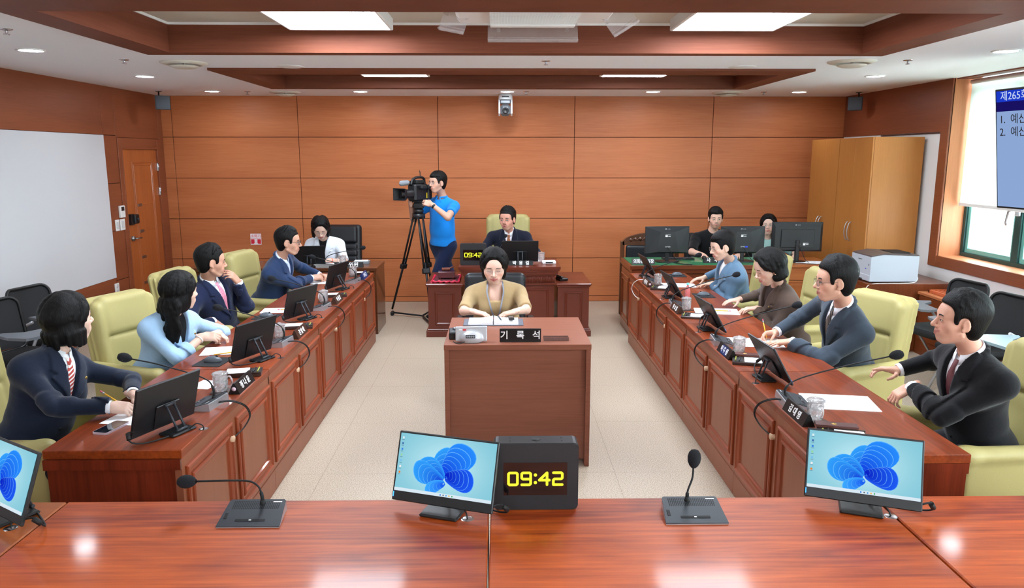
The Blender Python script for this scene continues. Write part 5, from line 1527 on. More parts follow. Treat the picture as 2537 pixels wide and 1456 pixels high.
def adviser_things():
    o = monitor_proto(math.radians(15)); o.scale = (.95, 1, .95); place(o, -2.15, 8.50, 188, 'black monitor seen from behind in front of the adviser in white', None)
    o = copy_tree(ML); place(o, -1.95, 8.40, 172, 'microphone on the adviser table reaching to the right', None)
    for ch in list(o.children):
        if ch.name.startswith(('gooseneck', 'foam')): bpy.data.objects.remove(ch)
    nk = bez([(0, .03, .03), (0, .02, .08), (-.04, -.02, .13), (-.18, -.08, .165), (-.36, -.12, .2)], 30)
    m = MB(); m.tube(nk, .0042, 8); m.build('gooseneck', M_BLACKM, o)
    d = (nk[-1] - nk[-2]).normalized(); q = d.to_track_quat('Z', 'Y').to_matrix().to_4x4(); q.translation = nk[-1]
    m = MB(); m.lathe([(0, .066), (.012, .063), (.020, .053), (.0235, .038), (.022, .022), (.015, .008), (.007, .0)], 20, M=q); m.build('foam_windscreen', _M['mic_foam'], o)
    t = thing('paper_box', 'clear grey document tray at the right of the adviser table', 'tray', (-1.60, 8.68, .75), .05); MB().box(-.09, .09, -.06, .06, 0, .03, c=.003).build('tray', mat('grey_tray', (120, 124, 128), .3), t); MB().box(-.08, .07, -.05, .05, .03, .034).build('paper', M_PAPER, t)
adviser_things()

def office_monitor(label, x, y, rz, w, h, zc, style=0, z=.798, logo='LG'):
    t = thing('office_monitor', label, 'monitor', (x, y, z), math.radians(rz))
    bk = mat('monitor_back', (26, 28, 30), .42)
    # screen faces +y (toward the wall), back faces -y
    m = MB(); m.box(-w / 2, w / 2, 0, .022, zc - h / 2, zc + h / 2, c=.003)
    if style == 0:
        b0 = [(-w / 2 + .004, zc + h / 2 - .004), (w / 2 - .004, zc + h / 2 - .004), (w / 2 - .004, zc - h / 2 + .004), (-w / 2 + .004, zc - h / 2 + .004)]
        b1 = [(-w * .16, zc + h * .30), (w * .16, zc + h * .30), (w * .25, zc - h / 2 + .02), (-w * .25, zc - h / 2 + .02)]
        vs = [(a, 0, b) for a, b in b0] + [(a, -.028, b) for a, b in b1]
        m.add(vs, [(0, 1, 5, 4), (1, 2, 6, 5), (2, 3, 7, 6), (3, 0, 4, 7), (4, 5, 6, 7)])
    else:
        vs = [(-w / 2 + .004, 0, zc - h / 2 + .004), (w / 2 - .004, 0, zc - h / 2 + .004), (w / 2 - .004, 0, zc + h / 2 - .004), (-w / 2 + .004, 0, zc + h / 2 - .004),
              (-w / 2 + .03, -.02, zc - h / 2 + .02), (w / 2 - .03, -.02, zc - h / 2 + .02), (w / 2 - .03, -.02, zc + h / 2 - .05), (-w / 2 + .03, -.02, zc + h / 2 - .05)]
        m.add(vs, [(0, 1, 5, 4), (1, 2, 6, 5), (2, 3, 7, 6), (3, 0, 4, 7), (4, 5, 6, 7)])
        m.box(-w * .33, w * .33, -.032, -.02, zc - h * .36, zc + h * .26, c=.006)
    m.build('housing', bk, t)
    m = MB(); m.box(-w / 2 + .012, w / 2 - .012, .022, .0235, zc - h / 2 + .018, zc + h / 2 - .012); m.build('screen', emitter('screen_dim', (150, 205, 220), .4), t)
    m = MB(); m.box(-.022, .022, -.045 if style else -.01, .0, .01, zc - (h * .1 if style else h * .3), c=.006); m.build('neck', M_BLACK, t)
    m = MB(); m.prism([(a, b + .0) for a, b in (rrect(.25, .19, .06) if style == 0 else [(.11 * math.cos(2 * PI * i / 28), .11 * math.sin(2 * PI * i / 28)) for i in range(28)])], 0, .012); m.build('base', M_BLACK, t)
    gl = mat('logo_grey', (128, 130, 132), .4)
    R = TR((0, -.030 if style == 0 else -.0215, zc + h * (.39 if style == 0 else .41)), rx=PI / 2)
    lg = MB(); lg.lathe([(0, .001), (.011, .001), (.011, 0)], 18, M=TR((-.022, -.014 if style == 0 else -.014, zc + h * .40), rx=PI / 2)); lo = lg.build('logo_disc', gl, t)
    text_mesh('lettering', logo, .024, TR((.012, -.0155, zc + h * .40), rx=PI / 2), gl, t)
    m = MB(); yb = -.0285 if style == 0 else -.0325; zl = zc + h * .12 if style == 0 else zc - h * .28; xo = 0 if style == 0 else .09
    for a, b, c, d in ((-.03, -.004, 0, .018), (.002, .03, .006, .012), (-.03, .03, .022, .026)): m.box(xo + a, xo + b, yb - .0006, yb, zl + c, zl + d)
    m.build('rating_label', M_LETTER, t)
    m = MB(); yb2 = -.03; m.box(-.03, .03, yb2 - .002, yb2, zc - h * .26, zc - h * .22); m.build('ports', M_STEEL, t)
    m = MB(); m.tube(bez([(-.01, yb2 - .004, zc - h * .24), (.03, -.06, zc - h * .4), (.08, -.07, .04), (.12, -.1, .006)], 20), .003, 6); m.build('cable', M_BLACKM, t)
    return t
office_monitor('black office monitor seen from behind, leftmost on the green felt', 1.87, 8.42, 4, .50, .305, .245)
o = office_monitor('black office monitor behind the woman in the blue-grey blazer', 2.72, 8.42, 2, .50, .305, .245)
m = MB(); m.box(.02, .045, -.045, -.03, .165, .178); m.build('video_plug', mat('vga_blue', (40, 70, 220), .5), o)
office_monitor('black office monitor on round foot, rightmost on the side table', 3.34, 8.44, -4, .56, .33, .285, 1, z=.79)

def staff_things():
    t = thing('computer_mouse', 'black mouse under the hand of the man in black', 'mouse', (2.36, 8.66, .80), 0)
    s = SDF(); s.ell((0, 0, .004), (.03, .052, .03)); s.box((0, 0, -.03), (.1, .1, .03), .001, op='s', k=.003); s.build('shell', M_BLACK, .003, t)
    t = thing('keyboard', 'black keyboard behind the plate on the green felt', 'keyboard', (2.25, 8.55, .798), 0)
    t.location = (2.05, 8.64, .798); m = MB(); m.box(-.18, .18, -.06, .06, 0, .014, c=.003); m.build('body', M_BLACK, t)
    m = MB()
    for i in range(14):
        for j in range(4): m.box(-.172 + i * .0247, -.151 + i * .0247, -.052 + j * .026, -.03 + j * .026, .014, .018)
    m.build('keys', M_DGREY, t)
    t = thing('gooseneck_lamp', 'thin black cable stand leaning at the felt table front', 'stand', (2.03, 8.25, .798), 0)
    m = MB(); m.tube([(-.1, .05, .0), (-.02, -.05, .004), (.07, -.09, .004)], .006, 6); m.build('rod', M_BLACK, t)
    t = thing('water_bottle', 'small plastic bottle with turquoise cap behind a crystal mug', 'bottle', (1.60, 6.34, .75), 0); t.scale = (.8, .8, .85)
    MB().lathe([(0, 0), (.028, .001), (.03, .01), (.03, .1), (.024, .125), (.012, .15), (.011, .165)], 20).build('body', mat('pink_drink', (206, 110, 110), .1, alpha=.8), t)
    MB().lathe([(.014, .163), (.0145, .165), (.0145, .182), (0, .183)], 18).build('cap', mat('turquoise_cap', (110, 200, 200), .4), t)
staff_things()

# ================================================================== broadcast camera on tripod
def tripod_and_camera():
    top = Vector((-.965, 9.00, 1.30))
    t = thing('camera_tripod', 'tall black tripod with floor spreader standing by the dais', 'tripod', (top.x, top.y, 0))
    bk = mat('tripod_black', (26, 26, 28), .4, .3)
    feet = [(-.395, .34, .02), (.12, .60, .02), (.16, -.36, .02)]
    for k, f in enumerate(feet):
        f = Vector(f); a = Vector((0, 0, 1.27)); d = (f - a); side = d.cross(Vector((0, 0, 1))).normalized() * .028
        base = a + Vector((f.x, f.y, 0)).normalized() * .06
        mid = base.lerp(f, .5)
        m = MB()
        for s in (-1, 1): m.tube([base + side * s, mid + side * s * .8], .011, 8)
        m.tube([mid + (base - mid) * .15, f + Vector((0, 0, .06))], .013, 8)
        lg = m.build('leg', bk, t)
        c = MB(); R = (f - base).normalized().to_track_quat('Z', 'Y').to_matrix().to_4x4(); R.translation = mid; c.box(-.045, .045, -.022, .022, -.03, .035, c=.008, M=R); c.build('leg_clamp', M_BLACK, lg)
        c = MB(); c.box(f.x - .02, f.x + .02, f.y - .045, f.y + .045, 0, .05, c=.01); c.build('foot', M_BLACKM, lg)
        sp = MB(); sp.tube([(0, .15, .03), (f.x, f.y, .035)], .011, 6); sp.build('spreader_arm', M_BLACKM, t)
    m = MB(); m.cyl((0, 0, 1.24), (0, 0, 1.30), .075, n=20); m.lathe([(0, 1.36), (.05, 1.35), (.062, 1.33), (.05, 1.30), (0, 1.3)], 20); m.build('bowl', M_BLACK, t)
    m = MB(); m.box(-.06, .06, -.05, .05, 1.355, 1.43, c=.012); m.box(-.11, .11, -.03, .03, 1.43, 1.448, c=.003); m.build('fluid_head', M_BLACK, t)
    c = thing('video_camera', 'black shoulder broadcast camera with lens hood and grey fluffy microphone', 'video camera', (top.x, top.y, 1.448), math.radians(58)); c.scale = (1.02, 1.05, 1.05)
    # camera points -x (local), rotated
    m = MB(); m.box(-.13, .12, -.06, .06, .0, .19, c=.02); m.box(.12, .2, -.055, .055, .01, .17, c=.015); m.build('body', M_BLACK, c)
    m = MB(); m.tube(bez([(.12, 0, .18), (.1, 0, .25), (-.02, 0, .26), (-.1, 0, .235), (-.13, 0, .18)], 24), .015, 8); m.build('top_handle', M_BLACK, c)
    m = MB(); m.lathe([(.05, 0), (.052, .05), (.045, .1), (.048, .14)], 28, M=TR((-.13, 0, .085)) @ Matrix.Rotation(-PI / 2, 4, 'Y')); m.build('lens', M_BLACK, c)
    h = MB(); R = TR((-.27, 0, .085)) @ Matrix.Rotation(-PI / 2, 4, 'Y')
    h.add([(.05, .05, 0), (-.05, .05, 0), (-.05, -.05, 0), (.05, -.05, 0), (.066, .085, .075), (-.066, .085, .075), (-.066, -.085, .075), (.066, -.085, .075),
           (.06, .079, .075), (-.06, .079, .075), (-.06, -.079, .075), (.06, -.079, .075), (.045, .045, .004), (-.045, .045, .004), (-.045, -.045, .004), (.045, -.045, .004)],
          [(0, 1, 5, 4), (1, 2, 6, 5), (2, 3, 7, 6), (3, 0, 4, 7), (4, 5, 9, 8), (5, 6, 10, 9), (6, 7, 11, 10), (7, 4, 8, 11), (8, 9, 13, 12), (9, 10, 14, 13), (10, 11, 15, 14), (11, 8, 12, 15), (12, 13, 14, 15)], M=R)
    h.build('lens_hood', M_BLACK, c)
    g = MB(); g.lathe([(0, .012), (.03, .009), (.042, .004), (.043, 0)], 24, M=TR((-.274, 0, .085)) @ Matrix.Rotation(-PI / 2, 4, 'Y')); g.build('front_glass', mat('lens_glass', (16, 14, 24), .05, coat=1), c)
    m = MB(); m.box(-.07, .04, -.11, -.06, .13, .18, c=.015); m.cyl((.04, -.085, .155), (.1, -.085, .155), .026, n=16); m.build('viewfinder', M_BLACKM, c)
    s = SDF(); s.cap((-.24, .045, .2), (-.14, .045, .205), .03, .028)
    s.build('fluffy_windscreen', mat('grey_fur', (146, 150, 156), .95, bump=1.0, bscale=220), .005, c)
    m = MB(); m.tube([(-.15, .045, .205), (-.04, .045, .215)], .012, 8); m.build('microphone_rod', M_BLACK, c)
    m = MB(); m.prism(rrect(.06, .045, .018), 0, .003, M=TR((.07, -.0602, .15)) @ Matrix.Rotation(PI / 2, 4, 'X')); b = m.build('side_badge', M_WHITE, c)
    m = MB(); m.box(.07, .085, -.063, -.06, .03, .09); m.build('yellow_tag', mat('tag_yellow', (236, 206, 40), .5), c)
    m = MB(); m.tube([(.08, .03, .26), (.07, .03, .34)], .003, 6); m.tube([(.02, -.03, .26), (0, -.03, .33)], .003, 6); m.build('antenna', M_BLACKM, c)
    m = MB(); m.box(-.08, .06, -.045, .045, .19, .235, c=.01); m.build('transmitter', M_BLACKM, c)
tripod_and_camera()
# ================================================================== people
def tint_mat(name, rough=.5, sss=0.0, bump=0.0, bscale=60, stretch=None, sheen=0.0, spec=.5):
    if name in _M: return _M[name]
    m = mat(name, (200, 200, 200), rough, bump=max(bump, .0001), bscale=bscale, bstretch=stretch, sheen=sheen, spec=spec)
    nt = m.node_tree; b = nt.nodes['Principled BSDF']
    a = nt.nodes.new('ShaderNodeAttribute'); a.attribute_name = 'tint'
    nt.links.new(a.outputs[0], b.inputs['Base Color'])
    if sss: b.inputs['Subsurface Weight'].default_value = sss; b.inputs['Subsurface Radius'].default_value = (.012, .006, .004); b.inputs['Subsurface Scale'].default_value = .5
    return m
M_SKIN = tint_mat('skin', .52, 0, bump=.05, bscale=500)
def cloth_mat(name, col, rough=.85, sheen=.15, bump=.25):
    return mat(name, col, rough, sheen=sheen, bump=bump * 2.2, bscale=13, spec=.2)
M_HAIR = mat('black_hair', (8, 7, 7), .5, bump=.45, bscale=300, bstretch=(1, 1, .05), spec=.22)

def cone(S, a, b, ra, rb, op='u', k=.006, col=None):
    a = np.array(a, float); b = np.array(b, float); L = np.linalg.norm(b - a); ax = (b - a) / L
    def fn(P):
        pa = P - a; x = pa @ ax; q = np.sqrt(np.maximum((pa * pa).sum(1) - x * x, 0))
        r = ra + (rb - ra) * np.clip(x / L, 0, 1)
        return np.maximum(q - r, np.maximum(x - L, -x))
    return S.fn(fn, (a + b) / 2, L / 2 + max(ra, rb) * 1.2, op=op, k=k, col=col)

class Fr:
    def __init__(s, o, R, sc=1.0): s.o = np.array(o, float); s.R = np.array(R, float); s.s = sc
    def p(s, x, y, z): return s.o + s.R @ (np.array((x, y, z)) * s.s)
    def d(s, x, y, z): v = s.R @ np.array((x, y, z), float); return v / np.linalg.norm(v)
    def loc(s, P): return ((P - s.o) @ s.R) / s.s
    def m4(s):
        m = Matrix([list(r) for r in s.R]).to_4x4() @ Matrix.Diagonal((s.s, s.s, s.s, 1)); m.translation = Vector(s.o); return m
def fe(S, F, c, r, **k): return S.ell(F.p(*c), np.array(r) * F.s, R=F.R, **k)
def fc(S, F, a, b, ra, rb=None, **k):
    return S.cap(F.p(*a), F.p(*b), ra * F.s, (ra if rb is None else rb) * F.s, **k)
def fb(S, F, c, h, rnd, R=None, **k): return S.box(F.p(*c), np.array(h) * F.s, rnd * F.s, F.R if R is None else F.R @ R, **k)
def nrm(v): v = np.array(v, float); return v / (np.linalg.norm(v) + 1e-12)

def add_head(S, F, male=True, lip=(186, 104, 96), smile=0.0, open_=0.0, full=1.0):
    fe(S, F, (0, -.014, .032), (.074, .093, .086), k=.02)
    fe(S, F, (0, .018, .0), (.067, .068, .075), k=.02)
    fe(S, F, (0, .022, -.040), (.057 * full, .062, .066), k=.02)
    j = 1.06 if male else .92
    fe(S, F, (0, .052, -.090), (.024 * j, .026, .019), k=.025)
    for s in (-1, 1):
        fe(S, F, (s * .041 * full, .044, -.022), (.022, .025, .024), k=.02)
        fc(S, F, (s * .053 * j * full, -.006, -.060), (s * .020, .050, -.098), .010, .010, k=.016)
    fc(S, F, (-.036, .073, .019), (.036, .073, .019), .011, k=.02)
    fe(S, F, (0, .055, .045), (.052, .028, .035), k=.03)
    for s in (-1, 1):
        fe(S, F, (s * .031, .100, .0), (.019, .016, .0125), op='s', k=.016)
        fe(S, F, (s * .031, .0715, -.001), (.0165, .0128, .0115), k=.005)
        fc(S, F, (s * .043, .077, .0075), (s * .020, .0818, .006), .0032, k=.005)
    fc(S, F, (0, .082, .012), (0, .105, -.024), .0062, .0088, k=.012)
    for s in (-1, 1): fe(S, F, (s * .0135, .090, -.033), (.0082, .010, .0072), k=.006)
    fe(S, F, (0, .1035, -.029), (.0105, .0095, .0095), k=.008)
    if male: S.ell(F.p(0, .06, -.08), np.array((.05, .045, .03)) * F.s, R=F.R, op='paint', k=.03, col=srgb(212, 164, 140))
    L = srgb(*lip)[:3]; w = .0255 + .004 * smile; zc = -.060
    up = .0015 + .008 * smile
    fe(S, F, (0, .066, zc), (.037, .0225, .022), k=.018)
    for s in (-1, 1):
        fc(S, F, (0, .0895, zc + .004), (s * w, .0815, zc + .001 + up), .0040, .0024, k=.006, col=L)
        fc(S, F, (0, .0885, zc - .0065 - .008 * open_), (s * w * .85, .0815, zc - .004 + up - .004 * open_), .0046, .0024, k=.006, col=L)
    fc(S, F, (-w, .084, zc - .0015 + up), (0, .0985, zc - .0015 - .004 * open_), .0012 + .003 * open_, op='s', k=.003)
    fc(S, F, (w, .084, zc - .0015 + up), (0, .0985, zc - .0015 - .004 * open_), .0012 + .003 * open_, op='s', k=.003)
    for s in (-1, 1):
        S.cap(F.p(0, .0915, zc + .0032), F.p(s * w, .0845, zc + .0005 + up), .0040 * F.s, .0022 * F.s, op='paint', k=.002, col=L)
        S.cap(F.p(0, .0905, zc - .0060 - .008 * open_), F.p(s * w * .9, .0845, zc - .002 + up), .0048 * F.s, .0022 * F.s, op='paint', k=.002, col=L)
        S.cap(F.p(0, .094, zc - .0012 - .004 * open_), F.p(s * w, .082, zc - .0008 + up), .0012 * F.s, .0009 * F.s, op='paint', k=.0016, col=tuple(v * .35 for v in L))
    if open_: S.ell(F.p(0, .092, zc - .003), np.array((.012, .014, .004)) * F.s, R=F.R, op='paint', k=.002, col=srgb(90, 30, 30))
    for s in (-1, 1):
        Re = rotm(rz=s * .35, rx=-.15)
        S.ell(F.p(s * .0765, -.008, -.006), np.array((.0075, .018, .030)) * F.s, R=F.R @ Re, k=.005)
        S.ell(F.p(s * .085, -.004, -.002), np.array((.005, .0105, .018)) * F.s, R=F.R @ Re, op='s', k=.004)
        S.ell(F.p(s * .0760, .0, -.031), np.array((.006, .009, .010)) * F.s, R=F.R, k=.005)
    for s in (-1, 1): S.ell(F.p(s * .042, .075, -.03), np.array((.014, .02, .012)) * F.s, R=F.R, op='paint', k=.03, col=srgb(228, 164, 140))

def surf_y(S, F, xs, zs, y0=.14, y1=.0):
    """march a head-local grid of (x,z) from the front onto the surface"""
    xs = np.asarray(xs, float); zs = np.asarray(zs, float); y = np.full(xs.shape, y0); done = np.zeros(xs.shape, bool)
    for _ in range(60):
        P = F.o + (np.stack([xs, y, zs], -1) * F.s) @ F.R.T
        d = S.eval(P) / F.s
        y = np.where(d > .0003, y - np.maximum(d * .8, .0003), y)
        y = np.maximum(y, y1)
    return y

def face_parts(S, F, t, eyes=1.0, gaze=(0, 0), brow=(22, 17, 15), browz=0.0, male=True):
    white = mat('eye_white', (226, 220, 214), .25); iris = mat('iris_dark', (28, 18, 14), .12); lash = mat('lash_black', (14, 10, 10), .6)
    Mx = F.m4()
    for s in (-1, 1):
        n = 14; m = MB()
        hw, hh = .0142, .0050 * eyes + .0002
        u = np.linspace(-1, 1, n + 1)
        topz = -.0005 + hh * 1.15 * (1 - np.abs(u) ** 2.2) + .0012 * u * 1; botz = -.001 - hh * .9 * (1 - np.abs(u) ** 2.0) + .0012 * u
        xs = s * (.0308 + u * hw)
        if eyes > .2:
            X = np.concatenate([xs, xs]); Z = np.concatenate([topz, botz]); Y = surf_y(S, F, X, Z) + .0009
            vs = [(X[i], Y[i], Z[i]) for i in range(2 * n + 2)]
            m.add(vs, [(i, i + 1, i + n + 2, i + n + 1) for i in range(n)], 0, True)
            # iris clipped by lids
            k = 12; cx = s * .0308 + gaze[0] * .006; cz = gaze[1] * .003; r = .0052
            P = []
            for i in range(k):
                a = 2 * PI * i / k; x = cx + r * math.cos(a); z = cz + r * math.sin(a)
                uu = (x / s - .0308) / hw
                tz = -.0005 + hh * 1.15 * max(0, 1 - abs(uu) ** 2.2); bz = -.001 - hh * .9 * max(0, 1 - abs(uu) ** 2)
                P.append((x, min(max(z, bz), tz)))
            yy = surf_y(S, F, [p[0] for p in P] + [cx], [p[1] for p in P] + [cz]).max() + .0016
            m.add([(p[0], yy, p[1]) for p in P], [tuple(range(k))], 1)
        Y = surf_y(S, F, xs, topz) + .0012
        m.tube([(xs[i], Y[i], topz[i] if eyes > .2 else botz[i] - .001) for i in range(n + 1)], .0011, 5, mi=2)
        o = m.build('eye', [white, iris, lash], t); o.matrix_local = Mx
        m = MB(); u = np.linspace(0, 1, 9); xs = s * (.016 + .032 * u); zc = .021 + browz + .005 * np.sin(u * 2.4) - .003 * u
        th = (.0038 if male else .0026) * (1 - .55 * u)
        Yt = surf_y(S, F, xs, zc + th); Yb = surf_y(S, F, xs, zc - th)
        vs = [(xs[i], Yt[i] + .0014, zc[i] + th[i]) for i in range(9)] + [(xs[i], Yb[i] + .0014, zc[i] - th[i]) for i in range(9)]
        vb = [(v[0], v[1] - .003, v[2]) for v in vs]
        fs = [(i, i + 1, i + 10, i + 9) for i in range(8)]
        m.add(vs + vb, fs + [(i, i + 18, i + 19, i + 1) for i in range(8)] + [(i + 9, i + 10, i + 28, i + 27) for i in range(8)], 0, True)
        o = m.build('eyebrow', mat('brow_%d' % brow[0], brow, .8), t); o.matrix_local = Mx

def glasses(F, t, col=(30, 30, 34), r=.0012, w=.0215, h=.0165, round_=.6, metal=0.0):
    g = MB(); m = mat('glasses_%d_%d' % (col[0], int(metal * 10)), col, .3, metal)
    for s in (-1, 1):
        out = rrect(2 * w, 2 * h, min(w, h) * round_ + .002, 5)
        P = [(s * .0315 + a, .0985 - abs(a + s * .0) * .06 - .10 * abs(a) * (1 if a * s > 0 else 0), b - .003) for a, b in out]
        g.tube(P + P[:2], r, 6, cap=False)
        g.tube([(s * (.0315 + w), .0955, .004), (s * .070, .082, .004), (s * .0755, .0, .006), (s * .077, -.025, -.006)], r * .9, 6)
    g.tube([(-.0315 + w, .0975, .0), (0, .1005, .003), (.0315 - w, .0975, .0)], r, 6)
    o = g.build('glasses_frame', m, t); o.matrix_local = F.m4()
    l = MB()
    for s in (-1, 1):
        out = rrect(2 * w * .97, 2 * h * .96, min(w, h) * round_, 5); n = len(out)
        l = MB(); l.add([(s * .0315 + a, .0975 - .10 * abs(a) * (1 if a * s > 0 else 0), b - .003) for a, b in out], [tuple(range(n))])
        o = l.build('glasses_lens', mat('lens_clear', (1, 1, 1), .03, alpha=.10), t); o.matrix_local = F.m4()

def hair(F, t, style, seed=1, h=.0042, side=1):
    """built in head-local space"""
    rnd = random.Random(seed); S = SDF()
    C0 = np.array((0, -.015, .03))
    def on(az, el, k=1.0, sx=1.0):   # az 0 = front(+y), + = +x ; el from zenith
        a, e = math.radians(az), math.radians(el)
        return np.array((math.sin(a) * math.sin(e) * .084 * k * sx, math.cos(a) * math.sin(e) * .102 * k, math.cos(e) * .095 * k)) + C0
    def lock(az0, az1, e0, e1, r, k0=1.0, k1=1.0, n=4, free=False):
        a_ = abs((az1 + 180) % 360 - 180)
        if style in ('short', 'short_side', 'bowl', 'pixie') and not free:
            if a_ < 62: e1 = min(e1, 40)
            elif a_ < 105: e1 = min(e1, 66)
        P = [on(az0 + (az1 - az0) * i / n, e0 + (e1 - e0) * i / n, k0 + (k1 - k0) * i / n) for i in range(n + 1)]
        for i in range(n): S.cap(P[i], P[i + 1], r * (1 - .5 * i / n), r * (1 - .5 * (i + 1) / n), k=.003 if style in ('short', 'short_side', 'bowl', 'pixie') else .011)
    if style in ('short', 'short_side', 'bowl', 'pixie'):
        up = {'short': .006, 'short_side': .014, 'bowl': .008, 'pixie': .010}[style]
        S.ell((0, -.020, .038 + up), (.083 + up * .4, .105 + up * .4, .091 + up * .9), k=.01)
        S.ell((0, -.050, -.020), (.070, .056, .070), k=.03)                                   # nape
        for s in (-1, 1): S.ell((s * .068, .014, .020), (.012, .036, .034), k=.015)           # temples
        hl = {'short': .066, 'short_side': .076, 'bowl': .052, 'pixie': .056}[style]
        S.box((0, .121, hl - .14), (.095, .078, .14), .045, op='s', k=.012)                      # open the face
        for s in (-1, 1):
            S.cap((s * .085, .006, -.05), (s * .085, .002, .006), .030, .024, op='s', k=.008)  # round the ear
            S.box((s * .07, .07, -.155), (.06, .080, .14), .01, op='s', k=.01)
        S.box((0, -.08, -.235), (.14, .14, .14), .02, op='s', k=.02)                           # nape line
        S.ell((0, .02, -.06), (.058, .07, .085), op='s', k=.01)
        if style == 'short':
            for i in range(50):
                az = rnd.uniform(-180, 180); lock(az * .7, az + rnd.uniform(-15, 15), rnd.uniform(5, 25), rnd.uniform(45, 72), rnd.uniform(.007, .012), rnd.uniform(1.09, 1.17), rnd.uniform(1.05, 1.12))
            for i in range(20): a = -50 + 5 * i; lock(a + 16 * side, a - 8 * side, 22, rnd.uniform(42, 46), .011, 1.12, 1.10, free=True)
        if style == 'short_side':
            for i in range(66):
                az = rnd.uniform(-180, 180); lock(az * .7, az + rnd.uniform(-20, 20), rnd.uniform(5, 25), rnd.uniform(45, 72), rnd.uniform(.008, .013), rnd.uniform(1.16, 1.26), rnd.uniform(1.06, 1.14))
            for i in range(20): a = -54 + 5.4 * i; lock(a - 34 * side, a + 8 * side, 16, rnd.uniform(40, 44), .012, 1.17, 1.14, free=True)
        if style in ('bowl', 'pixie'):
            for i in range(56):
                az = rnd.uniform(-180, 180); lock(az * .8, az + rnd.uniform(-8, 8), rnd.uniform(5, 20), rnd.uniform(60, 90), rnd.uniform(.007, .011), 1.08, 1.07)
            for i in range(28): a = -66 + 4.9 * i; lock(a * .5 + 12 * side, a, 18, rnd.uniform(57, 67) if style == 'bowl' else rnd.uniform(56, 61), .0105, 1.10, 1.11, 6, free=True)
    else:
        zb = {'bob': -.112, 'bob_short': -.10, 'wave': -.14, 'long': -.16, 'lob': -.155}[style]
        S.ell((0, -.020, .036), (.091, .106, .091), k=.01)
        S.ell((0, -.03, -.045), (.098 if style != 'bob_short' else .088, .088, .105), k=.03)
        S.ell((0, .125, -.035), (.060, .095, .112), op='s', k=.015)
        S.box((0, .13, -.16), (.058, .12, .16), .02, op='s', k=.02)
        S.ell((0, .0, -.12), (.062, .075, .09), op='s', k=.01)
        S.box((0, 0, zb - .15), (.2, .2, .15), .01, op='s', k=.02)
        if style == 'bob_short':
            S.ell((-side * .095, .02, -.02), (.04, .032, .04), op='s', k=.01)       # tucked behind the ear
        for i in range(100):
            az = rnd.uniform(-180, 180)
            if abs(az) < 62: e1 = 50
            else: e1 = rnd.uniform(95, 125)
            lock(az * .85, az + rnd.uniform(-6, 6), rnd.uniform(4, 22), e1, rnd.uniform(.007, .011), rnd.uniform(1.03, 1.07), rnd.uniform(1.06, 1.14), 6)
        for s in (-1, 1):
            if style == 'bob_short' and s == side: continue
            for i in range(6): lock(s * 5, s * (48 + 6 * i), 12, 90 + 4 * i, .010, 1.03, 1.10, 6)
        if style == 'bob':
            for i in range(26):
                az = rnd.uniform(50, 310); a = math.radians(az)
                S.cap((math.sin(a) * .09, math.cos(a) * .088 - .03, -.05), (math.sin(a) * .088, math.cos(a) * .082 - .03, zb + rnd.uniform(-.004, .012)), .014, .010, k=.006)
        if style in ('wave', 'long', 'lob'):
            dn = {'wave': -.30, 'long': -.34, 'lob': -.19}[style]
            for i in range(24):
                s = 1 if i % 2 else -1; az = rnd.uniform(98 if style == 'wave' else 70, 178); a = math.radians(az)
                p = np.array((s * math.sin(a) * .088, math.cos(a) * .085 - .03, -.04)); w = rnd.uniform(0, 6)
                q0 = p
                n = 7; L = dn * rnd.uniform(.85, 1.02) + .04
                for j in range(1, n + 1):
                    f = j / n; wob = .012 * math.sin(w + f * 9) if style == 'wave' else .002
                    q = p + np.array((s * (.012 * math.sin(f * 3)) + wob, -.012 * f + (.03 * f if az < 95 else 0) + wob * .6, L * f))
                    S.cap(q0, q, .018 * (1 - .45 * (j - 1) / n), .018 * (1 - .45 * f), k=.008); q0 = q
    o = S.build('hair', M_HAIR, h, t, smooth=1); o.matrix_local = F.m4()
    return o

def add_hand(S, W, f, n, side, curl=(.3, .4, .3), spread=1.0, thumb=.5, sc=1.0, point=None):
    """W wrist, f finger direction, n palm normal, side +1 right / -1 left"""
    W = np.array(W, float); f = nrm(f); n = np.array(n, float); n = nrm(n - f * (n @ f)); s = np.cross(f, n) * side
    q = lambda a, b, c: W + (f * a + s * b + n * c) * sc
    R = np.stack([s, f, n], 1)
    S.cap(q(-.03, 0, 0), q(.02, 0, 0), .024 * sc, .024 * sc, k=.012, flat=(n, .75))
    S.box(q(.052, .0, .001), np.array((.040, .042, .0135)) * sc, .0125 * sc, R, k=.014)
    S.ell(q(.032, .022, .008), np.array((.02, .028, .014)) * sc, R=R, k=.014)
    lens = [(.040, .025, .019), (.044, .028, .021), (.041, .026, .020), (.032, .020, .018)]
    for i, (ls, lat) in enumerate(zip(lens, (.0285, .0095, -.0095, -.0275))):
        b = q(.086 - (.004 if i == 3 else 0), lat, .0)
        sp = (5, 1, -4, -11)[i] * math.radians(1) * spread
        d = f * math.cos(sp) + s * math.sin(sp)
        ang = 0; c = curl if not (point and i == 0) else point
        r = (.0088, .0090, .0086, .0076)[i] * sc
        for j, l in enumerate(ls):
            ang += c[j] * (1 + .08 * i)
            dd = d * math.cos(ang) + n * math.sin(ang)
            e = b + dd * l * sc
            S.cap(b, e, r * (1 - .07 * j), r * (1 - .07 * (j + 1)), k=.0035 if j else .006); b = e
    b = q(.022, .030, .006); d = nrm(s * .75 + f * .65 + n * (.25 + thumb * .6))
    for j, l in enumerate((.034, .030, .026)):
        e = b + d * l * sc; S.cap(b, e, (.0125 - .0018 * j) * sc, (.0112 - .0018 * j) * sc, k=.006); b = e
        d = nrm(d + f * .45 + n * thumb * .35 - s * .35)

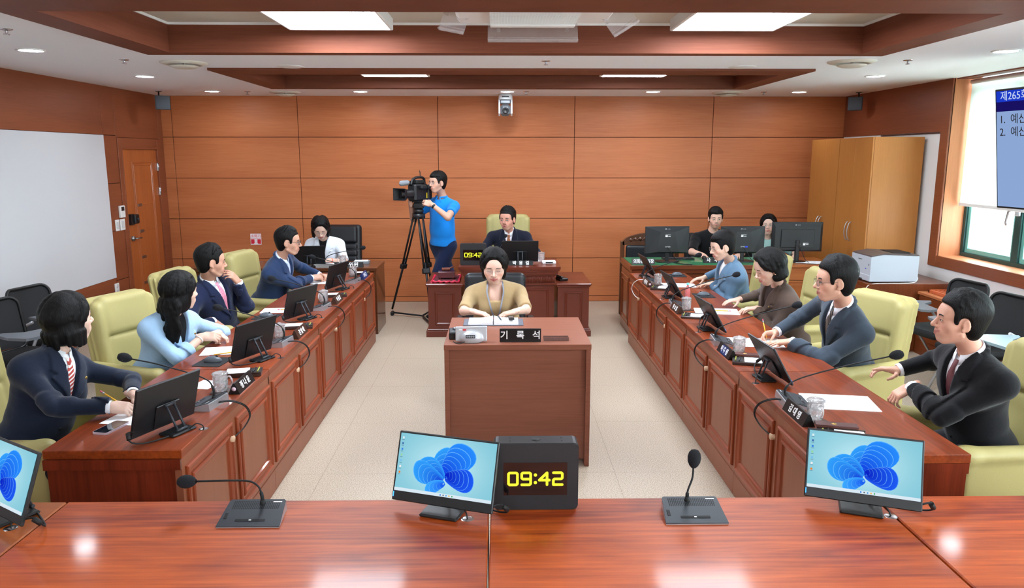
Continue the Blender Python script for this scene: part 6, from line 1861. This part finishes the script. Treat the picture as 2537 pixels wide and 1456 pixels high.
def person(label, P, N, H, tyaw, hyaw, hpitch=0, hroll=0, hands=None, elbows=None, outfit='suit', col=(30, 34, 48), inner=(236, 238, 242), tie=None,
           hairstyle='short', male=True, skin=(208, 163, 139), w=1.0, fat=1.0, hs=1.0, sleeve='long', gl=None, eyes=1.0, gaze=(0, 0), smile=0, open_=0,
           full=1.0, hcurl=None, trousers=(24, 26, 32), stand=False, seed=1, hv=.0045, V=.30, lip=None, pin=False, hside=1, feet=None, extras=None, bodyh=None, legs=None):
    origin = Vector((P[0], P[1], 0)); t = thing('person', label, 'person', origin)
    sub = lambda v: np.array(v, float) - np.array(origin)
    P, N, H = sub(P), sub(N), sub(H)
    N = N + (H - N) * .27
    u = nrm(N - P); ty = math.radians(tyaw); f = np.array((-math.sin(ty), math.cos(ty), 0.)); f = nrm(f - u * (f @ u)); r = np.cross(f, u)
    T = Fr(P, np.stack([r, f, u], 1)); L = float(np.linalg.norm(N - P)); q = L / .5
    hm = Matrix.Rotation(math.radians(hyaw), 3, 'Z') @ Matrix.Rotation(math.radians(hpitch), 3, 'X') @ Matrix.Rotation(math.radians(hroll), 3, 'Y')
    F = Fr(H, np.array(hm), hs)
    sh = .190 * w if male else .162 * w
    def torso(S, e, k=.04, neck=True):
        fe(S, T, (0, -.005, -.01), (.165 * w + e, .115 * fat + e, .11 + e), k=k)
        fe(S, T, (0, .012 * fat, .15 * q), (.142 * w * (fat * .5 + .5) + e, .108 * fat + e, .15 * q + e), k=k)
        fe(S, T, (0, .0, .31 * q), (.158 * w + e, .108 + e, .16 * q + e), k=k)
        if not male:
            for s in (-1, 1): fe(S, T, (s * .065, .082, .28 * q), (.058 + e, .045 + e, .055 + e), k=k)
        fc(S, T, (-sh + .02, -.012, L - .125), (sh - .02, -.012, L - .125), .052 + e, k=k)
        for s in (-1, 1): fc(S, T, (s * .12 * w, -.018, L - .105), (s * .025, -.014, L - .055), .042 + e * .8, .036 + e * .6, k=.03)
    sho = [T.p(s * sh, -.012, L - .130) for s in (-1, 1)]     # 0 = left, 1 = right
    sc = .93 if not male else 1.0
    la, lf = .285 * sc, .245 * sc
    arm = []
    for i in (0, 1):
        Wd = sub(hands[i][0]); S0 = sho[i]; v = Wd - S0; D = np.linalg.norm(v); mx = (la + lf) * .995
        a_, f_ = la, lf
        if D > mx: k_ = D / mx; a_, f_ = la * k_, lf * k_
        c = (a_ * a_ + D * D - f_ * f_) / (2 * a_ * D); c = max(-1, min(1, c)); hgt = a_ * math.sqrt(max(0, 1 - c * c))
        hint = sub(elbows[i]) - S0; vd = nrm(v); hp = nrm(hint - vd * (hint @ vd))
        arm.append((S0, S0 + vd * a_ * c + hp * hgt, Wd))
    ar = 1.0 if male else .88
    # ---- body
    S = SDF(); torso(S, -.006)
    nk = (.053, .051) if male else (.046, .045)
    fc(S, T, (0, -.014, L - .09), (0, -.010, L - .02), nk[0] * 1.15, nk[0], k=.03)
    S.cap(T.p(0, -.010, L - .02), F.p(0, -.030, -.055), nk[0], nk[1], k=.014)
    for S0, E, Wd in arm:
        S.cap(S0, E, .046 * ar, .040 * ar, k=.03); S.cap(E, Wd, .039 * ar, .0255 * ar, k=.015)
    if stand: kn = [T.p(s * .095, .02, 0) * [1, 1, 0] + [0, 0, .48] for s in (-1, 1)]; an = [k + np.array((0, .02, -.40)) for k in kn]
    else:
        fh = nrm([f[0], f[1], 0]); rh = np.cross(fh, [0, 0, 1.])
        kn = [P + rh * s * .085 + fh * .36 + np.array((0, 0, .50 - P[2])) for s in (-1, 1)]; an = [k + fh * .04 + np.array((0, 0, -.42)) for k in kn]
    if legs: kn = [sub(a) for a in legs[0]]; an = [sub(a) for a in legs[1]]
    hip = [T.p(s * .09, 0, -.03) for s in (-1, 1)]
    for a, b, c in zip(hip, kn, an): S.cap(a, b, .075, .052, k=.03); S.cap(b, c, .050, .035, k=.02); fd = nrm([f[0], f[1], 0]); S.cap(c, c + fd * .14 + np.array((0, 0, -.045)), .034, .028, k=.02)
    lipc = lip or ((182, 112, 100) if male else (176, 92, 88))
    add_head(S, F, male, lipc, smile, open_, full)
    for i in (0, 1):
        Wd, fd, nd = hands[i][0], hands[i][1], hands[i][2]
        cu = hands[i][3] if len(hands[i]) > 3 else (.3, .4, .3); kw = hands[i][4] if len(hands[i]) > 4 else {}
        add_hand(S, sub(Wd), fd, nd, -1 if i == 0 else 1, cu, sc=(.95 if male else .86), **kw)
    S.build('body', M_SKIN, bodyh or hv, t, base=srgb(*skin), smooth=1)
    face_parts(S, F, t, eyes, gaze, male=male)
    if gl: glasses(F, t, **gl)
    hair(F, t, hairstyle, seed, side=hside)
    # ---- trousers and shoes
    tm = cloth_mat('trousers_%d_%d_%d' % trousers, trousers)
    G = SDF(); fe(G, T, (0, -.005, -.02), (.172 * w, .125 * fat, .10), k=.03)
    if stand: fe(G, T, (0, .0, .04), (.160 * w, .12 * fat, .08), k=.03)
    for a, b, c in zip(hip, kn, an): G.cap(a, b, .098 if stand else .092, .078 if stand else .068, k=.03); G.cap(b, c + [0, 0, .02], .076 if stand else .066, .062 if stand else .056, k=.02)
    G.build('trousers', tm, .011, t)
    fd = nrm([f[0], f[1], 0])
    for c in an:
        G = SDF(); G.cap(c + fd * -.03 + [0, 0, -.05], c + fd * .17 + [0, 0, -.052], .042, .036, k=.02, flat=((0, 0, 1), .75)); G.cap(c + [0, 0, -.04], c + [0, 0, .03], .042, .044, k=.02)
        G.build('shoe', mat('shoe_black', (18, 18, 20), .35), .010, t)
    # ---- tops
    cm = cloth_mat('cloth_%d_%d_%d' % tuple(col), col)
    axis0, axis1 = T.p(0, -.01, L - .06), T.p(0, -.008, L + .06)
    open_top = outfit in ('suit', 'blazer', 'shortblazer')
    ztop = L + .02; zb = L - V
    J = SDF(); e = .022 if open_top else .012
    torso(J, e)
    if outfit in ('suit', 'blazer', 'shortblazer'):
        fe(J, T, (0, 0, .02), (.172 * w + e, .125 * fat + e * .6, .13), k=.03)
        for s in (-1, 1): fc(J, T, (s * .07, -.014, L - .082), (s * (sh + .012), -.012, L - .112), .040, .044, k=.03)
    if outfit in ('polo', 'tee'): fe(J, T, (0, 0, .0), (.168 * w, .125 * fat, .12), k=.03)
    if stand:
        fe(J, T, (0, 0, .16), (.158 * w, .118 * fat, .26), k=.06)
        J.box(T.p(0, 0, -.17), (.3, .3, .15), .003, T.R, op='s', k=.004)
    for (S0, E, Wd) in arm:
        r0, r1, r2 = (.062, .048, .039) if outfit == 'suit' else ((.057, .046, .038) if sleeve == 'long' else (.058, .058, .056))
        r0, r1, r2 = r0 * ar, r1 * ar, r2 * ar
        if sleeve == 'long':
            J.cap(S0, E, r0, r1, k=.03); cone(J, E + (Wd - E) * -.0, E + (Wd - E) * .93, r1, r2 * 1.04, k=.02)
            for g in (.80, .90, 1.0): c_ = S0 + (E - S0) * g; dd = nrm(E - S0); J.cap(c_ - nrm(np.cross(dd, u)) * .02, c_ + nrm(np.cross(dd, u)) * .02, r1 * 1.03, k=.006)
            for g in (.12, .26): c_ = E + (Wd - E) * g; J.cap(c_ - u * .008, c_ + u * .008, r1 * 1.02, k=.006)
        elif sleeve == 'three':
            J.cap(S0, E, r0 * .95, r1 * .9, k=.03); cone(J, E, E + (Wd - E) * .42, r1 * .9, r1 * .88, k=.012)
        else:
            fr_ = {'short': .62, 'elbow': .92}[sleeve]
            J.cap(S0, S0 + (E - S0) * .25, r0, r0, k=.03); cone(J, S0, S0 + (E - S0) * fr_, r0, r1, k=.03)
    # neckline
    if open_top or outfit == 'blouse':
        half = .060 if outfit != 'blouse' else .055
        z0v = zb if outfit != 'blouse' else L - .135
        def vcut(Pn):
            Q = T.loc(Pn); wz = np.clip((Q[:, 2] - z0v) / (ztop - z0v), 0, 1.3) * half
            if outfit == 'blouse': wz = np.where(Q[:, 2] > z0v, .042 + np.clip((Q[:, 2] - z0v) / .13, 0, 1) * .018, 0)
            return np.maximum(np.maximum(np.maximum(np.abs(Q[:, 0]) - wz, .012 - Q[:, 1]), z0v - Q[:, 2]), Q[:, 1] - .19) * .9
        J.fn(vcut, T.p(0, .1, (ztop + z0v) / 2), .3, op='s', k=.004)
    nr = .058 if male else .051
    J.cap(T.p(0, -.004, L - .055), T.p(0, -.006, L + .10), nr + .002, nr + .004, op='s', k=.006)
    if open_top:
        J0 = list(J.p)
        def jd(Pn):
            d = np.full(len(Pn), 10.0)
            for fn, c, rad, op, k, cc in J0: d = SDF._comb(d, fn(Pn), op, max(k, 1e-5))
            return d
        polyR = [(half, ztop), (.098, L - .03), (.112, L - .10), (.084, L - .112), (.112, L - .128), (.066, zb + .09), (.004, zb - .002), (.0, zb)]
        pts = np.array(polyR)
        def lap(Pn):
            Q = T.loc(Pn); x = np.abs(Q[:, 0]); z = Q[:, 2]; p2 = np.stack([x, z], 1)
            d = ((p2 - pts[0]) ** 2).sum(1); sg = np.ones(len(p2)); n = len(pts); j = n - 1
            for i in range(n):
                ee = pts[j] - pts[i]; ww = p2 - pts[i]; b = ww - ee * np.clip((ww @ ee) / (ee @ ee), 0, 1)[:, None]
                d = np.minimum(d, (b * b).sum(1))
                c1 = p2[:, 1] >= pts[i][1]; c2 = p2[:, 1] < pts[j][1]; c3 = ee[0] * ww[:, 1] > ee[1] * ww[:, 0]
                fl = (c1 & c2 & c3) | (~c1 & ~c2 & ~c3); sg = np.where(fl, -sg, sg); j = i
            return np.maximum(np.maximum(sg * np.sqrt(d), jd(Pn) - .012), .0 - Q[:, 1])
        J.fn(lap, T.p(0, .05, L - V / 2), .34, op='u', k=.0006)
        # collar roll behind the neck
        for a0 in range(-4, 5):
            a = math.radians(a0 * 26 + 180); a2 = math.radians((a0 + 1) * 26 + 180)
            if a0 == 4: break
            J.cap(T.p(math.sin(a) * (nr + .014), math.cos(a) * (nr + .012) - .004, L - .040 + .032 * (.5 - .5 * math.cos(a))), T.p(math.sin(a2) * (nr + .014), math.cos(a2) * (nr + .012) - .004, L - .040 + .032 * (.5 - .5 * math.cos(a2))), .0125, k=.008)
    if outfit == 'polo':
        for a0 in range(0, 14):
            a, a2 = [math.radians(20 + g * 320 / 14) for g in (a0, a0 + 1)]
            J.cap(T.p(math.sin(a) * (nr + .008), math.cos(a) * (nr + .006) - .002, L - .022), T.p(math.sin(a2) * (nr + .008), math.cos(a2) * (nr + .006) - .002, L - .022), .010, k=.004)
        for s in (-1, 1): J.cap(T.p(s * .02, .062, L - .03), T.p(s * .045, .080, L - .07), .009, .005, k=.004)
    name = {'suit': 'suit_jacket', 'blazer': 'blazer', 'shortblazer': 'jacket', 'polo': 'polo_shirt', 'tee': 't_shirt', 'blouse': 'blouse'}[outfit]
    jo = J.build(name, cm, .0062, t, smooth=1)
    if open_top:
        G = SDF(); im = cloth_mat('inner_%d_%d_%d' % tuple(inner), inner, bump=.15)
        torso(G, .010)
        G.box(T.p(0, .08, L - V / 2 + .0), (.075, .13, V / 2 + .09), .005, T.R, op='i', k=.004)
        if tie is not None or male:
            cb = MB(); n = 30; vs = []
            for i in range(n + 1):
                a = math.radians(13 + 334 * i / n); c_ = (1 + math.cos(a)) / 2; sx, cy_ = math.sin(a), math.cos(a)
                ri, ro = nr * .93, nr + .008 + .014 * c_ ** 3
                pt = lambda rr, z: tuple(T.p(sx * rr, cy_ * rr - .006 + .006 * c_, z))
                zt_ = L + .022 - .042 * c_
                vs += [pt(ri, L - .06), pt(ri, zt_), pt(ri + .003, zt_ + .002), pt(ro, L - .012 - .040 * c_ ** 2 - .020 * c_ ** 8), pt(ro - .004, L - .014 - .040 * c_ ** 2 - .018 * c_ ** 8), pt(ri + .003, zt_ - .006)]
            m6 = 6
            cb.add(vs, [(m6 * i + j, m6 * (i + 1) + j, m6 * (i + 1) + (j + 1) % m6, m6 * i + (j + 1) % m6) for i in range(n) for j in range(m6 - 1)], 0, True)
            cb.build('collar', im, t)
        G.cap(T.p(0, -.008, L - .05), T.p(0, -.008, L + .1), nr - .008, nr - .006, op='s', k=.004)
        if outfit == 'suit' and sleeve == 'long':
            for S0, E, Wd in arm:
                d = nrm(Wd - E); q_ = Vector(d).to_track_quat('Z', 'Y').to_matrix().to_4x4(); q_.translation = Vector(Wd)
                cf = MB(); cf.lathe([(.030 * ar, -.05), (.0345 * ar, -.05), (.0350 * ar, -.0), (.0335 * ar, .003), (.029 * ar, .002)], 22, M=q_); cf.build('shirt_cuff', im, t)
        so = G.build('shirt' if tie is not None or male else 'inner_top', im, .0050, t, smooth=1)
        if tie is not None:
            zs = np.linspace(L - .042, max(.03, zb - .03), 22)
            Yc = surf_y(G, T, np.zeros(22), zs, .3, .03) + .004
            for i in range(1, 22): Yc[i] = max(Yc[i], Yc[i - 1] - .004)
            wd = np.interp(zs, [zs[-1], L - .10, L - .08, L - .042], [.036, .022, .014, .016])
            m = MB(); vs = []
            for i in range(22):
                bump_ = .006 if i < 4 else .002
                vs += [T.p(-wd[i], Yc[i] - .002, zs[i]), T.p(-wd[i] * .6, Yc[i] + bump_, zs[i]), T.p(wd[i] * .6, Yc[i] + bump_, zs[i]), T.p(wd[i], Yc[i] - .002, zs[i])]
            fs = [(4 * i + j, 4 * i + j + 1, 4 * i + j + 5, 4 * i + j + 4) for i in range(21) for j in range(3)]
            m.add(vs, fs, 0, True); m.build('necktie', tie, t, fix=False)
        # front buttons
        for z in (zb - .02, zb - .11):
            yy = surf_y(J, T, [.008], [z], .35, .0)[0]
            b = MB(); b.lathe([(0, .004), (.008, .003), (.009, 0)], 14, M=T.m4() @ TR((.008, yy - .001, z), rx=-PI / 2)); b.build('button', M_BLACK, t)
    if pin:
        yy = surf_y(J, T, [-.085], [L - .13], .35, .0)[0]
        b = MB(); b.lathe([(0, .003), (.005, .003), (.009, .0015), (.009, 0)], 8, M=T.m4() @ TR((-.085, yy, L - .13), rx=-PI / 2)); b.build('lapel_pin', mat('gold', (196, 160, 90), .3, .8), t)
    return t, T, F, arm, L, sub

def striped(name, c1, c2, scale, ang, width=.5):
    m = bpy.data.materials.new(name); m.use_nodes = True; nt = m.node_tree; b = nt.nodes['Principled BSDF']
    tc = nt.nodes.new('ShaderNodeTexCoord'); mp = nt.nodes.new('ShaderNodeMapping'); mp.inputs['Rotation'].default_value = ang
    wv = nt.nodes.new('ShaderNodeTexWave'); wv.inputs['Scale'].default_value = scale
    cr = nt.nodes.new('ShaderNodeValToRGB'); cr.color_ramp.interpolation = 'CONSTANT'
    cr.color_ramp.elements[0].color = srgb(*c1); cr.color_ramp.elements[1].color = srgb(*c2); cr.color_ramp.elements[1].position = width
    nt.links.new(tc.outputs['Object'], mp.inputs[0]); nt.links.new(mp.outputs[0], wv.inputs[0]); nt.links.new(wv.outputs[0], cr.inputs[0]); nt.links.new(cr.outputs[0], b.inputs['Base Color'])
    b.inputs['Roughness'].default_value = .6
    return m
DN = (0, 0, -1)
THIN = dict(col=(150, 140, 130), r=.0008, w=.0215, h=.0175, round_=.9, metal=.8)

# ---- left row
p = person('woman with short black bob in navy double-breasted jacket writing at the nearest left desk', (-2.33, 3.58, .56), (-2.19, 3.66, 1.00), (-2.145, 3.71, 1.17), -104, -34, 4,
       hands=[((-1.84, 3.66, .80), (.9, -.15, -.1), DN, (.35, .5, .4)), ((-1.85, 3.46, .80), (.95, .1, -.1), (0, .5, -.8), (.7, .9, .7), dict(thumb=1.0))],
       elbows=[(-1.95, 4.0, .80), (-1.95, 3.25, .66)], outfit='suit', col=(24, 32, 50), inner=(240, 240, 244), tie=striped('scarf_red_white', (178, 60, 52), (236, 226, 222), 22, (.6, .7, .9), .6),
       hairstyle='bob', male=False, skin=(219, 182, 163), w=1.02, fat=1.05, hs=1.03, seed=3, smile=1, pin=True, V=.27, hv=.0038)
pencil('yellow pencil with pink eraser held by the woman in navy', (-1.755, 3.50, .758), (-1.905, 3.485, .872))
p = person('woman with long wavy black hair in pale blue jacket at the second left desk', (-2.26, 4.86, .55), (-2.11, 4.80, .96), (-2.04, 4.78, 1.115), -116, -38, 0,
       hands=[((-1.92, 4.92, .80), (.9, .0, -.05), DN, (.5, .7, .5)), ((-1.93, 4.80, .82), (.95, .25, -.05), (0, .6, -.7), (.6, .8, .6), dict(thumb=.9))],
       elbows=[(-2.0, 5.2, .80), (-2.16, 4.52, .72)], outfit='blazer', col=(160, 192, 222), inner=(16, 16, 18), sleeve='three',
       hairstyle='wave', male=False, skin=(219, 180, 159), seed=5, V=.26, hv=.0042, pin=True)
def band(t, arm, i, fpos, r, name, m, wd=.006):
    S0, E, Wd = arm[i]; c = E + (Wd - E) * fpos; d = nrm(Wd - E)
    q = Vector(d).to_track_quat('Z', 'Y').to_matrix().to_4x4(); q.translation = Vector(c)
    b = MB(); b.lathe([(r, -wd), (r + .003, -wd * .6), (r + .003, wd * .6), (r, wd)], 24, M=q); b.build(name, m, t)
band(p[0], p[3], 1, .86, .0265, 'bracelet', mat('pearl_white', (226, 216, 206), .3), .005)
p = person('man in navy suit and pink tie leaning back with hand at his mouth', (-2.31, 6.08, .55), (-2.30, 5.90, 1.00), (-2.245, 5.86, 1.16), -112, -62, -4,
       hands=[((-2.09, 5.98, .985), (-.30, -.60, .70), (-.8, .1, -.3), (.5, .7, .5), dict(thumb=.5)), ((-2.22, 5.76, .71), (.75, -.2, -.45), (-.3, 0, -.9), (.15, .25, .2))],
       elbows=[(-2.05, 6.22, .45), (-2.4, 5.55, .75)], outfit='suit', col=(26, 34, 62), inner=(240, 242, 248), tie=striped('tie_pink', (214, 110, 138), (232, 160, 178), 60, (0, 0, .8), .5),
       hairstyle='short', skin=(191, 141, 117), seed=7, V=.33, w=1.02, fat=1.08, hs=1.04)
p = person('man in blue blazer and dark rimmed glasses with clasped hands at the farthest left desk', (-2.26, 7.22, .56), (-2.06, 7.06, 1.01), (-1.965, 7.02, 1.185), -98, -84, -3,
       hands=[((-1.80, 7.48, .80), (.75, -.55, .1), (.3, -.5, -.8), (.6, .8, .6)), ((-1.84, 7.30, .80), (.85, .5, .1), (-.1, .5, -.8), (.6, .8, .6))],
       elbows=[(-1.95, 7.65, .80), (-2.05, 6.85, .76)], outfit='suit', col=(40, 58, 92), inner=(206, 218, 240), hairstyle='short', skin=(199, 150, 126), seed=9, V=.27, w=1.08, fat=1.12, hs=1.06,
       gl=dict(col=(22, 24, 34), r=.0016, w=.021, h=.0165, round_=.4), tie=striped('tie_slim_blue', (190, 204, 232), (150, 90, 60), 8, (0, 0, 0), .93))
p = person('woman in short-sleeved white jacket reading behind the adviser table', (-2.08, 9.22, .56), (-2.09, 8.97, .99), (-2.085, 8.80, 1.145), 178, 192, -32,
       hands=[((-1.98, 8.66, .79), (-.5, -.35, -.05), DN, (.3, .4, .3)), ((-2.16, 8.66, .79), (.4, -.5, -.05), DN, (.3, .4, .3))],
       elbows=[(-1.86, 8.82, .78), (-2.34, 8.85, .78)], outfit='shortblazer', col=(222, 228, 236), inner=(18, 18, 20), sleeve='elbow', hairstyle='bob', male=False, skin=(215, 176, 156), seed=11, eyes=.1, gl=THIN, V=.23, hs=1.06, w=1.06)
band(p[0], p[3], 0, .82, .026, 'bracelet', mat('coral_band', (226, 90, 60), .4), .006)

# ---- cameraman
p = person('man in bright blue polo shirt operating the broadcast camera', (-.70, 9.22, .93), (-.69, 9.16, 1.465), (-.745, 9.08, 1.655), 150, 132, 0,
       hands=[((-.80, 8.86, 1.415), (-.9, .15, .25), (0, .6, -.3), (.7, .8, .5), dict(thumb=.7)), ((-1.06, 8.98, 1.42), (-.2, .1, .95), (.6, .3, 0), (.3, .4, .3))],
       elbows=[(-.56, 8.80, 1.22), (-1.0, 9.2, 1.22)], outfit='polo', col=(20, 128, 214), sleeve='short', hairstyle='bowl', skin=(200, 154, 132), seed=13, gl=THIN, stand=True, trousers=(22, 34, 66), hs=1.03, w=.94, fat=1.05,
       legs=([(-.79, 9.2, .48), (-.61, 9.2, .48)], [(-.79, 9.22, .09), (-.61, 9.22, .09)]))
band(p[0], p[3], 0, .86, .027, 'wristwatch', M_BLACK, .014)

# ---- chairman, recorder
p = person('man in dark navy suit speaking in the raised chair behind the dais', (.12, 9.36, .62), (.11, 9.14, 1.06), (.085, 9.05, 1.225), 176, 158, -3,
       hands=[((.40, 8.80, .83), (.25, -.7, -.05), DN, (.5, .6, .4)), ((-.12, 8.85, .83), (.3, -.6, -.05), DN, (.4, .5, .4))],
       elbows=[(.44, 9.1, .80), (-.28, 9.1, .80)], outfit='suit', col=(22, 26, 42), inner=(244, 244, 248), tie=striped('tie_orange', (186, 112, 66), (110, 60, 50), 40, (0, 0, .8), .6),
       hairstyle='short', skin=(206, 146, 124), seed=15, open_=1, V=.27, hs=1.12, full=1.08, w=1.08, fat=1.1, pin=True, hside=-1)
p = person('woman in beige short-sleeved blouse with lanyard writing at the middle desk', (-.03, 6.02, .56), (-.04, 5.88, .975), (-.05, 5.79, 1.125), 180, 180, -12,
       hands=[((.10, 5.46, .84), (-.75, -.25, -.1), DN, (.4, .5, .4)), ((-.19, 5.46, .84), (.75, -.25, -.1), DN, (.4, .5, .4))],
       elbows=[(.24, 5.66, .78), (-.31, 5.66, .78)], outfit='blouse', col=(172, 146, 106), sleeve='elbow', hairstyle='bob_short', male=False, skin=(217, 176, 156), seed=17, eyes=.1, gl=THIN, hs=1.10, full=1.1, w=1.16, fat=1.1, hside=0, hv=.004)
def lanyard(t, T, L, S):
    lm = mat('lanyard_grey', (150, 156, 172), .6)
    for s in (-1, 1):
        m = MB(); P = []
        zs = np.linspace(L - .0, L - .32, 18); xs = np.interp(zs, [L - .32, L - .06, L - .0], [.004, .066, .056]) * s
        y = surf_y(S, T, xs, zs, .3, .03)
        for i in range(18):
            yy = y[i] + .006 if i > 1 else .03; P.append((xs[i], yy, zs[i]))
        vs = []
        for p_ in P: vs += [tuple(T.p(p_[0] - .0055, p_[1], p_[2])), tuple(T.p(p_[0] + .0055, p_[1], p_[2])), tuple(T.p(p_[0] + .0055, p_[1] - .002, p_[2])), tuple(T.p(p_[0] - .0055, p_[1] - .002, p_[2]))]
        m.add(vs, [(4 * i + j, 4 * i + (j + 1) % 4, 4 * i + 4 + (j + 1) % 4, 4 * i + 4 + j) for i in range(17) for j in range(4)], 0, False); m.build('lanyard', lm, t)
tS = SDF(); _t, _T, _F, _a, _L, _s = p
fe(tS, _T, (0, 0, .31), (.158 * 1.16 + .012, .120, .172)); 
for _x in (-1, 1): fe(tS, _T, (_x * .065, .082, .28 * _L / .5), (.070, .057, .067), k=.04)
fe(tS, _T, (0, .012, .15), (.155, .13, .16), k=.04)
lanyard(_t, _T, _L, tS)

# ---- staff at the back right
p = person('young man in black t-shirt behind the office monitors', (2.62, 9.34, .56), (2.60, 9.20, 1.06), (2.605, 9.13, 1.225), 178, 172, -4,
       hands=[((2.80, 8.80, .82), (-.3, -.6, 0), DN, (.3, .4, .3)), ((2.38, 8.78, .825), (-.1, -.8, -.05), DN, (.3, .4, .3))],
       elbows=[(2.92, 9.05, .82), (2.30, 9.05, .84)], outfit='tee', col=(14, 14, 16), sleeve='elbow', hairstyle='bowl', skin=(212, 167, 146), seed=19, hs=1.04, w=1.06, eyes=.8, gaze=(-.4, 0))
p = person('long-haired young woman with round glasses half hidden behind the rightmost monitor', (3.31, 9.40, .54), (3.30, 9.27, .96), (3.275, 9.20, 1.135), 175, 160, 2,
       hands=[((3.5, 8.85, .81), (-.3, -.6, 0), DN, (.3, .4, .3)), ((3.2, 8.85, .81), (.1, -.8, -.05), DN, (.3, .4, .3))],
       elbows=[(3.6, 9.1, .8), (3.1, 9.1, .8)], outfit='tee', col=(150, 184, 178), sleeve='elbow', hairstyle='long', male=False, skin=(217, 178, 158), seed=21, gl=THIN, hs=1.0)

# ---- right row
p = person('woman with short hair and glasses in blue-grey blazer at the farthest right desk', (2.26, 6.98, .56), (2.11, 6.84, 1.00), (1.995, 6.74, 1.165), 96, 96, -12,
       hands=[((1.98, 6.93, .80), (-.9, .15, -.05), DN, (.2, .3, .25)), ((1.98, 7.22, .81), (-.95, -.1, -.15), DN, (.15, .25, .2))],
       elbows=[(2.2, 6.62, .76), (2.1, 7.35, .80)], outfit='blazer', col=(96, 124, 150), inner=(236, 236, 238), hairstyle='pixie', male=False, skin=(217, 176, 154), seed=23, eyes=.4, gl=THIN, V=.27, pin=True, hs=1.05, w=1.06)
p = person('woman with black bob in dark brown jacket looking down at papers', (2.30, 5.86, .56), (2.15, 5.74, .97), (2.035, 5.64, 1.135), 98, 94, -22,
       hands=[((2.00, 5.76, .80), (-.95, .1, -.05), DN, (.3, .4, .3)), ((1.96, 6.08, .81), (-.9, -.15, -.1), DN, (.15, .25, .2))],
       elbows=[(2.25, 5.50, .75), (2.15, 6.22, .80)], outfit='blazer', col=(84, 68, 60), inner=(60, 48, 44), hairstyle='bob_short', male=False, skin=(213, 172, 152), seed=25, eyes=.1, V=.25, pin=True, hs=1.10, w=1.16, fat=1.1, hside=1)
p = person('man in charcoal grey suit and round glasses writing with a pencil', (2.33, 4.84, .57), (2.16, 4.62, 1.03), (2.045, 4.54, 1.215), 98, 84, -2,
       hands=[((1.86, 4.68, .80), (-.95, .1, -.05), DN, (.1, .2, .15)), ((1.86, 4.95, .80), (-.9, -.1, -.1), (0, -.5, -.8), (.7, .9, .7), dict(thumb=1.0))],
       elbows=[(2.10, 4.36, .74), (2.05, 5.20, .80)], outfit='suit', col=(58, 68, 80), inner=(240, 242, 248), tie=striped('tie_black_stripe', (22, 20, 26), (176, 150, 130), 26, (0, 0, .8), .88),
       hairstyle='short_side', skin=(210, 159, 135), seed=27, gl=dict(col=(70, 66, 66), r=.001, w=.0215, h=.0185, round_=.95, metal=.6), V=.33, hs=1.10, w=1.08, fat=1.06, hv=.004)
pencil('yellow pencil upright in the hand of the man in grey', (1.785, 4.905, .757), (1.765, 4.955, .89))
p = person('man in black suit and maroon tie smiling at the nearest right desk', (2.36, 3.50, .57), (2.245, 3.45, 1.03), (2.16, 3.45, 1.205), 94, 76, 5,
       hands=[((2.06, 3.62, .83), (-.75, .1, -.5), (.2, .1, -.9), (.5, .6, .4)), ((2.15, 3.92, .83), (-.9, -.05, .1), (-.1, -.1, -.9), (.25, .45, .35), dict(point=(.0, .1, .1)))],
       elbows=[(2.12, 3.24, .75), (2.3, 4.1, .80)], outfit='suit', col=(18, 18, 22), inner=(242, 242, 248), tie=striped('tie_maroon', (92, 40, 46), (110, 56, 60), 60, (0, 0, .8), .5),
       hairstyle='short_side', skin=(212, 159, 135), seed=29, smile=1, eyes=.6, V=.33, hs=1.04, w=1.0, fat=1.0, hv=.0036)
